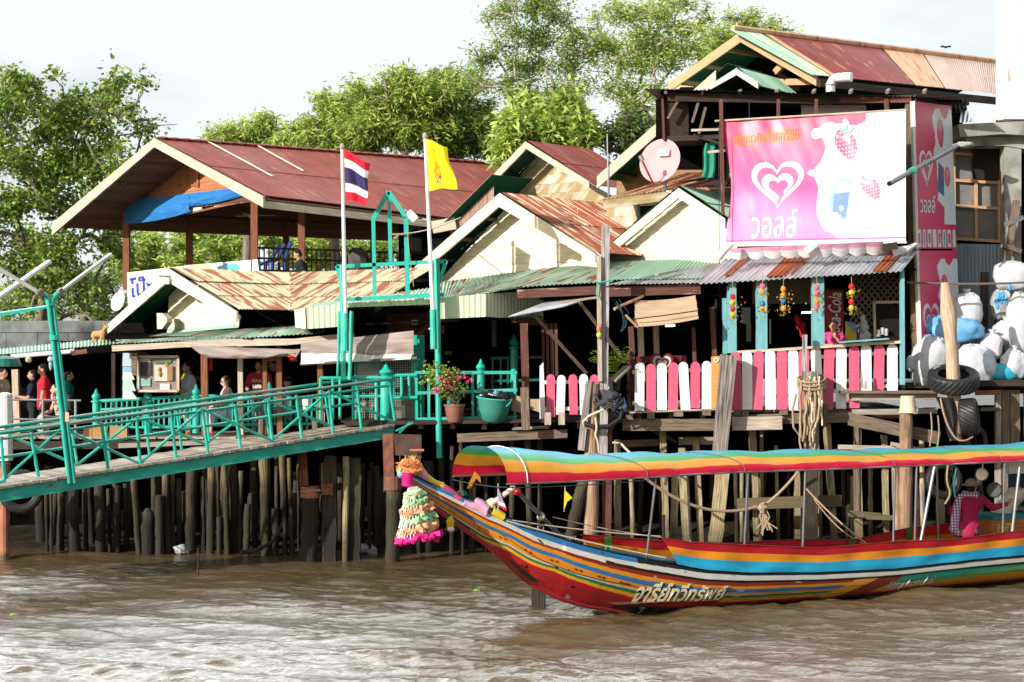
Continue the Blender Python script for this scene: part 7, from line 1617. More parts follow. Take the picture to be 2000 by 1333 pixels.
    curtain(-1, ftop, u_near(1137,-1), 14.2, [(.10,cb),(.52,co_),(2,(.66,.02,.02))], .15)  # brighter red than the near curtain, sunlight on it put into the colour
    for px in (1186,1662,1774):
        u = u_near(px,-1); y = -(beamw(u)-.02); z1 = z_at(u,-beamw(u),ftop); part('curtain_tab', MB().prism([bp(u-.06,y,z1),bp(u+.06,y,z1),bp(u+.06,y,z1-.2),bp(u-.06,y,z1-.2)], PB*.01), plain((.03,.22,.03)), t)
    # benches, lamps and stern box
    for u in (5.2,6.2,7.2): part('bench', MB().beam(bp(u,-.7,.5),bp(u,.7,.5),.3,.04), m_wood_red, t)
    u = solve_u(1938,.05)+.35; bt = z_at(u,.05,[(1900,1017),(2100,1012)])
    s = part('stern_box', MB().beam(bp(u-.35,-.3,bt-.25),bp(u+1.3,-.3,bt-.25),.7,.50), wood('box_orange',(.50,.17,.03),(.36,.11,.02)), t)
    part('cushion', MB().beam(bp(u-.35,-.3,bt+.04),bp(u+1.3,-.3,bt+.04),.72,.07), M('teal_cushion',(.01,.24,.20),(.01,.18,.15),.6), s)
    mb = MB(); put_text(mb, text('ลูกสาว', bold=.02), lambda a,v: bp(u-.25+a*.42,.065,bt-.26+v*.2)); part('box_lettering', mb, plain((.80,.60,.12)), s)
    u = solve_u(1984,.3); part('mirror', MB().box(bp(u,.3,z_at(u,.3,[(1900,915),(2100,912)])), .34,.08,.20,20), plain((.70,.72,.78),.15), t)
    u = solve_u(1918,.2); q = bp(u,.2,z_at(u,.2,[(1800,928),(2100,926)])); m_ = MB().lathe(q,[(.02,-.08),(.10,-.05),(.115,.02),(.10,.03)],14,(-.5,-.8,.1)); m_.rod(q,q+V((.02,0,.25)),.012,6); part('searchlight', m_, plain((.55,.55,.55),.25,.5), t)
    u = solve_u(1943,.55); q = bp(u,.55,z_at(u,.5,[(1800,957),(2100,957)])); m_ = MB().lathe(q,[(.02,-.1),(.12,-.06),(.14,.03),(.12,.04)],14,(-.5,-.8,.05)); part('horn', m_, m_rubber, t)
    u = solve_u(2036,-.1)+.2; mb = MB()
    for i in range(14): mb.beam(bp(u-.5,-.1,1.25+i*.05),bp(u+.5,-.1,1.25+i*.05),.05,.018)
    part('engine_grille', mb, m_metal, t); part('engine_cover', MB().beam(bp(u-.5,-.4,1.6),bp(u+.5,-.4,1.6),.5,.75), plain((.02,.05,.10)), t)
    # bow gear
    def onsheer(px, y=0.0, dz=.03): u = u_near(px); return bp(u, y, sheer(u)+dz)
    a = onsheer(960,.05,.02); b = P(1003,953,26.2)
    part('bow_stay', MB().tube([a, b], .04, 9), m_rope_w, t); part('lashing', MB().ball(a.lerp(b,.2), .09,.08,.08,9,6,.4), m_rope_w, t)
    part('canopy_brace', MB().tube([b, bp(u_near(1142),-.1,sheer(u_near(1142))+.02)], .034, 9), plain((.16,.20,.25),.4), t)
    part('brace_knot', MB().ball(b.lerp(bp(u_near(1142),-.1,sheer(u_near(1142))+.02),.52), .06,.06,.06,8,6,.4), m_rope_w, t)
    part('red_knob', MB().ball(b+V((.05,.05,-.06)), .07,.07,.06,8,6,.3), plain((.5,.01,.02)), t)
    for k,(p0,p1,r) in enumerate(((P(990,1015,26.6),P(1290,1048,27.6),.010),(P(990,1018,26.5),P(1300,1090,27.4),.012),(P(1080,1010,27),P(1292,1050,27.7),.008))): part('bow_line', MB().tube(sag(p0,p1,.03), r, 5), m_rope_w, t)
    q = bp(uc0,CW,zb(uc0)); part('canopy_line', MB().tube(sag(bp(uc0,-CW,zb(uc0)-.05), q-V((0,0,.05)), .02)+sag(q-V((0,0,.05)), bp(u_near(1265),CW,zb(u_near(1265))-.03), .03), .008, 5), m_navyrope, t)
    for px in (1052,1115,1185): q = onsheer(px,beamw(u_near(px))-.03,.02); mb = MB(); mb.tube([q,q+V((0,0,.06)),q+EB*.1+V((0,0,.06)),q+EB*.1],.010,6); part('cleat', mb, m_metal, t)
    return t
boat()
def boat_trimmings():
    # garland
    t = thing('bow_garland','tiered hanging garland of pink, orange and lime artificial flowers on the boat prow','garland',P(812,1060,25.9)); Z = 25.95
    for (y,rx,c,n) in ((936,.085,(.80,.02,.26),0),(968,.11,(.62,.80,.48),16),(980,.14,(.45,.78,.42),20),(997,.19,(.86,.46,.26),24),(1014,.21,(.50,.82,.45),26),(1031,.25,(.88,.48,.28),30),(1050,.28,(.86,.03,.34),34)):
        mb = MB(); cx = 805+(y-936)*.075
        if n == 0:
            for k in range(7): mb.torus(P(cx-9,y-10+k*3.6,Z),(.05,0,1),.062,.024,16,6)
        else:
            for i in range(n):
                a = 2*math.pi*i/n; p = P(cx,y,Z)+V((math.cos(a)*rx*rnd.uniform(.8,1.15)+.05*(y-936)/110,math.sin(a)*rx,.03*rnd.gauss(0,1)+.22*math.cos(a)*rx)); k=.8+.3*rnd.random(); mb.k=tuple(x*k for x in c); mb.ball(p,.036+.03*rnd.random(),.05,.03+.025*rnd.random(),8,5,.8,4)
        mb.sm=True
        if n == 0: mb.c=[c]*len(mb.v)
        part('flower_tier' if n else 'cord_wrap', mb, m_flower, t)
        if n:
            mb = MB()
            for i in range(n): a = 2*math.pi*i/n; p = P(cx,y,Z)+V((math.cos(a)*rx,math.sin(a)*rx,0)); mb.rod(p,p+V((-math.cos(a)*.05,-math.sin(a)*.05,.13)),.007,5)
            part('bead_strands', mb, m_white, t)
    t = thing('bow_flowers','orange artificial flower bunch tied on the tip of the prow with blue ribbon','flowers',P(800,915,26)); mb = MB()
    for i in range(170):
        q = rnd.random(); p = P(780+q*38+rnd.gauss(0,3),915-18*math.sin(q*2.4)+rnd.gauss(0,5)+q*12,26+rnd.gauss(0,.10)); a=V((rnd.gauss(0,1),rnd.gauss(0,1),rnd.gauss(0,1))).normalized()*.055; b=V((rnd.gauss(0,1),rnd.gauss(0,1),rnd.gauss(0,1))).normalized()*.022; k=.8+.4*rnd.random(); mb.k=(.82*k,.36*k,.12*k); mb.add([p-a,p+b,p+a,p-b],[(0,1,2,3)])
    mb.k=(.80,.34,.12); mb.ball(P(800,916,26.02),.20,.10,.09,10,7,.4); part('petals', mb, m_flower, t); m_=MB().ball(P(806,914,26.05),.16,.10,.10,10,7,.4); m_.c=[(.80,.30,.10)]*len(m_.v); part('bunch', m_, m_flower, t)
    part('ribbon', MB().ball(P(783,924,26),.055,.05,.075,8,6,.5), plain((.25,.48,.62)), t); mb=MB().tube([P(800,905,26),P(793,895,26),P(790,889,26)],.008,5); part('twig', mb, m_wood_mid, t)
    t = thing('cloth_garland','twisted pink, yellow and rose cloth sashes laid along the top of the prow','sash',P(900,965,26.3))
    for pts,c in ((((820,918),(826,928),(832,935)),(.80,.34,.42)),(((832,934),(845,944),(858,950),(866,951)),(.80,.52,.08)),(((862,951),(878,962),(890,972),(900,975)),(.74,.08,.18)),(((905,982),(915,986),(930,990),(942,996),(950,1000)),(.84,.42,.58)),(((928,979),(938,984),(950,995)),(.84,.42,.58)),(((962,998),(972,1003),(984,1010)),(.82,.55,.03))):
        mb = MB().tube([P(x,y,26.25+(x-820)*.002) for x,y in pts],[.055+.02*rnd.random() for _ in pts],8); mb.v=[tuple(V(v)+V((0,0,1))*.03*mnoise.noise(V(v)*14)) for v in mb.v]; mb.sm=True; part('cloth', mb, cloth(c), t)
    t = thing('yellow_tassel','yellow and white flower tassel hanging under the prow','tassel',P(881,1040,26.4)); mb=MB().ball(P(880,1022,26.4),.06,.05,.10,9,7,.3); part('yellow_bloom', mb, plain((.80,.55,.02)), t); part('white_bloom', MB().ball(P(881,1034,26.38),.055,.05,.04,9,6,.4), m_white, t)
    def pennant(lab, poly, Z, cols, pole=None):
        t = thing('pennant', lab, 'pennant', P(*poly[-1],Z))
        for k,(pl_,c) in enumerate(cols): part('cloth', MB().prism([P(x,y,Z+k*.004) for x,y in pl_], V((0,.012,0))), plain(c,.8), t)
        if pole: part('stick', MB().rod(P(*pole[0],Z+.02),P(*pole[1],Z+.02),.010,5), m_wood_bleach, t)
    pennant('small yellow pennant on a stick behind the canopy brace',[(1103,960),(1118,973),(1101,997)],27.6,[([(1103,957),(1118,973),(1108,980),(1101,998)],(.74,.58,.02))],((1104,950),(1102,1000)))
    pennant('small red white and blue paper flag beside the bow stay',[(972,955),(990,998)],26.3,[([(973,952),(981,975),(986,985),(973,979)],(.30,.26,.48)),([(973,979),(986,985),(988,992),(972,985)],(.78,.76,.76)),([(972,985),(988,992),(990,999),(974,990)],(.60,.02,.03))],((973,945),(973,1000)))
    pennant('small orange pennant hanging inside the front arch of the canopy',[(928,922),(940,940),(910,955)],26.9,[([(927,921),(938,932),(939,944),(930,935),(919,955),(911,955)],(.42,.17,.01))])
    single('green_lantern', MB().ball(P(903,966,26.5),.09,.08,.06,10,7,.3), plain((.005,.06,.025)), 'dark green lump hanging at the prow beside the rose sash', 'lantern')
boat_trimmings()
# ---------- people ----------
def blob(name, caps, balls, vox, mat, parent, org, sm=3, mark=None):
    mb = MB()
    for a,b,ra,rb in caps:
        a,b=V(a),V(b); d=(b-a); L=max(d.length,1e-4); n=5; mb.tube([a.lerp(b,i/n) for i in range(n+1)],[ra+(rb-ra)*i/n for i in range(n+1)],12); mb.ball(a,ra,n=12,m=8); mb.ball(b,rb,n=12,m=8)
    for c,r,rot in balls: mb.ball(c,*r,n=16,m=12,rot=rot)
    me = bpy.data.meshes.new('tmp'); me.from_pydata(mb.v,[],mb.f); o = bpy.data.objects.new('tmp',me); COL.objects.link(o)
    md = o.modifiers.new('r','REMESH'); md.mode='VOXEL'; md.voxel_size=vox; md.use_smooth_shade=True
    s_ = o.modifiers.new('s','SMOOTH'); s_.iterations=sm; s_.factor=.5
    bpy.context.view_layer.update(); m2 = bpy.data.meshes.new_from_object(o.evaluated_get(bpy.context.evaluated_depsgraph_get()))
    bpy.data.objects.remove(o); bpy.data.meshes.remove(me)
    r = MB(); r.v=[tuple(v.co) for v in m2.vertices]; r.f=[tuple(p.vertices) for p in m2.polygons]; bpy.data.meshes.remove(m2)
    r.uv=[(v[0],v[2]) for v in r.v]; r.c=[(1,1,1)]*len(r.v); r.mi=[0]*len(r.f); r.sm=True
    if mark:
        for p,rad,c in mark:
            p=V(p)
            for i,v in enumerate(r.v):
                if (V(v)-p).length < rad: r.c[i]=c
    yaw, pos, sc = org; cs,sn=math.cos(yaw),math.sin(yaw)
    r.v=[(pos.x+sc*(x*cs-y*sn),pos.y+sc*(x*sn+y*cs),pos.z+sc*z) for x,y,z in r.v]
    return part(name, r, mat, parent)
def hand(caps, balls, w_, d, up, curl=.5):
    w_,d,up=V(w_),V(d).normalized(),V(up); sd=d.cross(up).normalized(); up=sd.cross(d).normalized()
    balls.append((w_+d*.05,(.022,.022,.022),None)); caps.append((w_,w_+d*.045,.026,.034)); caps.append((w_+d*.045+sd*.02,w_+d*.075+sd*.025,.016,.013)); caps.append((w_+d*.045-sd*.02,w_+d*.075-sd*.025,.016,.013))
    for k,l in ((-.030,.060),(-.010,.075),(.010,.070),(.029,.055)):
        a=w_+d*.085+sd*k; b=a+(d*math.cos(curl)-up*math.sin(curl))*l*.55; c=b+(d*math.cos(curl*2.2)-up*math.sin(curl*2.2))*l*.5; caps += [(a,b,.0105,.0095),(b,c,.0095,.008)]
    a=w_+d*.025+sd*.034; b=a+(d*.6+sd*.75-up*.3).normalized()*.04; c=b+(d*.85+sd*.2-up*.5).normalized()*.032; caps += [(a,b,.013,.011),(b,c,.011,.009)]
def person(label, pos, yaw, sc=1.0, hip=.92, lean=0, side=0, turn=0, nod=0, arms=None, legs=None, skin=None, shirt=((.5,.5,.5),'short'), bottom=('long',(.05,.05,.06)), hair='short', hairmat=None, shoes=(.05,.04,.04), vox=.0105, female=False, extra=None, group=None):
    pos=V(pos); t = thing('person', label, 'person', pos, group); skin=skin or m_skin; hm=hairmat or m_hair; org=(R(yaw),pos,sc)
    pel=V((0,0,hip)); sp=V((math.sin(R(side)),math.sin(R(lean)),math.cos(R(lean))*math.cos(R(side)))).normalized()
    wa=pel+sp*.16; ch=pel+sp*.36; sh=pel+sp*.48; nk=pel+sp*.53+V((0,.01,0)); hd=nk+V((sp.x*.12,sp.y*.12+.02,.135)); sw=.165 if female else .19
    tr=Matrix.Rotation(R(turn),3,'Z')@Matrix.Rotation(R(-nod),3,'X'); hw=lambda x,y,z: hd+tr@V((x,y,z))
    sL,sR=sh+V((-sw,0,-.02)),sh+V((sw,0,-.02))
    A=arms or [((-.24,.02,hip+.20),(-.25,.06,hip-.04)),((.24,.02,hip+.20),(.25,.06,hip-.04))]
    Lg=legs or [((-.10,.02,.49),(-.10,0,.09)),((.10,.02,.49),(.11,0,.09))]
    caps=[];balls=[]
    balls += [(hd,(.076,.096,.108),tr),(hw(0,.03,-.055),(.055,.06,.062),tr),(hw(0,-.02,.02),(.080,.090,.088),tr)]
    balls += [(hw(-.077,-.005,-.01),(.012,.022,.032),tr),(hw(.077,-.005,-.01),(.012,.022,.032),tr)]
    caps += [(hw(0,.088,.008),hw(0,.108,-.026),.009,.015),(hw(-.016,.097,-.058),hw(.016,.097,-.058),.009,.009),(hw(-.035,.086,.022),hw(.035,.086,.022),.012,.012)]
    caps += [(nk-sp*.03,hd-V((0,.01,.06)),.058,.052)]
    tor=[(pel,wa,.135 if not female else .14,.125 if not female else .11),(wa,ch,.125 if not female else .11,.135),(pel+V((-.07,0,-.02)),pel+V((.07,0,-.02)),.115,.115),(ch+V((-.07,0,.02)),ch+V((.07,0,.02)),.115,.115),(sL*.8+sh*.2,sR*.8+sh*.2,.065,.065),(sh,nk,.07,.055)]
    if female: tor += [(ch+V((-.07,.07,0)),ch+V((-.06,.075,0)),.06,.06),(ch+V((.07,.07,0)),ch+V((.06,.075,0)),.06,.06)]
    caps += tor
    slv=[]; 
    for s_,(el,wr,*hdn) in zip((sL,sR),A):
        el,wr=V(el),V(wr); caps += [(s_,el,.052,.042),(el,el.lerp(wr,.35),.043,.042),(el.lerp(wr,.35),wr,.042,.027)]
        d=(V(hdn[0]) if hdn else (wr-el)); hand(caps,balls,wr,d,V((0,0,1)) if abs(d.normalized().z)<.8 else V((0,-1,0)),.6)
        slv.append((s_,el,wr))
    lg=[]
    for sgn,(kn,an) in zip((-1,1),Lg):
        h=pel+V((sgn*.09,0,-.04)); kn,an=V(kn),V(an); caps += [(h,kn,.085,.058),(kn,kn.lerp(an,.35),.056,.054),(kn.lerp(an,.35),an,.054,.037),(an+V((0,-.03,-.05)),an+V((0,.13,-.06)),.036,.028)]; lg.append((h,kn,an))
    marks=[(hw(-.032,.092,.006),.013,(.12,.10,.09)),(hw(.032,.092,.006),.013,(.12,.10,.09)),(hw(0,.104,-.058),.018,(.75,.5,.48))]
    blob('body',caps,balls,vox,skin,t,org,2,marks)
    # clothes
    e=.014; sc_=[(a,b,ra+e,rb+e) for a,b,ra,rb in tor]
    sc_[-1]=(sh-sp*.02,sh+sp*.015,.075,.068)
    if shirt[1]!='none':
        for s_,el,wr in slv:
            if shirt[1]=='short': sc_.append((s_,s_.lerp(el,.72),.068,.064))
            elif shirt[1]=='long': sc_ += [(s_,el,.068,.056),(el,el.lerp(wr,.93),.056,.040)]
    sc_.append((pel+V((0,0,.02)),pel-V((0,0,.07)),.150,.152)) if bottom[0]!='none' else None
    blob('shirt',sc_,[],vox,cloth(shirt[0]) if isinstance(shirt[0],tuple) else shirt[0],t,org,4)
    bc=[(pel+V((-.07,0,-.03)),pel+V((.07,0,-.03)),.128,.128)]
    if bottom[0]=='long':
        for h,kn,an in lg: bc += [(h,kn,.10,.074),(kn,kn.lerp(an,.95),.074,.062)]
    elif bottom[0]=='short':
        for h,kn,an in lg: bc += [(h,h.lerp(kn,.9),.105,.09)]
    elif bottom[0]=='skirt':
        for h,kn,an in lg: bc += [(h,kn,.115,.11),(kn,kn.lerp(an,.45),.11,.11)]
        bc.append((lg[0][1],lg[1][1],.10,.10))
    blob('trousers' if bottom[0]=='long' else 'shorts' if bottom[0]=='short' else 'skirt',bc,[],vox,cloth(bottom[1]) if isinstance(bottom[1],tuple) else bottom[1],t,org,4)
    hb=[(hw(0,-.022,.030),(.084,.094,.092),tr),(hw(0,-.05,-.01),(.078,.062,.085),tr)]; hc=[]
    if hair=='long': hc += [(hw(0,-.06,0),hw(0,-.085,-.22),.075,.06),(hw(-.06,-.03,0),hw(-.075,-.03,-.16),.035,.03),(hw(.06,-.03,0),hw(.075,-.03,-.16),.035,.03)]
    elif hair=='bun': hb.append((hw(0,-.10,.03),(.045,.045,.045),None))
    hh = blob('hair',hc,hb,.009,hm,t,org,2)
    for _,_,an in lg: pass
    blob('shoes',[(V(an)+V((0,-.035,-.05)),V(an)+V((0,.135,-.058)),.044,.036) for _,_,an in lg],[],.012,cloth(shoes),t,org,2)
    L=lambda x,y,z: V((pos.x+sc*(x*math.cos(R(yaw))-y*math.sin(R(yaw))),pos.y+sc*(x*math.sin(R(yaw))+y*math.cos(R(yaw))),pos.z+sc*z))
    if extra: extra(t,hw,L,tr,org,pel,sh)
    return t
def striped(c1,c2,sc):
    m, nt, nd, lk, bs = nodes('striped_fabric'); tc=nd.new('ShaderNodeTexCoord'); wv=nd.new('ShaderNodeTexWave'); wv.bands_direction='Z'; wv.inputs['Scale'].default_value=sc; wv.inputs['Distortion'].default_value=1.0
    lk.new(tc.outputs['Object'],wv.inputs['Vector']); lk.new(mixc(nd,lk,th(nd,lk,wv.outputs['Fac'],.45,.55),c1,c2),bs.inputs['Base Color']); bs.inputs['Roughness'].default_value=.85; return m
def people():
    def stand(px, pyhead, pyfeet, Z, z0=None): return V(((px-CX)*Z/F, Z, z0 if z0 is not None else H-(pyfeet-CY)*Z/F))
    def cap(col, brim=.07):
        def f(t,hw,L,tr,org,pel,sh): blob('cap',[(hw(0,.05,.062),hw(0,.13,.052),.03,.022),(hw(-.04,.06,.062),hw(-.03,.12,.052),.025,.018),(hw(.04,.06,.062),hw(.03,.12,.052),.025,.018)],[(hw(0,-.012,.055),(.092,.102,.075),tr)],.009,cloth(col),t,org,2)
        return f
    def glasses(t,hw,L,tr,org,pel,sh): blob('sunglasses',[(hw(-.055,.090,.008),hw(-.018,.099,.004),.014,.014),(hw(.055,.090,.008),hw(.018,.099,.004),.014,.014),(hw(-.07,.06,.012),hw(-.08,-.01,.012),.006,.006),(hw(.07,.06,.012),hw(.08,-.01,.012),.006,.006)],[],.006,plain((.01,.01,.012),.2),t,org,1)
    g='people waiting on the low deck'
    person('man in a bright red polo shirt standing in profile, looking left at the far left',stand(86,717,880,36.9,2.06),104,.98,shirt=((.60,.015,.045),'short'),bottom=('long',(.035,.03,.035)),group=g,nod=15)
    person('dark-dressed woman at the far left with raised hands, behind the man in red',stand(66,740,880,37.5,2.02),100,.93,shirt=((.012,.014,.04),'short'),bottom=('long',(.02,.02,.025)),female=True,hair='bun',arms=[((-.26,.10,1.06),(-.20,.34,1.10)),((.24,.12,1.05),(.10,.36,1.12))],group=g)
    person('person in a beige top cut by the left edge of the view',stand(4,738,880,37.4,2.02),-110,.95,shirt=((.36,.30,.22),'short'),bottom=('long',(.05,.045,.04)),group=g,hair='bun',female=True)
    def bag(t,hw,L,tr,org,pel,sh): pass
    sl=[((-.12,.40,.50),(-.11,.42,.10)),((.10,.42,.50),(.12,.40,.10))]
    person('seated woman in a black and white striped dress, hand at chin, behind the lamp post',stand(122,758,880,36.7,2.12),118,.95,hip=.50,legs=sl,shirt=(striped((.02,.02,.025),(.70,.69,.68),9.0),'none'),bottom=('skirt',striped((.02,.02,.025),(.70,.69,.68),9.0)),female=True,hair='bun',arms=[((-.22,.18,.72),(-.06,.24,.98),(.1,-.1,.3)),((.2,.2,.68),(.05,.40,.62))],skin=m_skin_l,group=g,lean=10)
    person('person in a dark turquoise top turned away behind the lamp post',stand(132,750,880,37.6,2.02),-80,.92,shirt=((.02,.20,.18),'short'),bottom=('long',(.02,.02,.03)),hair='bun',female=True,group=g)
    person('person in pale grey shirt and white apron with folded arms by the yellow sign',stand(369,710,866,36.6,2.10),108,.99,shirt=((.50,.53,.62),'short'),bottom=('short',(.62,.52,.38)),arms=[((-.20,.10,1.10),(.06,.26,1.10),(1,0,.1)),((.22,.10,1.09),(-.04,.30,1.07),(-1,0,.1))],hair='short',group=g,
           extra=lambda t,hw,L,tr,org,pel,sh: blob('apron',[(pel+V((-.08,.06,.12)),pel+V((-.10,.09,-.30)),.10,.11),(pel+V((.08,.06,.12)),pel+V((.10,.09,-.30)),.10,.11)],[],.012,cloth((.72,.71,.70)),t,org,4))
    person('seated brown-haired visitor in dark sunglasses and white top behind the gangway rails',stand(443,740,852,36.4,2.28),108,.93,hip=.52,legs=[((-.12,.38,.52),(-.11,.36,.10)),((.10,.40,.52),(.12,.34,.10))],shirt=((.76,.75,.76),'none'),bottom=('skirt',(.60,.64,.76)),hairmat=m_hair_b,skin=m_skin_l,hair='short',arms=[((-.22,.12,.72),(-.16,.36,.64)),((.22,.14,.72),(.14,.38,.64))],extra=glasses,group=g,nod=10,shoes=(.5,.05,.12))
    def print_(t,hw,L,tr,org,pel,sh):
        mb=MB(); fn=lambda z0,h: (lambda u,v: L(.11-u*.22, .165, z0+v*h)); put_text(mb,text('SOUL',bold=.02),fn(1.25,.06)); put_text(mb,text('TREK',bold=.02),fn(1.10,.10)); part('shirt_print',mb,m_white,t)
        part('paper', MB().box(L(-.05,.34,1.06),.2,.02,.14,20), plain((.45,.47,.40)), t)
    person('waiter in a red printed T-shirt holding papers in the shade of the waiting hall',stand(507,708,866,37.1,2.1),170,1.0,shirt=((.50,.05,.07),'short'),bottom=('long',(.42,.47,.55)),arms=[((-.26,.06,1.12),(-.14,.30,1.05)),((.26,.06,1.12),(.12,.30,1.08))],extra=print_,hair='long',group=g,nod=20)
    person('bare-armed person standing half hidden between two brown posts',stand(537,705,866,37.4,2.12),110,1.0,shirt=((.01,.01,.012),'none'),bottom=('long',(.015,.015,.02)),group=g)
    person('seated person in a dark baseball cap near the low pale table',stand(566,742,852,37.0,2.30),105,.9,hip=.5,legs=sl,shirt=((.06,.08,.12),'short'),bottom=('long',(.06,.06,.08)),extra=cap((.012,.012,.016)),hairmat=m_hair_b,group=g)
    person('person in black sitting at a table in the open upper pavilion',V(P(594,505,42.4).xyz)*1.0+V((0,0,-1.0)),100,.95,hip=.5,legs=sl,shirt=((.012,.016,.022),'short'),bottom=('long',(.02,.02,.025)),nod=25,lean=12)
    person('woman in a pink T-shirt sitting at the snack shop counter, hand at her mouth',V(P(1628,672,35.5).xyz)-V((0,0,.72)),165,.92,hip=.5,legs=sl,shirt=((.58,.05,.20),'short'),bottom=('long',(.05,.05,.06)),female=True,hair='bun',arms=[((-.24,.20,.74),(-.06,.22,.92),(.1,-.05,.3)),((.24,.16,.74),(.04,.34,.76))],turn=15)
    # boatmen
    u=u_near(1893)
    def hat(t,hw,L,tr,org,pel,sh):
        hatm=cloth((.36,.26,.21)); m_=[]
        blob('hat',[],[(hw(0,-.005,.075),(.098,.108,.070),tr),(hw(0,.0,.040),(.165,.175,.020),tr)],.008,hatm,t,org,2)
        m2, nt, nd, lk, bs = nodes('checked_scarf'); tc=nd.new('ShaderNodeTexCoord'); a=[]
        for dr,c in (('Z',(.55,.05,.16)),('X',(.10,.12,.40))):
            wv=nd.new('ShaderNodeTexWave'); wv.bands_direction=dr; wv.inputs['Scale'].default_value=6.5; lk.new(tc.outputs['Object'],wv.inputs['Vector']); a.append((th(nd,lk,wv.outputs['Fac'],.55,.75),c))
        col=mixc(nd,lk,a[0][0],(.72,.66,.70),a[0][1]); col=mixc(nd,lk,a[1][0],col,a[1][1]); lk.new(col,bs.inputs['Base Color']); bs.inputs['Roughness'].default_value=.85
        blob('scarf',[(sh+V((-.10,.03,.06)),sh+V((.08,.02,.06)),.062,.058),(sh+V((-.10,-.03,.05)),sh+V((.07,-.05,.05)),.055,.05),(sh+V((-.17,-.02,.02)),sh+V((-.24,-.08,-.18)),.06,.07),(sh+V((-.24,-.08,-.18)),sh+V((-.28,-.12,-.50)),.07,.085),(sh+V((-.26,-.10,-.30)),sh+V((-.22,-.14,-.56)),.05,.06)],[],.010,m2,t,org,3)
    person('boatman in a crimson long-sleeved shirt, sun hat and checked scarf holding a canopy post',bp(solve_u(1892,.10),.10,.30),-8,1.06,hip=.62,lean=14,side=6,turn=-30,nod=-4,legs=[((-.12,.30,.42),(-.12,.20,.06)),((.14,.30,.42),(.14,.20,.06))],shirt=((.38,.012,.075),'long'),bottom=('long',(.20,.16,.11)),arms=[((-.25,.14,.84),(-.16,.30,.72)),((.40,.10,.93),(.63,.10,1.00),(.4,.1,.5))],extra=hat,vox=.009)
    person('boatman in a pale pink shirt bent forward behind the man in crimson',bp(solve_u(1955,-.45),-.45,.42),-75,1.1,hip=.64,lean=48,nod=20,legs=[((-.12,.30,.42),(-.12,.20,.06)),((.14,.30,.42),(.14,.20,.06))],shirt=((.80,.66,.58),'long'),bottom=('long',(.45,.52,.62)),arms=[((-.25,.45,.72),(-.16,.60,.55)),((.28,.45,.72),(.2,.62,.60))],vox=.010)
    # dog on the shed roof
    b=P(193,677,38.0); t=thing('dog','small tan dog standing on the green shed roof beside the small cream gable','dog',b,); org=(R(-125),b,.86)
    caps=[((0,-.16,.30),(0,.15,.31),.075,.09),((0,.15,.31),(0,.16,.24),.09,.07),((0,.17,.36),(0,.24,.47),.055,.045),((0,.25,.49),(0,.35,.47),.048,.026),((0,-.20,.33),(0,-.27,.22),.02,.012)]
    for sx in (-.055,.055):
        caps += [((sx,.15,.25),(sx,.15,.13),.036,.024),((sx,.15,.13),(sx,.16,.02),.022,.018),((sx,.16,.018),(sx,.19,.015),.02,.017),((sx,-.15,.27),(sx,-.10,.17),.05,.03),((sx,-.10,.17),(sx,-.19,.11),.026,.02),((sx,-.19,.11),(sx,-.17,.02),.02,.017),((sx,-.17,.018),(sx,-.14,.015),.02,.017),((sx*.7,.235,.53),(sx*.9,.22,.58),.022,.008)]
    blob('body',caps,[],.009,M('tan_fur',(.50,.27,.12),(.40,.20,.08),.9,'Object',(1,1,1),6),t,org,2,[((0,.36,.475),.02,(.05,.04,.04))])
    b=P(1848,92,70); mb=MB(); 
    for s_ in (1,-1): mb.prism([b,b+V((s_*.16,.03,.05)),b+V((s_*.22,.10,.0)),b+V((0,.12,-.01))],V((0,0,.015)))
    mb.ball(b+V((0,.06,0)),.05,.13,.045,8,6); single('bird',mb,m_black,'small dark bird flying in the pale sky at the upper right','bird')
people()
for x,y0,y1,Z,lab in ((1404,246,600,35.4,'thin dark cord hanging straight down past the left edge of the pink banner'),(1463,200,238,36.0,'short dark cord in the loft above the pink banner'),(1128,405,480,38,'loose pale wire draped over the rusty roof between the two cream gables')):
    single('cord', MB().tube(sag(P(x,y0,Z),P(x+3 if x < 1400 else x+1,y1,Z),.0,6),.009,5), m_navyrope if x > 1200 else m_rope_w, lab, 'cord')
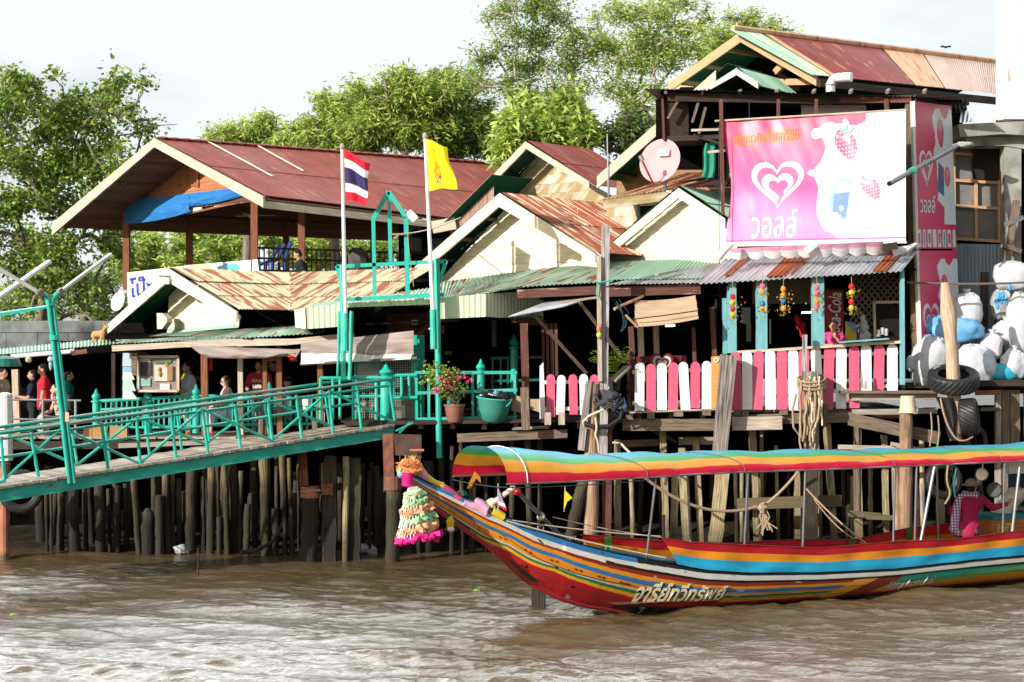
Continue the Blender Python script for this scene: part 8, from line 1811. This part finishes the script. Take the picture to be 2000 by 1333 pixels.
# ---------- trees ----------
def leafmesh(name, pts, L, W, cols, parent, fan=1, droop=.25, spread=.12, seed=1):
    g=np.random.default_rng(seed); n=len(pts)
    P0=np.repeat(np.asarray(pts,float),fan,0); N=len(P0); 
    D=g.normal(size=(N,3)); D[:,2]=D[:,2]*.6-droop; D/=np.linalg.norm(D,axis=1)[:,None]
    P0=P0+g.normal(size=(N,3))*spread; S=g.normal(size=(N,3)); B=np.cross(D,S); B/=np.linalg.norm(B,axis=1)[:,None]+1e-9
    l=L*g.uniform(.6,1.3,N)[:,None]; w_=W*g.uniform(.7,1.3,N)[:,None]; Nn=np.cross(B,D)
    v=np.stack([P0,P0+D*l*.45+B*w_*.5+Nn*w_*.15,P0+D*l,P0+D*l*.45-B*w_*.5+Nn*w_*.15],1).reshape(-1,3)
    ci=np.repeat(g.integers(0,len(cols),n),fan); base=np.asarray(cols,float)[ci]; k=np.repeat(g.uniform(.75,1.2,n),fan)[:,None]*g.uniform(.85,1.15,N)[:,None]
    c=np.ones((N,4,4),np.float32); c[:,:,:3]=(base*k)[:,None,:]
    r=root_of(parent); off=np.array(r['_b']); me=bpy.data.meshes.new(name); me.vertices.add(4*N); me.vertices.foreach_set('co',(v-off).ravel()); me.loops.add(6*N); me.polygons.add(2*N)
    i=np.arange(N)*4; f=np.stack([i,i+1,i+2,i,i+2,i+3],1).ravel(); me.loops.foreach_set('vertex_index',f.astype(np.int32)); me.polygons.foreach_set('loop_start',np.arange(0,6*N,3,dtype=np.int32)); me.polygons.foreach_set('loop_total',np.full(2*N,3,np.int32))
    me.update(calc_edges=True); ca=me.color_attributes.new('Col','FLOAT_COLOR','POINT'); ca.data.foreach_set('color',c.ravel()); me.materials.append(m_leaf)
    o=bpy.data.objects.new(name,me); link(o,parent); return o
def tree(label, base_px, Z, blobs, n, L, W, cols, fan=1, droop=.25, bark=None, trunk_r=.2, seed=1, group='trees behind the houses', hollow=.55, spread=.12, fork=None, dz=1.6):
    g=np.random.default_rng(seed); rr=random.Random(seed); b=P(base_px[0],base_px[1],Z); b.z=1.5; t=thing('tree',label,'tree',b,group)
    cs=[]; 
    for x,y,r in blobs:
        cs.append((P(x,y,Z)+V((0,rr.uniform(-dz,dz),0)), r*.60*Z/F))
        for _ in range(5): a_=rr.uniform(0,6.28); q_=rr.uniform(.6,1.25)*r; cs.append((P(x+math.cos(a_)*q_,y+math.sin(a_)*q_*.8,Z)+V((0,rr.uniform(-dz,dz),0)), r*rr.uniform(.18,.38)*Z/F))
    wt=np.array([r*r for _,r in cs]); wt/=wt.sum(); pts=[]
    for (c,r),k in zip(cs,(wt*n).astype(int)+1):
        # clumps inside every bough
        m_=max(3,int(k/34)); d=g.normal(size=(m_,3)); d/=np.linalg.norm(d,axis=1)[:,None]; rad=r*(hollow+(1-hollow)*g.random(m_)**.6)[:,None]
        cc=np.array(c)+d*rad*np.array([1,1.0,.85]); q=cc[g.integers(0,m_,k)]+g.normal(size=(k,3))*np.array([.20,.20,.14])*max(.6,r*.55); pts.append(q)
    leafmesh('crown',np.vstack(pts),L,W,cols,t,fan,droop,spread,seed)
    mb=MB(); fk=P(*fork,Z) if fork else (sum((c for c,_ in cs),V((0,0,0)))/len(cs)-V((0,0,1.2))); mid=b.lerp(fk,.55)+V((rr.gauss(0,.25),0,0))
    mb.tube([b,mid,fk],[trunk_r,trunk_r*.85,trunk_r*.65],9)
    nodes_=[(fk,0.0)]
    for c,r in sorted(cs,key=lambda q:(q[0]-fk).length):
        p0,d0=min(nodes_,key=lambda q:(q[0]-c).length*1.0+q[1]*.25); L_=(c-p0).length; nodes_.append((c,d0+L_))
        m1=p0.lerp(c,.5)+V((rr.gauss(0,.1*L_),rr.gauss(0,.1*L_),.10*L_)); r0=max(.022,trunk_r*.5/(1+.35*d0)); mb.tube([p0,p0.lerp(m1,.6)+V((0,0,.04*L_)),m1,c,c+V((rr.gauss(0,.3),0,r*.6))],[r0,r0*.85,r0*.7,r0*.45,.010],6,False)
        for k in range(4): d=V((rr.gauss(0,1),rr.gauss(0,.7),rr.gauss(.3,.7))).normalized()*r*.95; mb.tube([c.lerp(m1,.3),c+d*.6,c+d],[trunk_r*.13,trunk_r*.07,.008],5,False)
    mb.sm=True; part('trunk',mb,bark or m_bark,t)
G1=[(.20,.30,.045),(.28,.36,.06),(.13,.22,.035),(.09,.15,.03)]; G2=[(.36,.44,.09),(.27,.37,.07),(.48,.54,.16),(.18,.27,.05)]; G3=[(.20,.29,.06),(.28,.36,.08),(.12,.19,.04)]
tree('large dense broad-leaved tree filling the left edge, rising above the block wall',(60,660),52,[(20,215,60),(80,195,55),(130,225,60),(195,200,40),(235,170,32),(262,142,18),(255,215,30),(40,300,80),(130,310,80),(215,285,45),(275,250,20),(30,400,80),(120,400,75),(190,360,45),(40,500,75),(130,490,70),(205,440,40),(230,480,45),(160,560,50),(60,580,60),(-30,300,70),(-40,450,80),(240,320,28),(285,243,12),(20,190,30),(150,195,30)],25000,.165,.095,G1,droop=.35,bark=m_bark,trunk_r=.2,seed=11,hollow=.35,fork=(100,500))
tree('mid-green bushy tree behind the left shed and waiting hall',(170,650),56,[(150,560,55),(210,570,50),(90,600,50),(250,600,40),(30,600,45),(190,620,40)],6500,.15,.07,G3,seed=12,hollow=.4,fork=(160,610))
tree('light green tree seen through the open pavilion at the left',(300,620),62,[(290,480,45),(345,490,50),(260,520,45),(400,480,50),(320,530,55),(440,510,45),(380,540,50)],4200,.26,.07,G2,fan=3,seed=13,hollow=.4,fork=(330,560))
tree('light green tree seen through the open pavilion at the right',(560,620),62,[(480,490,45),(540,470,50),(600,490,45),(660,480,45),(720,490,50),(800,480,50),(620,530,50),(700,540,50)],4200,.26,.07,G2,fan=3,seed=14,hollow=.4,fork=(600,560))
tree('small light-crowned tree over the ridge of the maroon pavilion roof, left of the rest',(490,420),60,[(490,252,30),(455,266,26),(515,245,22),(430,275,22),(540,272,26),(470,285,30),(520,290,30)],1500,.26,.055,G2,fan=4,hollow=.8,droop=.45,seed=15,fork=(488,300),dz=.8)
tree('feathery yellow-green tree behind the national flag',(650,430),58,[(620,255,40),(655,215,34),(690,230,36),(590,270,30),(650,280,45),(720,260,40),(560,285,25),(640,205,20)],2700,.26,.055,G2,fan=4,hollow=.8,droop=.45,seed=16,fork=(650,310),dz=.8)
tree('tall feathery yellow-green tree between the two flags',(800,430),57,[(760,180,34),(800,165,34),(735,205,34),(790,215,45),(840,190,40),(720,250,40),(770,265,50),(830,260,45),(700,175,16)],3500,.26,.055,G2,fan=4,hollow=.8,droop=.45,seed=17,fork=(790,300),dz=.8)
tree('darker feathery tree right of the yellow flag',(900,430),58,[(870,175,36),(905,165,30),(885,225,45),(930,215,36),(850,250,40),(920,270,45),(880,290,40),(950,265,30),(840,160,18)],3300,.25,.055,G3,fan=4,hollow=.8,droop=.5,seed=18,fork=(885,310),dz=.8)
tree('tall open-branched tree with thin pale limbs and small clumps against the sky',(1060,430),54,[(985,15,26),(1040,12,28),(1090,30,26),(1010,60,22),(1060,70,30),(1115,75,26),(950,110,26),(1000,115,26),(1050,130,30),(1100,130,26),(1145,110,22),(930,160,22),(990,170,24),(1040,185,24),(1095,180,24),(1140,170,20),(1165,95,14),(960,30,14),(1075,-8,26)],7600,.13,.045,G3,fan=2,droop=.1,bark=m_bark_l,trunk_r=.14,seed=19,hollow=.3,fork=(1045,210),dz=.9)
tree('bright glossy-leaved tree with large leaf rosettes just above the ochre house',(1070,430),50,[(1050,225,40),(1095,220,36),(1020,250,32),(1080,260,45),(1130,260,34),(1000,285,26),(1040,285,35),(1120,225,20)],2600,.30,.095,[(.34,.44,.09),(.44,.52,.14),(.22,.33,.06)],fan=4,droop=.3,seed=20,fork=(1070,310),dz=.7)
tree('tall light open-crowned tree to the left of the loft roof',(1250,430),54,[(1200,30,28),(1250,22,26),(1300,20,28),(1340,45,26),(1195,85,28),(1245,80,30),(1290,75,28),(1350,95,26),(1215,135,24),(1260,130,28),(1310,115,28),(1195,175,18),(1240,180,26),(1280,180,24),(1160,40,14),(1375,30,16),(1330,5,22),(1230,230,26),(1260,265,24),(1290,225,18)],6800,.14,.05,G2,fan=2,droop=.1,bark=m_bark_l,trunk_r=.14,seed=21,hollow=.3,fork=(1250,210),dz=.9)
tree('dark narrow tree between the aerial mast and the loft house',(1215,430),50,[(1210,240,22),(1230,260,28),(1215,285,26),(1250,280,26),(1195,262,16),(1240,228,18)],1700,.15,.06,[(.10,.16,.04),(.15,.21,.05),(.07,.11,.03)],fan=2,seed=22,fork=(1220,300),dz=.6)
tree('yellow-green tree top showing above the loft ridge at the right',(1480,300),58,[(1420,60,26),(1460,50,26),(1500,60,24),(1385,80,24),(1530,70,18),(1440,90,30),(1475,30,16),(1400,100,26),(1380,130,24)],3000,.17,.05,G2,fan=2,droop=.1,seed=23,hollow=.3,fork=(1440,120),dz=.8)
